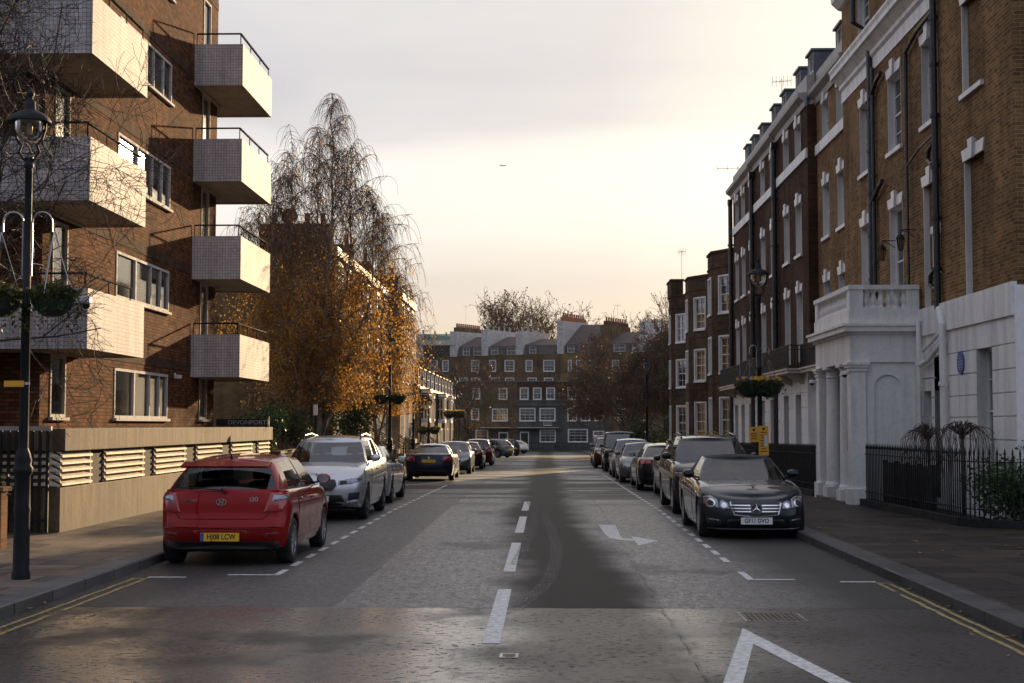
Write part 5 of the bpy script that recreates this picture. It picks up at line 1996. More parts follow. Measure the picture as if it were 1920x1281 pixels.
        cab.grid(rws)
        mats = [self.paint, 'black_trim'] + ([roofmat] if roofmat else [])
        if g.get('soft'):
            mats[0] = roofmat
        me = cab.mesh('roof', mats, True)
        bm = bmesh.new()
        bm.from_mesh(me)
        bmesh.ops.remove_doubles(bm, verts=bm.verts, dist=0.0005)
        bmesh.ops.recalc_face_normals(bm, faces=bm.faces)
        bm.to_mesh(me)
        bm.free()
        roof = inst('roof', me, root)
        for key, mb in parts.items():
            nm = key if key in ('windscreen', 'rear_window') else 'side_window'
            me = mb.mesh(nm, 'dark_glass' if tint and nm != 'windscreen' else 'windscreen_glass' if nm == 'windscreen' else 'car_glass', True)
            bm = bmesh.new()
            bm.from_mesh(me)
            bmesh.ops.remove_doubles(bm, verts=bm.verts, dist=0.0005)
            bmesh.ops.recalc_face_normals(bm, faces=bm.faces)
            bm.to_mesh(me)
            bm.free()
            inst(nm, me, root)
        # seats inside
        m = MB()
        zs_ = self.deck(L * 0.45)
        for s in ((g['wb'] + g['rb']) / 2 - 0.25, (g['wb'] + g['rb']) / 2 + 0.65):
            for x in (-0.36, 0.36):
                y = L / 2 - s
                if s > g['rt'] - 0.1:
                    continue
                m.prism([(-0.22, -0.1), (0.22, -0.1), (0.18, 0.10), (0.10, 0.14), (-0.10, 0.14), (-0.18, 0.10)], y - 0.07, y + 0.06, lambda a, b, d: (x + a, d, zs_ + b))
                m.prism([(-0.11, 0.16), (0.11, 0.16), (0.12, 0.26), (0.08, 0.31), (-0.08, 0.31), (-0.12, 0.26)], y - 0.08, y + 0.02, lambda a, b, d: (x + a, d, zs_ + b))
        m.build('seats', 'seat_cloth', root)
        m = MB()
        m.box(-0.12, 0.12, L / 2 - g['wt'] - 0.22, L / 2 - g['wt'] - 0.17, zt(g['wt']) - 0.12, zt(g['wt']) - 0.05)
        m.build('rear_view_mirror', 'black_trim', root)
        # wing mirrors
        for sd in (1, -1):
            m = MB()
            yb = L / 2 - (g['wb'] + cb + 0.30)
            z0 = self.deck(g['wb'] + 0.4) + 0.07
            x0 = hb + 0.02
            prof = [(-0.5, 0.2), (-0.35, 0.75), (0.0, 1.0), (0.35, 0.95), (0.5, 0.8)]
            rows = []
            for q, rad in ((0.0, 0.35), (0.1, 0.75), (0.35, 1.0), (0.75, 0.95), (0.93, 0.7), (1.0, 0.3)):
                rows.append([(sd * (x0 + 0.03 + 0.20 * q), yb + 0.085 * rad * math.cos(a) + 0.02, z0 + 0.035 + 0.078 * rad * math.sin(a)) for a in [2 * PI * i / 12 for i in range(13)]])
            m.grid(rows)
            m.cur = 1
            m.bar((sd * (x0 - 0.05), yb, z0 - 0.03), (sd * (x0 + 0.1), yb + 0.01, z0), 0.05, 0.03)
            o = m.build('wing_mirror', [self.paint, 'black_trim'], root, smooth=True)
            m = MB()
            rr = [(sd * (x0 + 0.13), yb - 0.066, z0 + 0.035)]
            m.add([(sd * (x0 + 0.14 + 0.085 * math.cos(a)), yb - 0.068, z0 + 0.035 + 0.062 * math.sin(a)) for a in [2 * PI * i / 14 for i in range(14)]], [tuple(range(14))])
            m.build('mirror_glass', 'chrome', o)
        if rails:
            for sd in (1, -1):
                m = MB()
                pts = [(sd * (ht - 0.04), L / 2 - s, zt(s) + dz) for s, dz in ((g['wt'] + 0.15, 0.01), (g['wt'] + 0.30, 0.075), ((g['wt'] + g['rt']) / 2, 0.085), (g['rt'] - 0.3, 0.07), (g['rt'] - 0.1, 0.0))]
                m.tube(pts, 0.020, 8)
                m.build('roof_rail', 'dark_alloy', root, smooth=True)

    def _wheels(self, rim, spokes):
        r = self.r
        key = ('wheel', r, rim, spokes)
        if key not in _wcache:
            wd = 0.21
            m = MB()
            m.lathe([(r * 0.66, -0.005), (r * 0.70, 0.010), (r * 0.80, 0.016), (r * 0.93, 0.008), (r * 0.985, -0.018), (r, -0.05), (r, -wd + 0.05), (r * 0.985, -wd + 0.02), (r * 0.7, -wd)], n=36, axis='x')
            ty = m.mesh('wheel', 'tyre', True)
            m = MB()
            m.lathe([(r * 0.665, -0.002), (r * 0.66, 0.006), (r * 0.62, 0.004), (r * 0.60, -0.03), (r * 0.60, -0.16)], n=36, axis='x')
            m.lathe([(0.0, -0.002), (r * 0.14, -0.002), (r * 0.20, -0.015), (r * 0.20, -0.06)], n=20, axis='x')
            for i in range(spokes):
                a = 2 * PI * i / spokes
                for da in ((-0.09, 0.09) if spokes < 9 else (0,)):
                    ca, sa = math.cos(a + da), math.sin(a + da)
                    cb_, sb_ = math.cos(a + da * 2.2), math.sin(a + da * 2.2)
                    m.bar((-0.022, r * 0.12 * ca, r * 0.12 * sa), (-0.014, r * 0.62 * cb_, r * 0.62 * sb_), 0.034, 0.034)
            m.cur = 1
            m.lathe([(0.0, -0.075), (r * 0.60, -0.075)], n=24, axis='x')
            ri = m.mesh('rim', [rim, 'underbody'], False)
            _wcache[key] = (ty, ri)
        ty, ri = _wcache[key]
        for sd in (1, -1):
            for c in (self.fo, self.fo + self.wb):
                o = inst('wheel', ty, self.root, (sd * (self.hw - 0.025), self.L / 2 - c, r), 0 if sd > 0 else PI)
                inst('rim', ri, o)

    def door(self, s0, s1, sd, z0=0.34, gap=0.008, handle=True):
        m = MB()
        zt = lambda s: self.deck(s) - 0.03
        ns, nz = 10, 9
        m.cur = 1
        m.grid([[self.sidept(s0 - gap + (s1 - s0 + 2 * gap) * i / ns, z0 - gap + (zt(s0 + (s1 - s0) * i / ns) - z0 + gap) * k / nz, sd, 0.0015) for k in range(nz + 1)] for i in range(ns + 1)])
        m.cur = 0
        m.grid([[self.sidept(s0 + (s1 - s0) * i / ns, z0 + (zt(s0 + (s1 - s0) * i / ns) - z0) * k / nz, sd, 0.004) for k in range(nz + 1)] for i in range(ns + 1)])
        o = m.build('door', [self.paint, 'underbody'], self.root, smooth=True)
        if handle:
            s = s1 - 0.20
            p = self.sidept(s, zt(s) - 0.11, sd, 0.012)
            m = MB()
            m.box(p[0] - 0.02, p[0] + 0.012, p[1] - 0.09, p[1] + 0.09, p[2] - 0.014, p[2] + 0.014)
            m.build('handle', self.paint, o, bevel=0.006)
        return o

    def doors(self, cuts, sides=(1, -1)):
        for sd in sides:
            for a, b in cuts:
                self.door(a, b, sd)

    def badge(self, l, z, r, rear=False, mat='chrome'):
        p = self.endpt(l, z, rear, 0.01)
        m = MB()
        m.lathe([(0, -0.006), (r * 0.85, -0.006), (r, 0.0), (r, 0.012)], p, 24, 'y')
        if not rear:
            m = MB()
            m.lathe([(0, 0.006), (r * 0.85, 0.006), (r, 0.0), (r, -0.012)], p, 24, 'y')
        return m.build('badge', mat, self.root)


HATCH_G = dict(wb=1.02, wt=1.75, rt=3.72, rb=4.14, hb=0.80, ht=0.60, zt=[(1.7, 1.385), (2.3, 1.435), (3.0, 1.42), (3.8, 1.34)], f=[0.40, 0.44, 0.80, 0.9], k=['front_glass', 'bpillar', 'rear_glass', 'pillar'])
SALOON_G = dict(wb=1.30, wt=2.05, rt=3.45, rb=4.12, hb=0.78, ht=0.56, zt=[(1.9, 1.36), (2.5, 1.405), (3.0, 1.39), (3.5, 1.335)], f=[0.42, 0.45, 0.82, 0.9], k=['front_glass', 'bpillar', 'rear_glass', 'pillar'])
SUV_G = dict(wb=1.22, wt=1.95, rt=4.15, rb=4.55, hb=0.83, ht=0.64, zt=[(1.9, 1.565), (2.6, 1.63), (3.4, 1.62), (4.2, 1.54)], f=[0.37, 0.40, 0.70, 0.73, 0.92], k=['front_glass', 'bpillar', 'rear_glass', 'bpillar', 'quarter_glass'])
SALOON_D = [(0, 0.70), (0.3, 0.78), (0.8, 0.88), (1.4, 0.95), (2.5, 0.97), (3.6, 1.0), (4.1, 1.02), (4.45, 1.0), (4.65, 0.96)]
SUV_D = [(0, 0.90), (0.3, 0.98), (0.8, 1.05), (1.3, 1.10), (2.5, 1.13), (3.8, 1.18), (4.4, 1.18), (4.75, 1.12)]
HATCH_D = [(0, 0.70), (0.3, 0.80), (0.8, 0.92), (1.15, 0.97), (2.2, 0.99), (3.3, 1.01), (3.9, 1.02), (4.25, 1.0)]


def generic_front(c, zh, zg=0.55, grille='black_trim', lamp=(0.42, 0.80), h=0.13, plate=True, bar='chrome'):
    a, b = lamp
    for o in c.endpatch('headlight', [(a, zh - h * 0.75), (b * 0.93, zh - h * 0.55), (b, zh + h * 0.45), (b * 0.8, zh + h * 0.4), (a, zh - h * 0.05)], 'clear_lens'):
        pass
    c.endpatch('grille', [(-a + 0.04, zg - 0.10), (a - 0.04, zg - 0.10), (a - 0.0, zg + 0.10), (-a + 0.0, zg + 0.10)], grille, both=False)
    c.endpatch('air_intake', [(-0.6, zg - 0.32), (0.6, zg - 0.32), (0.52, zg - 0.17), (-0.52, zg - 0.17)], 'black_trim', both=False, off=0.004)
    if plate:
        c.plate('', zg - 0.14)
    c.badge(0, zg + 0.02, 0.05)


def generic_rear(c, zl, w=0.30, h=0.16, plate_z=0.72, lens='red_lens', lab=None, plate=True):
    b = c.hw * 0.95
    c.endpatch('tail_light', [(b - w, zl - h * 0.35), (b - 0.04, zl - h * 0.5), (b, zl + h * 0.4), (b - w * 0.9, zl + h * 0.5)], lens, rear=True)
    c.endpatch('rear_valance', [(-0.62, 0.28), (0.62, 0.28), (0.66, 0.42), (-0.66, 0.42)], 'black_trim', rear=True, both=False, off=0.004)
    if plate:
        c.plate('', plate_z, rear=True)
    c.badge(0, zl + 0.03, 0.045, rear=True)


# 1. red hatchback, its tail to us
rc = Car('parked_car', 'red hatchback parked nearest on the left, tail towards us, plate HJ08 LCW', 'red_paint', -4.37, 21.15, False, L=4.25, W=1.775, H=1.48, wb=2.65, fo=0.88, r=0.315, zs=0.21,
         deck=HATCH_D, glass=dict(HATCH_G, hbr=0.75, htr=0.56, crown=0.06), ar=0.50, nr=2.7, pr=[(0, 0.10), (0.15, 0.015), (0.33, 0.0), (0.42, 0.01), (0.52, 0.06), (0.8, 0.08), (1, 0.11)], spokes=10)
rc.doors([(1.22, 2.27), (2.29, 3.2)])
rc.endpatch('tail_light', [(0.56, 0.725), (0.82, 0.735), (0.86, 0.90), (0.84, 0.985), (0.64, 0.985)], 'red_lens', rear=True, off=0.010)
rc.endpatch('indicator_lens', [(0.66, 0.875), (0.85, 0.895), (0.845, 0.955), (0.675, 0.955)], 'clear_lens', rear=True, off=0.016)
# seam of the tailgate, drawn as a thin dark recess line of real strips
for a, b in (((-0.56, 0.64), (0.56, 0.64)),):
    rc.endpatch('tailgate_seam', [(a[0], a[1] - 0.004), (b[0], b[1] - 0.004), (b[0], b[1] + 0.004), (a[0], a[1] + 0.004)], 'underbody', rear=True, both=False, off=0.002, thick=0.01)
rc.endpatch('tailgate_seam', [(0.56, 0.640), (0.566, 0.636), (0.655, 0.735), (0.648, 0.738)], 'underbody', rear=True, off=0.002, thick=0.01)
rc.endpatch('plate_recess', [(-0.34, 0.33), (0.34, 0.33), (0.36, 0.50), (-0.36, 0.50)], 'red_paint', rear=True, both=False, off=0.002)
rc.endpatch('bumper_crease', [(-0.80, 0.515), (0.80, 0.515), (0.80, 0.535), (-0.80, 0.535)], 'red_paint', rear=True, both=False, off=0.012)
rc.endpatch('rear_valance', [(-0.74, 0.23), (0.74, 0.23), (0.76, 0.335), (-0.76, 0.335)], 'black_trim', rear=True, both=False, off=0.006)
rc.plate('HJ08 LCW', 0.405, rear=True, sx=0.86, flag=True)
p_ = rc.endpt(0, 0.865, True, 0.004)
m = MB()
n = 28
rg = [[(0.070 * k * math.cos(2 * PI * i / n), p_[1] - o_, p_[2] + 0.045 * k * math.sin(2 * PI * i / n)) for i in range(n + 1)] for k, o_ in ((1.06, 0), (1.0, 0.014), (0.86, 0.014), (0.82, 0.006))]
m.grid(rg)
m.bar((-0.030, p_[1] - 0.012, p_[2] - 0.034), (-0.016, p_[1] - 0.012, p_[2] + 0.034), 0.010, 0.014)
m.bar((0.016, p_[1] - 0.012, p_[2] - 0.034), (0.030, p_[1] - 0.012, p_[2] + 0.034), 0.010, 0.014)
m.bar((-0.026, p_[1] - 0.012, p_[2] - 0.008), (0.026, p_[1] - 0.012, p_[2] + 0.010), 0.010, 0.012)
m.build('badge', 'chrome', rc.root)
for s_, l_, z_, sz in (('i30', 0.43, 0.90, 0.085), ('COMFORT', -0.42, 0.885, 0.036)):
    p_ = rc.endpt(l_, z_, True, 0.006)
    o = inst('lettering', text_mesh(s_, sz, 'chrome', 0.003, 0.001, sx=1.1), rc.root, p_)
    o.rotation_euler = (0, 0, -0.08 if l_ < 0 else 0.08)
m = MB()
m.add([(x, y, z) for y, z in ((-1.66, 1.40), (-1.93, 1.345)) for x in (-0.60, -0.3, 0, 0.3, 0.60)] + [(x, y, z) for y, z in ((-1.66, 1.36), (-1.90, 1.315)) for x in (-0.60, -0.3, 0, 0.3, 0.60)],
      [(i, i + 1, i + 6, i + 5) for i in range(4)] + [(i + 10, i + 15, i + 16, i + 11) for i in range(4)] + [(i + 5, i + 6, i + 16, i + 15) for i in range(4)] + [(0, 5, 15, 10), (4, 14, 19, 9)])
m.build('spoiler', 'red_paint', rc.root, bevel=0.008)
m = MB()
m.tube([(0, -1.45, 1.44), (0, -1.50, 1.50), (0, -1.62, 1.585)], [0.022, 0.006, 0.003], 8)
m.build('antenna', 'black_trim', rc.root)
m = MB()
m.bar((0.02, -2.07, 1.025), (-0.42, -2.035, 1.055), 0.02, 0.014)
m.lathe([(0.035, -0.02), (0.03, 0.03)], (0.03, -2.06, 1.025), 10, 'y')
m.build('wiper', 'black_trim', rc.root)
generic_front(rc, 0.66)
for sd in (1, -1):
    rc.endpatch('reflector', [(0.60, 0.425), (0.76, 0.43), (0.75, 0.455), (0.60, 0.45)], 'smoke_red_lens', rear=True, off=0.008) if sd > 0 else None

# 2. silver sport utility facing us
c = Car('parked_car', 'silver off-roader with twin kidney grille parked facing us behind the red hatchback', 'silver_paint', -4.56, 30.45, True, L=4.71, W=1.89, H=1.68, wb=2.86, fo=0.83, r=0.36, zs=0.24,
        deck=SUV_D, glass=SUV_G, af=0.62, nf=2.8, rails=True, rim='dark_alloy', pf=[(0, 0.14), (0.15, 0.03), (0.3, 0.0), (0.55, 0.0), (0.75, 0.03), (0.9, 0.09), (1, 0.24)])
c.doors([(1.42, 2.5), (2.52, 3.5)])
for sg in (1, -1):
    q = [(0.07, 0.60), (0.33, 0.60), (0.40, 0.70), (0.36, 0.815), (0.10, 0.83), (0.05, 0.76)]
    c.endpatch('grille', [(sg * a, b) for a, b in q], 'black_trim', both=False, off=0.012)
    g_ = c.root.children[-1]
    for i in range(7):
        a = 0.085 + i * 0.042
        c.endpatch('bar', [(sg * a, 0.625), (sg * (a + 0.008), 0.625), (sg * (a + 0.008), 0.80), (sg * a, 0.80)], 'dark_alloy', both=False, off=0.02, parent=g_)
    for a, b in zip(q, q[1:] + q[:1]):
        pa, pb = c.endpt(sg * a[0], a[1], False, 0.016), c.endpt(sg * b[0], b[1], False, 0.016)
        m = MB()
        m.bar(pa, pb, 0.022, 0.022)
        m.build('chrome_surround', 'chrome', g_)
c.endpatch('headlight', [(0.44, 0.715), (0.70, 0.735), (0.86, 0.80), (0.88, 0.86), (0.66, 0.84), (0.44, 0.80)], 'clear_lens', off=0.008)
c.endpatch('headlight_bezel', [(0.47, 0.735), (0.60, 0.745), (0.60, 0.80), (0.47, 0.79)], 'black_trim', off=0.014)
c.endpatch('air_intake', [(-0.50, 0.30), (0.50, 0.30), (0.56, 0.40), (0.50, 0.52), (-0.50, 0.52), (-0.56, 0.40)], 'black_trim', both=False, off=0.006)
c.endpatch('fog_light', [(0.62, 0.40), (0.82, 0.44), (0.84, 0.57), (0.64, 0.56)], 'black_trim', off=0.008)
c.endpatch('air_blade', [(0.58, 0.34), (0.80, 0.36), (0.84, 0.41), (0.62, 0.385)], 'silver_paint', off=0.025)
c.plate('   FFU', 0.445, sx=0.86)
b_ = c.badge(0, 0.90, 0.042, mat='chrome')
m = MB()
p_ = c.endpt(0, 0.90, False, 0.018)
for k in range(4):
    a = [(p_[0], p_[1], p_[2])] + [(p_[0] + 0.032 * math.cos(PI / 2 * (k + j / 5)), p_[1], p_[2] + 0.032 * math.sin(PI / 2 * (k + j / 5))) for j in range(6)]
    m.cur = k % 2
    m.add(a, [tuple(range(7))])
m.build('badge', ['plate_blue', 'white_letter'], c.root, fix=False)
generic_rear(c, 0.98)

# 3. pale saloon, tail to us
c = Car('parked_car', 'pale silver saloon tucked in behind the silver off-roader', 'pale_paint', -4.73, 36.75, False, L=4.63, W=1.81, H=1.43, wb=2.81, fo=0.77, r=0.325, deck=SALOON_D, glass=SALOON_G, z=gz(37), rim='dark_alloy')
c.doors([(1.50, 2.55), (2.57, 3.45)])
generic_rear(c, 0.86)
generic_front(c, 0.66)
# 4. dark coupe, tail to us
c = Car('parked_car', 'dark blue coupe with yellow rear plate parked alone further along on the left', 'navy_paint', -4.42, 55.6, False, L=4.64, W=1.82, H=1.38, wb=2.81, fo=0.78, r=0.33, deck=SALOON_D,
        glass=dict(SALOON_G, zt=[(1.9, 1.30), (2.5, 1.345), (3.0, 1.33), (3.5, 1.27)], rb=4.25), z=gz(54), rim='dark_alloy', spokes=7)
c.doors([(1.50, 2.9)])
generic_rear(c, 0.84, 0.34, 0.17, 0.76)
generic_front(c, 0.64)
# 5.-7. further along on the left
c = Car('parked_car', 'grey car facing us with bright headlamp, just beyond the dark blue coupe', 'grey_paint', -4.3, 66.3, True, L=4.3, W=1.76, H=1.48, wb=2.6, fo=0.85, r=0.31, deck=HATCH_D, glass=HATCH_G, z=gz(66))
generic_front(c, 0.68)
generic_rear(c, 0.85)
c = Car('parked_car', 'dark car with red rear lamps, third beyond the coupe on the left', 'black_paint', -4.2, 76.0, False, L=4.4, W=1.78, H=1.45, wb=2.65, fo=0.8, r=0.32, deck=SALOON_D, glass=SALOON_G, z=gz(76))
generic_rear(c, 0.86)
generic_front(c, 0.66)
c = Car('parked_car', 'tall maroon car with high rear lamps in the left row', 'maroon_paint', -4.1, 86.3, False, L=4.3, W=1.8, H=1.6, wb=2.6, fo=0.85, r=0.33, deck=HATCH_D, glass=dict(HATCH_G, zt=[(1.7, 1.49), (2.3, 1.55), (3.0, 1.54), (3.8, 1.46)]), z=gz(86))
generic_rear(c, 0.92, 0.2, 0.3)
generic_front(c, 0.70)
c = Car('parked_car', 'grey crossover parked askew at the far left, side towards us', 'grey_paint', -4.9, 121.0, False, L=4.3, W=1.82, H=1.56, wb=2.67, fo=0.84, r=0.34, deck=HATCH_D, glass=dict(HATCH_G, zt=[(1.7, 1.46), (2.3, 1.51), (3.0, 1.50), (3.8, 1.43)]), z=gz(121), rot=R(62), rails=True)
c.doors([(1.22, 2.27), (2.29, 3.2)])
generic_rear(c, 0.88)
generic_front(c, 0.68)
c = Car('parked_car', 'dark hatchback with red rear lamp beside the askew grey crossover', 'black_paint', -4.2, 133.0, False, L=4.3, W=1.8, H=1.6, wb=2.6, fo=0.85, r=0.33, deck=HATCH_D, glass=dict(HATCH_G, zt=[(1.7, 1.49), (2.3, 1.55), (3.0, 1.54), (3.8, 1.46)]), z=gz(133), rot=R(35))
generic_rear(c, 0.92, 0.25, 0.25)
c = Car('parked_car', 'small pale car, farthest of the left row', 'pale_paint', -3.9, 150.0, False, L=4.2, W=1.75, H=1.4, wb=2.6, fo=0.8, r=0.31, deck=SALOON_D, glass=SALOON_G, z=gz(150), rot=R(50))
generic_rear(c, 0.85)

# right hand row ----------------------------------------------------------------
# R1. black convertible facing us
c = Car('parked_car', 'black fabric roofed convertible parked nearest on the right, plate GF11 DVO', 'teal_black_paint', 3.47, 26.1, True, L=4.70, W=1.79, H=1.36, wb=2.76, fo=0.80, r=0.325, zs=0.17,
        deck=[(0, 0.70), (0.25, 0.755), (0.6, 0.81), (1.1, 0.875), (1.5, 0.91), (2.5, 0.95), (3.6, 0.99), (4.2, 0.98), (4.5, 0.93), (4.7, 0.88)], af=0.80, nf=2.5,
        glass=dict(wb=1.45, wt=2.12, rt=3.30, rb=3.95, hb=0.78, ht=0.58, zt=[(2.0, 1.275), (2.6, 1.325), (3.1, 1.30), (3.5, 1.22)], f=[0.52, 0.54, 0.78, 0.9], k=['front_glass', 'pillar', 'rear_glass', 'pillar'], crown=0.045),
        roofmat='fabric_roof', rim='alloy', spokes=7, pf=[(0, 0.10), (0.12, 0.02), (0.25, 0.0), (0.45, 0.01), (0.62, 0.035), (0.8, 0.09), (0.92, 0.17), (1, 0.30)])
c.doors([(1.75, 3.15)])
gq = [(-0.36, 0.415), (-0.10, 0.39), (0.10, 0.39), (0.36, 0.415), (0.415, 0.60), (0.40, 0.62), (-0.40, 0.62), (-0.415, 0.60)]
g_ = c.endpatch('grille', gq, 'black_trim', both=False, off=0.012)[0]
for a, b in zip(gq, gq[1:] + gq[:1]):
    m = MB()
    m.bar(c.endpt(a[0], a[1], False, 0.02), c.endpt(b[0], b[1], False, 0.02), 0.022, 0.022)
    m.build('chrome_surround', 'chrome', g_)
for z_, w_ in ((0.465, 0.35), (0.515, 0.37), (0.565, 0.385)):
    for sg in (1, -1):
        c.endpatch('louvre', [(sg * 0.09, z_ - 0.010), (sg * w_, z_ - 0.006), (sg * w_, z_ + 0.012), (sg * 0.09, z_ + 0.014)], 'chrome', both=False, off=0.026, parent=g_)
p_ = c.endpt(0, 0.515, False, 0.03)
m = MB()
n = 32
m.grid([[(k * math.cos(2 * PI * i / n), p_[1] + o_, p_[2] + k * math.sin(2 * PI * i / n)) for i in range(n + 1)] for k, o_ in ((0.098, -0.01), (0.098, 0.008), (0.082, 0.008), (0.082, -0.01))])
for k in range(3):
    a = PI / 2 + 2 * PI * k / 3
    tip = (0.086 * math.cos(a), p_[1] + 0.006, p_[2] + 0.086 * math.sin(a))
    cen = (0, p_[1] + 0.014, p_[2])
    l1 = (0.02 * math.cos(a + PI / 3), p_[1] + 0.004, p_[2] + 0.02 * math.sin(a + PI / 3))
    l2 = (0.02 * math.cos(a - PI / 3), p_[1] + 0.004, p_[2] + 0.02 * math.sin(a - PI / 3))
    m.quad(cen, l1, tip)
    m.quad(cen, tip, l2)
m.build('star_badge', 'chrome', c.root, fix=False)
ell = lambda cx, cz, a, b, tilt, n=18: [(cx + a * math.cos(q) * math.cos(tilt) - b * math.sin(q) * math.sin(tilt), cz + a * math.cos(q) * math.sin(tilt) + b * math.sin(q) * math.cos(tilt)) for q in [2 * PI * i / n for i in range(n)]]
c.endpatch('headlight', [(0.60, 0.52), (0.76, 0.52), (0.83, 0.60), (0.82, 0.70), (0.72, 0.715), (0.61, 0.66)], 'clear_lens', off=0.012)
c.endpatch('headlight_bezel', ell(0.715, 0.60, 0.072, 0.072, 0), 'chrome', off=0.018)
c.endpatch('headlight_bulb', ell(0.715, 0.60, 0.048, 0.048, 0), 'black_trim', off=0.024)
c.endpatch('headlight', [(0.435, 0.505), (0.53, 0.49), (0.59, 0.53), (0.585, 0.62), (0.54, 0.655), (0.45, 0.60)], 'clear_lens', off=0.012)
c.endpatch('headlight_bulb', ell(0.515, 0.565, 0.045, 0.05, 0), 'chrome', off=0.018)
c.endpatch('air_intake', [(-0.50, 0.20), (0.50, 0.20), (0.46, 0.335), (-0.46, 0.335)], 'black_trim', both=False, off=0.004)
c.endpatch('fog_light', [(0.56, 0.24), (0.78, 0.25), (0.76, 0.35), (0.58, 0.33)], 'black_trim', off=0.006)
c.endpatch('running_light', [(0.60, 0.305), (0.76, 0.325), (0.76, 0.345), (0.60, 0.325)], 'clear_lens', off=0.016)
c.endpatch('front_lip', [(-0.74, 0.165), (0.74, 0.165), (0.78, 0.185), (-0.78, 0.185)], 'grey_paint', both=False, off=0.02)
c.plate('GF11 DVO', 0.315, sx=0.86)
c.badge(0, 0.675, 0.02)
generic_rear(c, 0.78)
# R2. big dark car with silver roof rails
c = Car('parked_car', 'big black off-roader with silver roof rails parked behind the black convertible', 'black_paint', 3.63, 32.4, True, L=4.75, W=1.89, H=1.70, wb=2.9, fo=0.90, r=0.365, zs=0.23, deck=SUV_D, glass=SUV_G, rails=True, z=gz(32))
c.doors([(1.42, 2.5), (2.52, 3.5)])
c.endpatch('headlight', [(0.46, 0.74), (0.72, 0.74), (0.88, 0.82), (0.88, 0.90), (0.66, 0.88), (0.48, 0.82)], 'clear_lens', off=0.008)
c.endpatch('grille', [(-0.38, 0.58), (0.38, 0.58), (0.44, 0.80), (-0.44, 0.80)], 'dark_alloy', both=False, off=0.008)
c.endpatch('fog_light', ell(0.70, 0.46, 0.075, 0.045, 0), 'clear_lens', off=0.012)
c.endpatch('air_intake', [(-0.55, 0.30), (0.55, 0.30), (0.5, 0.46), (-0.5, 0.46)], 'black_trim', both=False, off=0.005)
c.plate('', 0.50)
generic_rear(c, 1.0)
# R3. low saloon mostly hidden behind it
c = Car('parked_car', 'dark saloon mostly hidden behind the big black off-roader', 'black_paint', 3.95, 39.6, True, L=4.6, W=1.80, H=1.47, wb=2.75, fo=0.85, r=0.32, deck=SALOON_D, glass=SALOON_G, z=gz(39))
c.doors([(1.50, 2.55), (2.57, 3.45)], (1,))
generic_front(c, 0.66)
generic_rear(c, 0.86)
# R4. black saloon, tail to us
c = Car('parked_car', 'black saloon with lit looking red tail lamp in the right row', 'black_paint', 3.72, 46.0, False, L=4.9, W=1.86, H=1.46, wb=2.9, fo=0.88, r=0.335, deck=SALOON_D, glass=dict(SALOON_G, rb=4.45, rt=3.65), z=gz(45))
c.doors([(1.50, 2.6), (2.62, 3.55)], (-1,))
generic_rear(c, 0.90, 0.36, 0.16, 0.70)
generic_front(c, 0.66)
# R5, R6. two silver saloons facing us
c = Car('parked_car', 'grey saloon facing us between the black saloon and the boxy black four-by-four', 'grey_paint', 3.55, 53.6, True, L=4.65, W=1.82, H=1.47, wb=2.78, fo=0.85, r=0.32, deck=SALOON_D, glass=SALOON_G, z=gz(53))
c.doors([(1.50, 2.55), (2.57, 3.45)], (1,))
generic_front(c, 0.66)
generic_rear(c, 0.86)
c = Car('parked_car', 'taller dark estate car whose roof shows over the grey saloon', 'grey_paint', 3.6, 60.4, True, L=4.5, W=1.82, H=1.60, wb=2.7, fo=0.85, r=0.33, deck=HATCH_D, glass=dict(HATCH_G, zt=[(1.7, 1.49), (2.3, 1.555), (3.0, 1.55), (3.8, 1.47)]), z=gz(60))
generic_front(c, 0.70)
generic_rear(c, 0.9)
# R7. boxy black four-by-four
BOX_D = [(0, 1.02), (0.2, 1.06), (0.8, 1.10), (1.3, 1.13), (2.5, 1.16), (4.0, 1.18), (4.6, 1.18)]
BOX_G = dict(wb=1.22, wt=1.52, rt=4.42, rb=4.56, hb=0.80, ht=0.70, zt=[(1.4, 1.86), (2.3, 1.90), (3.4, 1.90), (4.5, 1.86)], f=[0.33, 0.36, 0.64, 0.67, 0.95], k=['front_glass', 'bpillar', 'rear_glass', 'bpillar', 'quarter_glass'], cb=0.05)
c = Car('parked_car', 'boxy black four-by-four with upright windscreen and round headlamps facing us', 'black_paint', 3.66, 71.2, True, L=4.66, W=1.78, H=1.96, wb=2.85, fo=0.72, r=0.38, zs=0.32, deck=BOX_D, glass=BOX_G, af=0.25, nf=4, ar=0.2, nr=4,
        pf=[(0, 0.05), (0.2, 0.0), (0.6, 0.0), (0.9, 0.02), (1, 0.08)], z=gz(70), tint=True)
c.endpatch('headlight', ell(0.58, 0.88, 0.10, 0.10, 0), 'clear_lens', off=0.02)
c.endpatch('grille', [(-0.40, 0.78), (0.40, 0.78), (0.40, 0.97), (-0.40, 0.97)], 'dark_alloy', both=False, off=0.015)
m = MB()
m.box(-0.86, 0.86, 2.20, 2.42, 0.42, 0.66)
m.build('bumper', 'black_trim', c.root, bevel=0.03)
c.plate('', 0.55, l=0.0)
# R8, R9
c = Car('parked_car', 'black off-roader partly hidden behind the boxy four-by-four', 'maroon_paint', 3.5, 79.5, True, L=4.6, W=1.86, H=1.75, wb=2.8, fo=0.85, r=0.35, deck=SUV_D, glass=SUV_G, z=gz(79))
generic_front(c, 0.86, 0.7)
c = Car('parked_car', 'dark grey van-like car, farthest of the right row', 'grey_paint', 3.66, 88.5, True, L=4.66, W=1.82, H=1.85, wb=2.85, fo=0.72, r=0.36, zs=0.28, deck=BOX_D, glass=dict(BOX_G, zt=[(1.4, 1.72), (2.3, 1.78), (3.4, 1.78), (4.5, 1.74)]), z=gz(87))
generic_front(c, 0.86, 0.7)


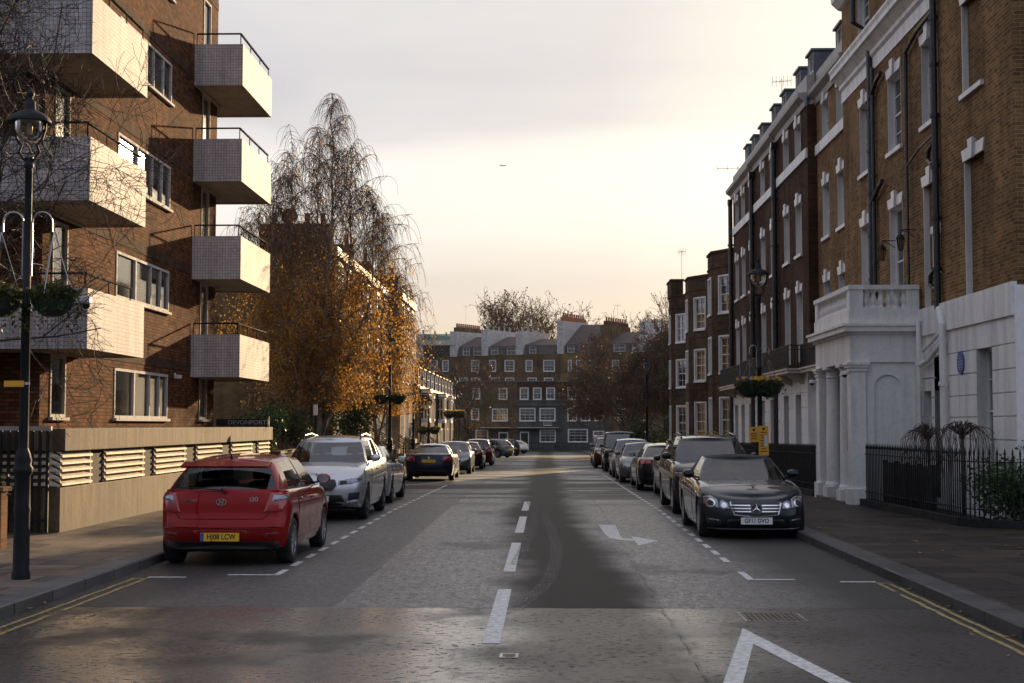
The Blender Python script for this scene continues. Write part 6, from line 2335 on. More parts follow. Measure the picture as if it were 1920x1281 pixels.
# ------------------------------------------------------------------ trees and plants
def rot_about(d, ang, az):
    d = d.normalized()
    s = d.orthogonal().normalized()
    u = d.cross(s)
    side = s * math.cos(az) + u * math.sin(az)
    return (d * math.cos(ang) + side * math.sin(ang)).normalized()


def leaf(m, p, s, q, hang=0.5):
    a, b = q.random() * 6.283, q.uniform(-0.9, 0.9)
    d = Vector((math.cos(a) * math.cos(b), math.sin(a) * math.cos(b), math.sin(b) - hang)).normalized()
    w_ = d.orthogonal().normalized()
    w_ = (w_ * math.cos(a * 3) + d.cross(w_) * math.sin(a * 3)) * s * 0.38
    e = d * s
    m.v += [tuple(p), tuple(p + e * 0.5 + w_), tuple(p + e), tuple(p + e * 0.5 - w_)]
    n = len(m.v)
    m.f.append((n - 4, n - 3, n - 2, n - 1))
    m.mi.append(m.cur)


def grow(acc, p, d, L, r, lv, mx, q, kids=4, ang=(0.45, 0.9), up=0.12, wob=0.22, ratio=0.66, tips=None, sides=(7, 6, 5, 4, 3, 3), thin=0.006, xmax=99):
    n = 4 if lv < 2 else 3
    pts, rad = [p.copy()], [r]
    dd = d.copy()
    for i in range(n):
        dd = (dd + Vector((q.gauss(0, wob), q.gauss(0, wob), q.gauss(0, wob) + up)) * (0.6 if lv == 0 else 1)).normalized()
        pts.append(pts[-1] + dd * L / n)
        rad.append(max(thin, r * (1 - 0.62 * (i + 1) / n)))
    if pts[-1].x > xmax:
        return
    acc[0 if lv < 2 else 1].tube(pts, rad, sides[min(lv, 5)], cap=False)
    if tips is not None and lv >= mx - 1:
        tips += pts[1:]
    if lv >= mx:
        return
    k = kids if lv else kids + 2
    for j in range(k):
        f = 0.35 + 0.65 * (j + q.random()) / k if lv else 0.3 + 0.7 * (j + q.random() * 0.6) / k
        x = min(n - 1e-6, f * n)
        i = int(x)
        b = pts[i].lerp(pts[i + 1], x - i)
        grow(acc, b, rot_about((pts[i + 1] - pts[i]), q.uniform(*ang), q.random() * 6.283), L * ratio * q.uniform(0.75, 1.15), max(thin, rad[i] * 0.62), lv + 1, mx, q, kids, ang, up, wob, ratio, tips, sides, thin, xmax)


def tree(name, label, x, y, z, h, seed, mx=4, kids=4, group=None, bark='bark', twig='twig', leaves=None, lsize=0.08, trunk=0.3, r=0.18, thin=0.006, ratio=0.66, up=0.10, ang=(0.4, 0.95), lean=(0, 0, 1), cat='tree', xmax=99):
    q = random.Random(seed)
    t = thing(name, label, cat, (x, y, z), 0, group)
    acc = [MB(), MB()]
    tips = []
    grow(acc, Vector((0, 0, -0.1)), Vector(lean).normalized(), h * trunk * 1.6, r, 0, mx, q, kids, ang, up, 0.2, ratio, tips, thin=thin, xmax=xmax)
    acc[0].build('trunk', bark, t, smooth=True, fix=False)
    acc[1].build('crown', twig, t, fix=False)
    for mt, dens, lo, hi in leaves or ():
        m = MB()
        for p in tips:
            if lo <= p.z <= hi:
                k = int(dens) + (q.random() < dens % 1)
                for _ in range(k):
                    leaf(m, p + Vector((q.gauss(0, 0.12), q.gauss(0, 0.12), q.gauss(0, 0.12))), lsize * q.uniform(0.7, 1.3), q)
        m.build('leaves', mt, t, fix=False)
    return t


def birch(label, x, y, z, h, seed, leaders, rad, leaf_top, leaf_n, group):
    q = random.Random(seed)
    t = thing('birch_tree', label, 'tree', (x, y, z), 0, group)
    tr, tw, gl = MB(), MB(), MB()
    for (dx, dy, hh, r0) in leaders:
        P = [Vector((0, 0, 0))]
        n = 14
        for i in range(1, n + 1):
            f = i / n
            P.append(Vector((dx * min(1, f * 1.6) ** 1.3 + q.gauss(0, 0.05), dy * min(1, f * 1.6) + q.gauss(0, 0.05), hh * f)))
        tr.tube(P, [max(0.008, r0 * (1 - 0.93 * i / n)) for i in range(n + 1)], 8, cap=False)
        zz = hh * 0.16
        while zz < hh * 0.985:
            f = zz / hh
            i = min(n - 1, int(f * n))
            b = P[i].lerp(P[i + 1], f * n - i)
            R_ = rad * (0.35 + 0.75 * math.sin(PI * min(1, (f * 0.92 + 0.16)))) * (1 - 0.30 * f) * q.choice((0.45, 0.7, 0.9, 1.1, 1.4))
            az = q.random() * 6.283
            L = max(0.4, R_)
            clump = q.choice((0.15, 0.5, 1.0, 1.6, 2.2))
            el = q.uniform(0.65, 1.15) + 0.25 * f
            pts = [b]
            d = Vector((math.cos(az) * math.cos(el), math.sin(az) * math.cos(el), math.sin(el)))
            for k in range(7):
                d = (d + Vector((q.gauss(0, 0.07), q.gauss(0, 0.07), -0.10 - 0.022 * k))).normalized()
                pts.append(pts[-1] + d * L / 6)
            tr.tube(pts, [max(0.006, 0.035 * (1 - f * 0.6) * (1 - k / 7.5)) for k in range(8)], 4, cap=False)
            for k in range(2, 8):
                for _ in range(3 if f < 0.6 else 4):
                    p = pts[k - 1].lerp(pts[k], q.random())
                    a2 = q.random() * 6.283
                    dd = Vector((math.cos(a2) * 0.7, math.sin(a2) * 0.7, q.uniform(-0.3, 0.5))).normalized()
                    ln = q.uniform(0.6, 2.0) * (1 - 0.35 * f)
                    tp = [p]
                    for s in range(5):
                        dd = (dd + Vector((q.gauss(0, 0.12), q.gauss(0, 0.12), -0.6))).normalized()
                        tp.append(tp[-1] + dd * ln / 5)
                    while len(tp) > 2 and tp[-1].z < 2.5:
                        tp.pop()
                    if tp[-1].z < 2.5:
                        continue
                    dens = clump * leaf_n * max(0.04, min(1, (leaf_top - p.z) / 2.2))
                    tw.tube(tp, [0.0075, 0.0065, 0.006, 0.005, 0.0045, 0.004][:len(tp)], 3, cap=False)
                    for s in range(1, len(tp)):
                        c = int(dens) + (q.random() < dens % 1)
                        for _ in range(c):
                            leaf(gl, tp[s] + Vector((q.gauss(0, 0.05), q.gauss(0, 0.05), q.gauss(0, 0.06))), q.uniform(0.045, 0.105), q, 0.9)
            zz += 0.20 if f < 0.6 else 0.17
    tr.build('trunk', 'birch_bark', t, smooth=True, fix=False)
    tw.build('crown', 'birch_twig', t, fix=False)
    gl.build('leaves', 'gold_leaf', t, fix=False)
    return t


BG = 'birches beyond the flats'
birch('golden weeping birch nearest the flats, tall with bare drooping top', -8.2, 50.5, -0.05, 13.8, 3, ((-1.0, 0.4, 12.0, 0.10), (0.55, -0.3, 13.8, 0.12), (-0.1, 0.6, 12.6, 0.08), (-2.2, 0.2, 9.6, 0.07), (1.9, 0.6, 10.6, 0.07), (-1.5, -0.5, 11.2, 0.07), (1.1, 0.3, 12.0, 0.07)), 2.75, 8.6, 1.9, BG)
birch('shorter golden birch, right of the tall birch, overhanging the parked pale saloon', -6.95, 57.5, -0.2, 10.8, 11, ((0.2, 0.3, 10.8, 0.10), (-1.0, 0.2, 9.0, 0.07), (0.9, -0.4, 8.2, 0.06)), 2.1, 7.2, 2.2, BG)


def shrub(label, c, rad, n, mats, seed, s=0.09, name='shrub', group=None, stems=True, base=0.0):
    """mass of leaves through an uneven volume on a few stems"""
    q = random.Random(seed)
    t = thing(name, label, 'shrub', (c[0], c[1], base), 0, group)
    lobes = []
    for i in range(9):
        a, b = q.random() * 6.283, q.random()
        lobes.append((Vector((math.cos(a) * rad[0] * 0.6 * b ** 0.5, math.sin(a) * rad[1] * 0.6 * b ** 0.5, c[2] - base + q.uniform(-0.5, 0.6) * rad[2])), q.uniform(0.35, 0.6)))
    ms = [MB() for _ in mats]
    for i in range(n):
        o, k = lobes[q.randrange(9)]
        d = Vector((q.gauss(0, 1), q.gauss(0, 1), q.gauss(0, 1))).normalized() * (q.random() ** 0.45)
        p = o + Vector((d.x * rad[0] * k, d.y * rad[1] * k, d.z * rad[2] * k))
        if p.z < 0.03:
            p.z = q.random() * 0.2
        leaf(ms[min(len(mats) - 1, int(q.random() * len(mats)))], p, s * q.uniform(0.6, 1.3), q, 0.1)
    for m, mt in zip(ms, mats):
        m.build('leaves', mt, t, fix=False)
    if stems:
        m = MB()
        for o, k in lobes:
            b = Vector((o.x * 0.25, o.y * 0.25, -0.05))
            m.tube([b, b.lerp(o, 0.5) + Vector((q.gauss(0, 0.05), q.gauss(0, 0.05), 0)), o], [0.03, 0.02, 0.008], 5)
        m.build('stems', 'twig', t)
    return t


SG = 'evergreen shrubs behind the low wall'
shrub('dark evergreen shrub at the end of the concrete wall', (-8.9, 44.0, 1.55), (1.0, 1.6, 1.1), 2600, ('dark_leaf', 'green_leaf'), 1, 0.10, group=SG, base=0.0)
shrub('olive tinted shrub behind the roof of the silver off-roader', (-8.7, 48.5, 1.8), (1.1, 1.8, 1.4), 2800, ('dark_leaf', 'olive_leaf'), 2, 0.10, group=SG, base=-0.1)
shrub('dense dark green shrub right of the olive one', (-8.3, 52.5, 2.0), (1.2, 2.0, 1.6), 3000, ('dark_leaf', 'green_leaf', 'dark_leaf'), 3, 0.11, group=SG, base=-0.15)
shrub('dark shrub nearest the steps of the tall left terrace', (-7.9, 57.0, 1.9), (1.1, 1.8, 1.5), 2600, ('dark_leaf', 'dark_leaf', 'olive_leaf'), 4, 0.11, group=SG, base=-0.2)
shrub('ivy trailing over the low brick garden wall', (-8.9, 20.3, 1.02), (1.5, 0.30, 0.26), 1500, ('green_leaf', 'dark_leaf', 'olive_leaf'), 5, 0.07, name='ivy', stems=False, base=0.1)
shrub('small red leaved shrub behind the garden wall at the left edge', (-8.75, 20.9, 1.75), (0.45, 0.4, 0.45), 420, ('red_leaf', 'rust_leaf'), 6, 0.07, base=0.1)

tree('bare_tree', 'bare dark tree spreading its twigs over the balconies from the left edge', -8.95, 20.6, 0.1, 9.0, 44, mx=5, kids=6, r=0.10, ratio=0.60, up=0.02, ang=(0.50, 1.10), trunk=0.40, thin=0.0042, xmax=2.6, lean=(0.05, 0.0, 1))
tree('bare_tree', 'bare brown tree with a few yellow leaves in front of the closing terrace', -7.3, 146, gz(146), 12.0, 5, mx=5, kids=4, r=0.20, bark='bark', twig='brown_twig', thin=0.014, ratio=0.68,
     leaves=[('yellow_leaf', 0.8, 0.5, 4.2), ('rust_leaf', 0.25, 4.0, 14)], lsize=0.15)
FT = 'brown trees before the right end of the closing terrace'
for i, (x, y, h, sd, lab) in enumerate(((6.6, 118, 11.5, 31, 'thin brown tree nearest the street in the right clump'), (9.8, 124, 13.0, 32, 'big brown tree in the middle of the right clump'),
                                        (8.0, 138, 12.5, 33, 'brown tree at the back of the right clump'), (11.8, 132, 12.0, 34, 'brown tree partly behind the bayed houses'))):
    tree('brown_tree', lab, x, y, gz(y), h, sd, mx=5, kids=5, r=0.17, twig='brown_twig', thin=0.018, ratio=0.66, leaves=[('rust_leaf', 0.5, 1.5, 14)], lsize=0.14, group=FT, up=0.06)
for i, (x, y, zc_, rx, sd, lab) in enumerate(((7.2, 112, 0.9, 1.6, 41, 'dark evergreen bush under the right clump, left one'), (9.9, 112, 1.3, 2.0, 42, 'dark evergreen bush under the right clump, beside the bayed houses'))):
    shrub(lab, (x, y, zc_), (rx, 1.6, 1.9), 2200, ('dark_leaf', 'olive_leaf'), sd, 0.20, group='evergreen bushes under the brown trees', base=gz(y))
RT = 'autumn trees behind the roofs'
for i, (x, y, h, sd, lab) in enumerate(((-20.5, 262, 21, 51, 'small rusty tree over the roofs at far left'), (-9.6, 260, 24.5, 52, 'rusty tree over the twin dormers'), (-4.0, 262, 25.5, 53, 'tallest rusty tree over the roofs'),
                                        (1.6, 264, 23.5, 54, 'rusty tree just left of the highest white wall'), (16.0, 262, 23.5, 55, 'bare rusty tree over the skylight roof'), (22.0, 260, 24, 56, 'bare rusty tree beside the bayed houses'))):
    tree('autumn_tree', lab, x, y, -3, h + 2.0, sd, mx=5, kids=4, r=0.38, twig='brown_twig', thin=0.03, ratio=0.70, up=0.16, leaves=[('rust_leaf', 0.9 if i < 4 else 0.35, 12, 40)], lsize=0.34, group=RT)


def weeping(label, x, y, z, h, rad, seed):
    q = random.Random(seed)
    t = thing('weeping_shrub', label, 'shrub', (x, y, z), 0, 'bare weeping shrubs behind the right railing')
    m = MB()
    m.tube([(0, 0, 0), (0.02, 0, h * 0.5), (0, 0.01, h * 0.9)], [0.035, 0.03, 0.035], 7)
    m.build('trunk', 'bark', t, smooth=True)
    m = MB()
    for i in range(60):
        a = q.random() * 6.283
        R_ = rad * q.uniform(0.3, 1.2)
        dr = q.uniform(0.4, 0.95)
        pts = []
        for k in range(8):
            f = k / 7
            rr = R_ * math.sin(min(1, f * 1.35) * PI / 2)
            zz = h * 0.86 + 0.34 * math.sin(min(1, f * 2.6) * PI / 2) * (1.2 - 0.5 * R_ / rad) - dr * max(0, f - 0.22) ** 1.6 * 1.9
            pts.append((rr * math.cos(a) + q.gauss(0, 0.024), rr * math.sin(a) + q.gauss(0, 0.024), zz + q.gauss(0, 0.015)))
        m.tube(pts, [0.008, 0.0075, 0.007, 0.006, 0.005, 0.0045, 0.004, 0.003], 4, cap=False)
    m.build('crown', 'red_twig', t, fix=False)


weeping('smaller bare weeping shrub behind the railing, next to the portico', 7.62, 28.7, 0.15, 1.72, 0.42, 1)
weeping('larger bare weeping shrub behind the railing below the blue plaque', 7.78, 26.9, 0.15, 1.78, 0.50, 2)
shrub('clipped green hedge behind the railing at the right edge', (8.55, 25.35, 0.85), (1.5, 0.75, 1.0), 11000, ('green_leaf', 'dark_leaf'), 8, 0.065, name='hedge', base=0.15)
shrub('tuft of weeds on the pavement at the right edge', (8.05, 23.1, 0.22), (0.25, 0.2, 0.16), 260, ('green_leaf', 'dark_leaf'), 9, 0.07, stems=False, base=0.15)


# ------------------------------------------------------------------ street lamps and hanging baskets
def hanging_basket(label, x, y, z, r, seed, flowers=False, trail=0.3, hook=0.8, group='hanging flower baskets'):
    q = random.Random(seed)
    t = thing('hanging_basket', label, 'flower basket', (x, y, z), 0, group)
    m = MB()
    m.lathe([(0.0, -r * 0.85), (r * 0.45, -r * 0.78), (r * 0.8, -r * 0.48), (r * 0.97, -r * 0.1), (r, 0.0), (r * 0.95, 0.0), (r * 0.9, -0.03), (0, -0.04)], n=20)
    for i in range(18):
        a = 2 * PI * i / 18
        m.bar((r * math.cos(a), r * math.sin(a), 0), (r * 0.80 * math.cos(a), r * 0.80 * math.sin(a), -r * 0.5), 0.012)
    m.build('bowl', 'green_plastic', t)
    m = MB()
    for i in range(3):
        a = 2 * PI * i / 3 + 0.4
        m.tube([(r * math.cos(a), r * math.sin(a), 0), (0, 0, hook)], 0.006, 4)
    m.build('chains', 'grey_metal', t)
    m = MB()
    for i in range(650):
        a, rr = q.random() * 6.283, r * 1.15 * q.random() ** 0.5
        leaf(m, Vector((rr * math.cos(a), rr * math.sin(a), 0.02 + q.random() * 0.17 * (1.2 - rr / r * 0.6))), q.uniform(0.04, 0.08), q, 0.0)
    for i in range(14):
        a = q.random() * 6.283
        L = q.uniform(0.1, trail)
        for k in range(12):
            f = k / 11
            leaf(m, Vector(((r * 1.02 + 0.06 * f) * math.cos(a) + q.gauss(0, 0.02), (r * 1.02 + 0.06 * f) * math.sin(a) + q.gauss(0, 0.02), 0.05 - L * f)), q.uniform(0.03, 0.06), q, 0.5)
    m.build('plants', 'olive_leaf', t, fix=False)
    if flowers:
        for mt, n in (('yellow_petal', 26), ('blue_petal', 12)):
            m = MB()
            for i in range(n):
                a, rr = q.random() * 6.283, r * q.random() ** 0.5
                c_ = Vector((rr * math.cos(a), rr * math.sin(a), 0.17 + q.random() * 0.06))
                for k in range(5):
                    b = 2 * PI * k / 5
                    m.quad(c_, c_ + Vector((0.03 * math.cos(b - 0.5), -0.012, 0.03 * math.sin(b - 0.5))), c_ + Vector((0.042 * math.cos(b), -0.02, 0.042 * math.sin(b))), c_ + Vector((0.03 * math.cos(b + 0.5), -0.012, 0.03 * math.sin(b + 0.5))))
            m.build('flowers', mt, t, fix=False)
    return t


LG = 'black lantern street lamps'


def street_lamp(label, x, y, z, h, brackets=None, k=1.0, boxes=()):
    t = thing('street_lamp', label, 'street lamp', (x, y, z), 0, LG)
    m = MB()
    m.lathe([(0.105, 0), (0.105, 0.06), (0.092, 0.10), (0.088, 0.75), (0.095, 0.80), (0.088, 0.84), (0.085, 1.18), (0.11, 1.22), (0.115, 1.27), (0.09, 1.31), (0.10, 1.36), (0.08, 1.44), (0.055, 1.50)], n=18)
    m.build('base', 'black_iron', t, smooth=True)
    m = MB()
    m.lathe([(0.056, 1.5), (0.050, h * 0.55), (0.062, h * 0.55 + 0.01), (0.062, h * 0.55 + 0.05), (0.046, h * 0.55 + 0.06), (0.042, h - 0.92), (0.055, h - 0.90), (0.055, h - 0.86), (0.03, h - 0.84), (0.03, h - 0.80)], n=14)
    m.build('column', 'black_iron', t, smooth=True)
    m = MB()
    for s in (1, -1):
        m.tube([(0, 0, h - 0.86), (s * 0.07, 0, h - 0.80), (s * 0.12, 0, h - 0.72), (s * 0.09, 0, h - 0.64), (s * 0.15, 0, h - 0.57), (s * 0.185, 0, h - 0.45), (s * 0.19, 0, h - 0.34)], 0.016, 6)
    m.tube([(-0.05, 0, h - 0.80), (0.05, 0, h - 0.80)], 0.02, 6)
    m.build('fork', 'black_iron', t)
    m = MB()
    m.lathe([(0.0, h - 0.61), (0.07, h - 0.60), (0.13, h - 0.55), (0.165, h - 0.47), (0.175, h - 0.36)], n=20)
    g = m.build('lantern', 'lamp_glass', t, smooth=True)
    m = MB()
    m.lathe([(0.245, h - 0.37), (0.24, h - 0.345), (0.21, h - 0.30), (0.15, h - 0.26), (0.085, h - 0.235), (0.065, h - 0.21), (0.06, h - 0.12), (0.035, h - 0.105), (0.03, h - 0.07), (0.045, h - 0.05), (0.045, h - 0.02), (0.02, h + 0.01), (0, h + 0.05)], n=24)
    m.lathe([(0.0, h - 0.345), (0.245, h - 0.37)], n=24)
    m.build('canopy', 'black_iron', t, smooth=True)
    m = MB()
    m.lathe([(0.0, h - 0.52), (0.03, h - 0.50), (0.035, h - 0.42), (0.02, h - 0.37)], n=10)
    m.build('bulb', 'white_sheet', g, smooth=True)
    if brackets:
        zb, rr = brackets
        for s in (1, -1):
            m = MB()
            pts = [(s * 0.05, 0, zb - 0.62), (s * 0.055, 0, zb - 0.1)] + [(s * (0.05 + rr * (1 - math.cos(PI * i / 8)) * 0.5), 0, zb + rr * 0.55 * math.sin(PI * i / 8)) for i in range(9)] + [(s * (0.05 + rr), 0, zb - 0.10)]
            m.tube(pts, 0.011, 6)
            m.build('basket_bracket', 'grey_metal', t)
    return t


def lamp_baskets(x, y, zb, rr, r, drop, seed, labs, **kw):
    for s, lab in zip((-1, 1), labs):
        hanging_basket(lab, x + s * (0.05 + rr), y, zb - 0.10 - drop, r, seed + s, hook=drop, **kw)


street_lamp('black lantern street lamp nearest on the left pavement, yellow tag on its column', -6.05, 16.35, 0.13, 5.68, (4.12, 0.24))
lamp_baskets(-6.05, 16.35, 4.25, 0.26, 0.24, 0.80, 60, ('trailing flower basket on the outer side of the nearest left lamp', 'trailing flower basket on the road side of the nearest left lamp'), trail=0.5)
tg = thing('column_tag', 'small yellow tag strapped to the nearest left lamp column', 'tag', (-6.06, 16.28, 2.38))
m = MB()
m.box(-0.20, 0.03, -0.015, 0.0, -0.04, 0.03)
m.build('plate', 'yellow_sheet', tg)
m = MB()
m.lathe([(0.058, -0.015), (0.058, 0.015)], (0.01, 0.07, 0), 12)
m.build('strap', 'grey_metal', tg)
street_lamp('black lantern street lamp on the right pavement carrying yellow notices', 4.65, 31.2, 0.13, 5.42, (3.42, 0.16))
lamp_baskets(4.65, 31.2, 3.42, 0.16, 0.27, 0.60, 70, ('basket of yellow pansies on the road side of the right lamp', 'basket of yellow pansies on the house side of the right lamp'), flowers=True, trail=0.3)
street_lamp('black lantern street lamp further along before the brown trees on the right', 4.70, 66.9, gz(67) + 0.13, 5.25)
street_lamp('dark lamp column with two baskets under the birch, beside the pale saloon', -5.72, 51.9, gz(52) + 0.13, 5.4, (3.3, 0.26))
lamp_baskets(-5.72, 51.9, 3.15, 0.24, 0.24, 0.2, 80, ('dark basket on the left side of the lamp under the birch', 'dark basket on the right side of the lamp under the birch'))
street_lamp('black lamp with square looking lantern by the warm lit brick house', -6.0, 64.0, gz(64) + 0.13, 4.2)
street_lamp('short black lamp post before the first oriel on the left', -6.55, 79.0, gz(79) + 0.13, 3.9, (2.35, 0.26))
lamp_baskets(-6.55, 79.0, 1.95, 0.26, 0.30, 0.22, 84, ('round basket left of the short lamp post before the oriels', 'round basket right of the short lamp post before the oriels'))
street_lamp('tall black lamp with bright lantern and yellow basket before the bare brown tree', -6.05, 93.0, gz(93) + 0.13, 5.5, (3.5, 0.26))
lamp_baskets(-6.05, 93.0, 3.0, 0.26, 0.38, 0.25, 88, ('yellowish basket left of the bright far lantern', 'yellowish basket right of the bright far lantern'), flowers=True)
street_lamp('black lantern lamp just behind the tall bright one on the left', -7.3, 119, gz(119) + 0.13, 5.5)
street_lamp('farthest black lantern lamp on the left before the yellow leaves', -7.9, 143, gz(143) + 0.13, 5.3)


def wall_lantern(label, x, y, z):
    t = thing('wall_lantern', label, 'lantern', (x, y, z), 0, 'wall lanterns over the portico')
    m = MB()
    m.bar((0.32, 0, 0.22), (0.0, 0, 0.22), 0.02)
    m.tube([(0.32, 0, 0.05), (0.15, 0, 0.16), (0.0, 0, 0.22)], 0.010, 5)
    m.build('bracket', 'black_iron', t)
    m = MB()
    m.lathe([(0.05, -0.26), (0.09, 0.02)], n=6)
    m.build('lantern', 'lamp_glass', t)
    m = MB()
    m.lathe([(0.11, 0.02), (0.06, 0.10), (0.02, 0.13), (0.0, 0.21)], n=6)
    m.lathe([(0.0, -0.27), (0.055, -0.26)], n=6)
    for i in range(6):
        a = 2 * PI * i / 6
        m.bar((0.05 * math.cos(a), 0.05 * math.sin(a), -0.26), (0.092 * math.cos(a), 0.092 * math.sin(a), 0.02), 0.012)
    m.build('frame', 'black_iron', t)


wall_lantern('wrought wall lantern over the portico, nearer the blue plaque', 8.06, 32.4, 6.12)
wall_lantern('wrought wall lantern over the portico, beside the double black pipe', 8.06, 34.2, 6.10)
for lab, x, y, z in (('small white security camera on the near pier of the portico', 6.66, 31.95, 3.02), ('small white security camera on the far pier of the portico', 6.66, 35.9, 2.95)):
    t = thing('security_camera', lab, 'camera', (x, y, z))
    m = MB()
    m.tube([(0.13, 0, 0.05), (0.0, 0, 0.05)], 0.025, 8)
    m.build('bracket', 'white_sheet', t)
    m = MB()
    m.lathe([(0.0, 0.085), (0.05, 0.075), (0.065, 0.04), (0.065, 0.0)], n=14)
    m.build('housing', 'white_sheet', t, smooth=True)
    m = MB()
    m.lathe([(0.058, 0.0), (0.05, -0.035), (0.025, -0.055), (0, -0.06)], n=14)
    m.build('dome', 'black_trim', t, smooth=True)

for lab, x, z0, z1, w_, lines, paper in (('yellow notice, left and shorter of the pair on the right lamp', 4.50, 1.53, 1.86, 0.20, 4, False), ('tall yellow notice with white sheet on the right lamp', 4.71, 1.24, 1.88, 0.215, 8, True)):
    t = thing('notice', lab, 'notice', (x, 31.08, z0), 0, 'yellow notices on the lamp')
    h = z1 - z0
    m = MB()
    m.box(-w_ / 2, w_ / 2, -0.008, 0.004, 0, h)
    m.build('board', 'yellow_sheet', t)
    m = MB()
    m.prism([(-0.028, h - 0.04), (0.028, h - 0.04), (0.028, h - 0.075), (0, h - 0.105), (-0.028, h - 0.075)], -0.0085, -0.0105, lambda a, b, d: (a, d, b))
    m.build('crest', 'black_letter', t)
    for i in range(lines):
        m = MB()
        q = (0.62, 0.78, 0.5, 0.7)[i % 4] * w_ / 2
        zz = h - 0.14 - i * (h - 0.17) / lines
        m.box(-q, q, -0.0105, -0.0085, zz - 0.008, zz + 0.008)
        m.build('text_line', 'black_letter', t)
    if paper:
        m = MB()
        m.box(0.01, 0.085, -0.014, -0.011, 0.20, 0.44)
        m.build('white_sheet', 'white_sheet', t)


# ------------------------------------------------------------------ railings on the right, planters
def railing(label, pts, z, h, pitch=0.115, r=0.011, group='black spear railings', base=0.14):
    t = thing('railing', label, 'railing', (pts[0][0], pts[0][1], z), 0, group)
    o = Vector((pts[0][0], pts[0][1], 0))
    m, mr, mb, ms = MB(), MB(), MB(), MB()
    for a, b in zip(pts, pts[1:]):
        a, b = Vector((*a, 0)) - o, Vector((*b, 0)) - o
        za, zb_ = gz(pts[0][1] + a.y) - gz(pts[0][1]), gz(pts[0][1] + b.y) - gz(pts[0][1])
        a.z, b.z = za, zb_
        n = max(2, int((b - a).length / pitch))
        for i in range(n):
            p = a.lerp(b, (i + 0.5) / n)
            m.bar(p + Vector((0, 0, base)), p + Vector((0, 0, h - 0.10)), r * 2)
            ms.lathe([(r * 1.0, h - 0.11), (r * 1.9, h - 0.08), (r * 1.5, h - 0.05), (0.001, h + 0.03)], tuple(p), 5)
        for zz in (0.30, h - 0.22):
            mr.bar(a + Vector((0, 0, zz)), b + Vector((0, 0, zz)), 0.045, 0.018)
        d = (b - a).normalized() * 0.08
        mb.bar(a - d + Vector((0, 0, base / 2 - 0.04)), b + d + Vector((0, 0, base / 2 - 0.04)), 0.24, base + 0.08)
    mb.build('plinth', 'dark_stone', t)
    mr.build('rail', 'black_iron', t)
    m.build('bars', 'black_iron', t, fix=False)
    ms.build('spearheads', 'black_iron', t, fix=False)
    return t


railing('black spear railing in front of the near house, bending round at its corner', [(7.02, 31.6), (7.32, 25.3), (7.55, 24.75), (8.0, 24.5), (10.5, 24.4)], 0.14, 1.34)
railing('black spear railing before the dark terrace, beyond the portico', [(6.85, 36.5), (7.0, 62.5)], gz(36) + 0.14, 1.30, pitch=0.13)
sc_ = thing('basement_screen', 'dark solid screen behind the railing beside the portico', 'screen', (7.35, 31.2, 0.15))
m = MB()
m.box(-0.02, 0.02, -3.9, 0.0, 0.0, 0.95)
m.build('panel', 'dark_board', sc_)
m = MB()
for i in range(5):
    m.box(-0.04, 0.04, -3.9 + i * 0.955, -3.82 + i * 0.955, 0.0, 0.99)
m.build('posts', 'dark_board', sc_)
for lab, x, y, sd, fl2 in (('potted shrub with yellow flowers before the dark terrace', 6.45, 57.0, 91, True), ('plain potted shrub next to the flowering one', 6.4, 62.0, 92, False)):
    z = gz(y) + 0.14
    t = shrub(lab, (x, y, z + 1.15), (0.42, 0.42, 0.55), 900, ('dark_leaf', 'green_leaf'), sd, 0.075, name='potted_shrub', group='potted shrubs on the right pavement', base=z + 0.4)
    m = MB()
    m.lathe([(0.22, -0.4), (0.30, 0.05), (0.33, 0.06), (0.33, 0.12), (0.27, 0.12), (0.26, 0.06), (0, 0.05)], n=16)
    m.build('pot', 'terracotta', t)
    if fl2:
        q = random.Random(5)
        m = MB()
        for i in range(60):
            leaf(m, Vector((q.choice((-0.26, 0.0, 0.26)) + q.gauss(0, 0.05), q.gauss(0, 0.1), 1.28 + q.gauss(0, 0.06))), 0.07, q, 0)
        m.build('flowers', 'yellow_petal', t, fix=False)

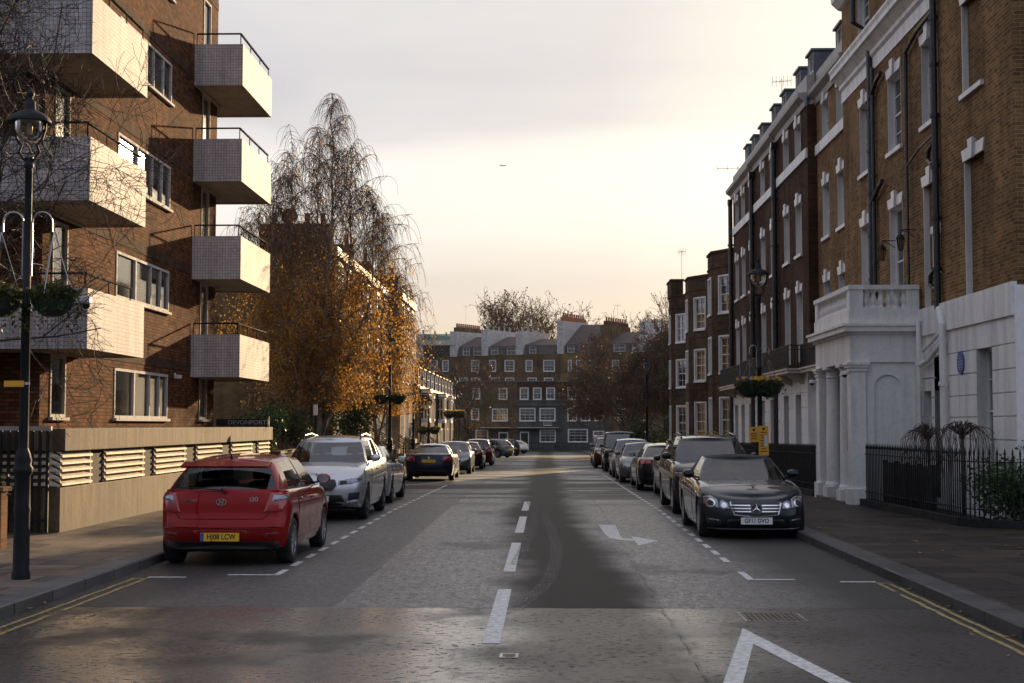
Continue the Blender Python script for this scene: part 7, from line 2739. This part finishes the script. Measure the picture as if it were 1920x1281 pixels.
ps = thing('sign_post', 'thin black post with pale plate at its top, by the olive shrub', 'sign post', (-6.52, 40.0, gz(40) + 0.13))
m = MB()
m.tube([(0, 0, 0), (0, 0, 2.45)], 0.04, 8)
m.build('post', 'black_iron', ps)
m = MB()
m.box(-0.05, 0.07, -0.055, -0.045, 2.12, 2.42)
m.build('plate', 'white_sheet', ps)

# airliner far off in the sky
pl = thing('airliner', 'tiny airliner in the bright sky above the street', 'aeroplane', (-229.0, 7500, 1380), R(78))
m = MB()
m.lathe([(0.01, -19), (0.9, -17.5), (1.7, -15.5), (2.0, -12), (2.0, 9), (1.5, 14), (0.7, 18), (0.3, 19)], n=14, axis='y')
m.build('fuselage', 'grey_metal', pl, smooth=True)
for s in (1, -1):
    m = MB()
    m.prism([(s * 1.5, -4), (s * 17, 5.5), (s * 17, 7.5), (s * 1.5, 3)], -0.9, -0.4, lambda a, b, d: (a, b, d + abs(a) * 0.09))
    m.build('wing', 'grey_metal', pl)
    m = MB()
    m.lathe([(0.9, -5.2), (1.1, -4), (0.7, -0.5)], (s * 5.8, 0, -1.5), 12, 'y')
    m.build('engine', 'grey_metal', pl)
m = MB()
m.prism([(12.5, 1.5), (18, 7), (19.5, 7), (18.5, 1.5)], -0.2, 0.2, lambda a, b, d: (d, a, b))
m.build('tail_fin', 'grey_metal', pl)
m = MB()
m.prism([(-6, 18.5), (0, 14.5), (6, 18.5), (6, 19.3), (0, 17.5), (-6, 19.3)], 0.5, 0.8, lambda a, b, d: (a, b, d))
m.build('tailplane', 'grey_metal', pl)


# ------------------------------------------------------------------ faint winter haze over the far end of the street
m = MB()
m.box(-120, 120, -40, 320, -3.0, 45.0)
hz = m.build('haze', 'dark_room')
hm = bpy.data.materials.new('haze')
hm.use_nodes = True
hm.node_tree.nodes.clear()
ho = hm.node_tree.nodes.new('ShaderNodeOutputMaterial')
hv = hm.node_tree.nodes.new('ShaderNodeVolumePrincipled')
hv.inputs['Color'].default_value = (0.95, 0.93, 0.90, 1)
hv.inputs['Density'].default_value = 0.00008
hv.inputs['Anisotropy'].default_value = 0.0
hm.node_tree.links.new(hv.outputs[0], ho.inputs['Volume'])
hz.data.materials.clear()
hz.data.materials.append(hm)
hz['kind'] = 'stuff'
tag(hz, 'thin pale haze hanging along the street towards the far houses', 'haze')
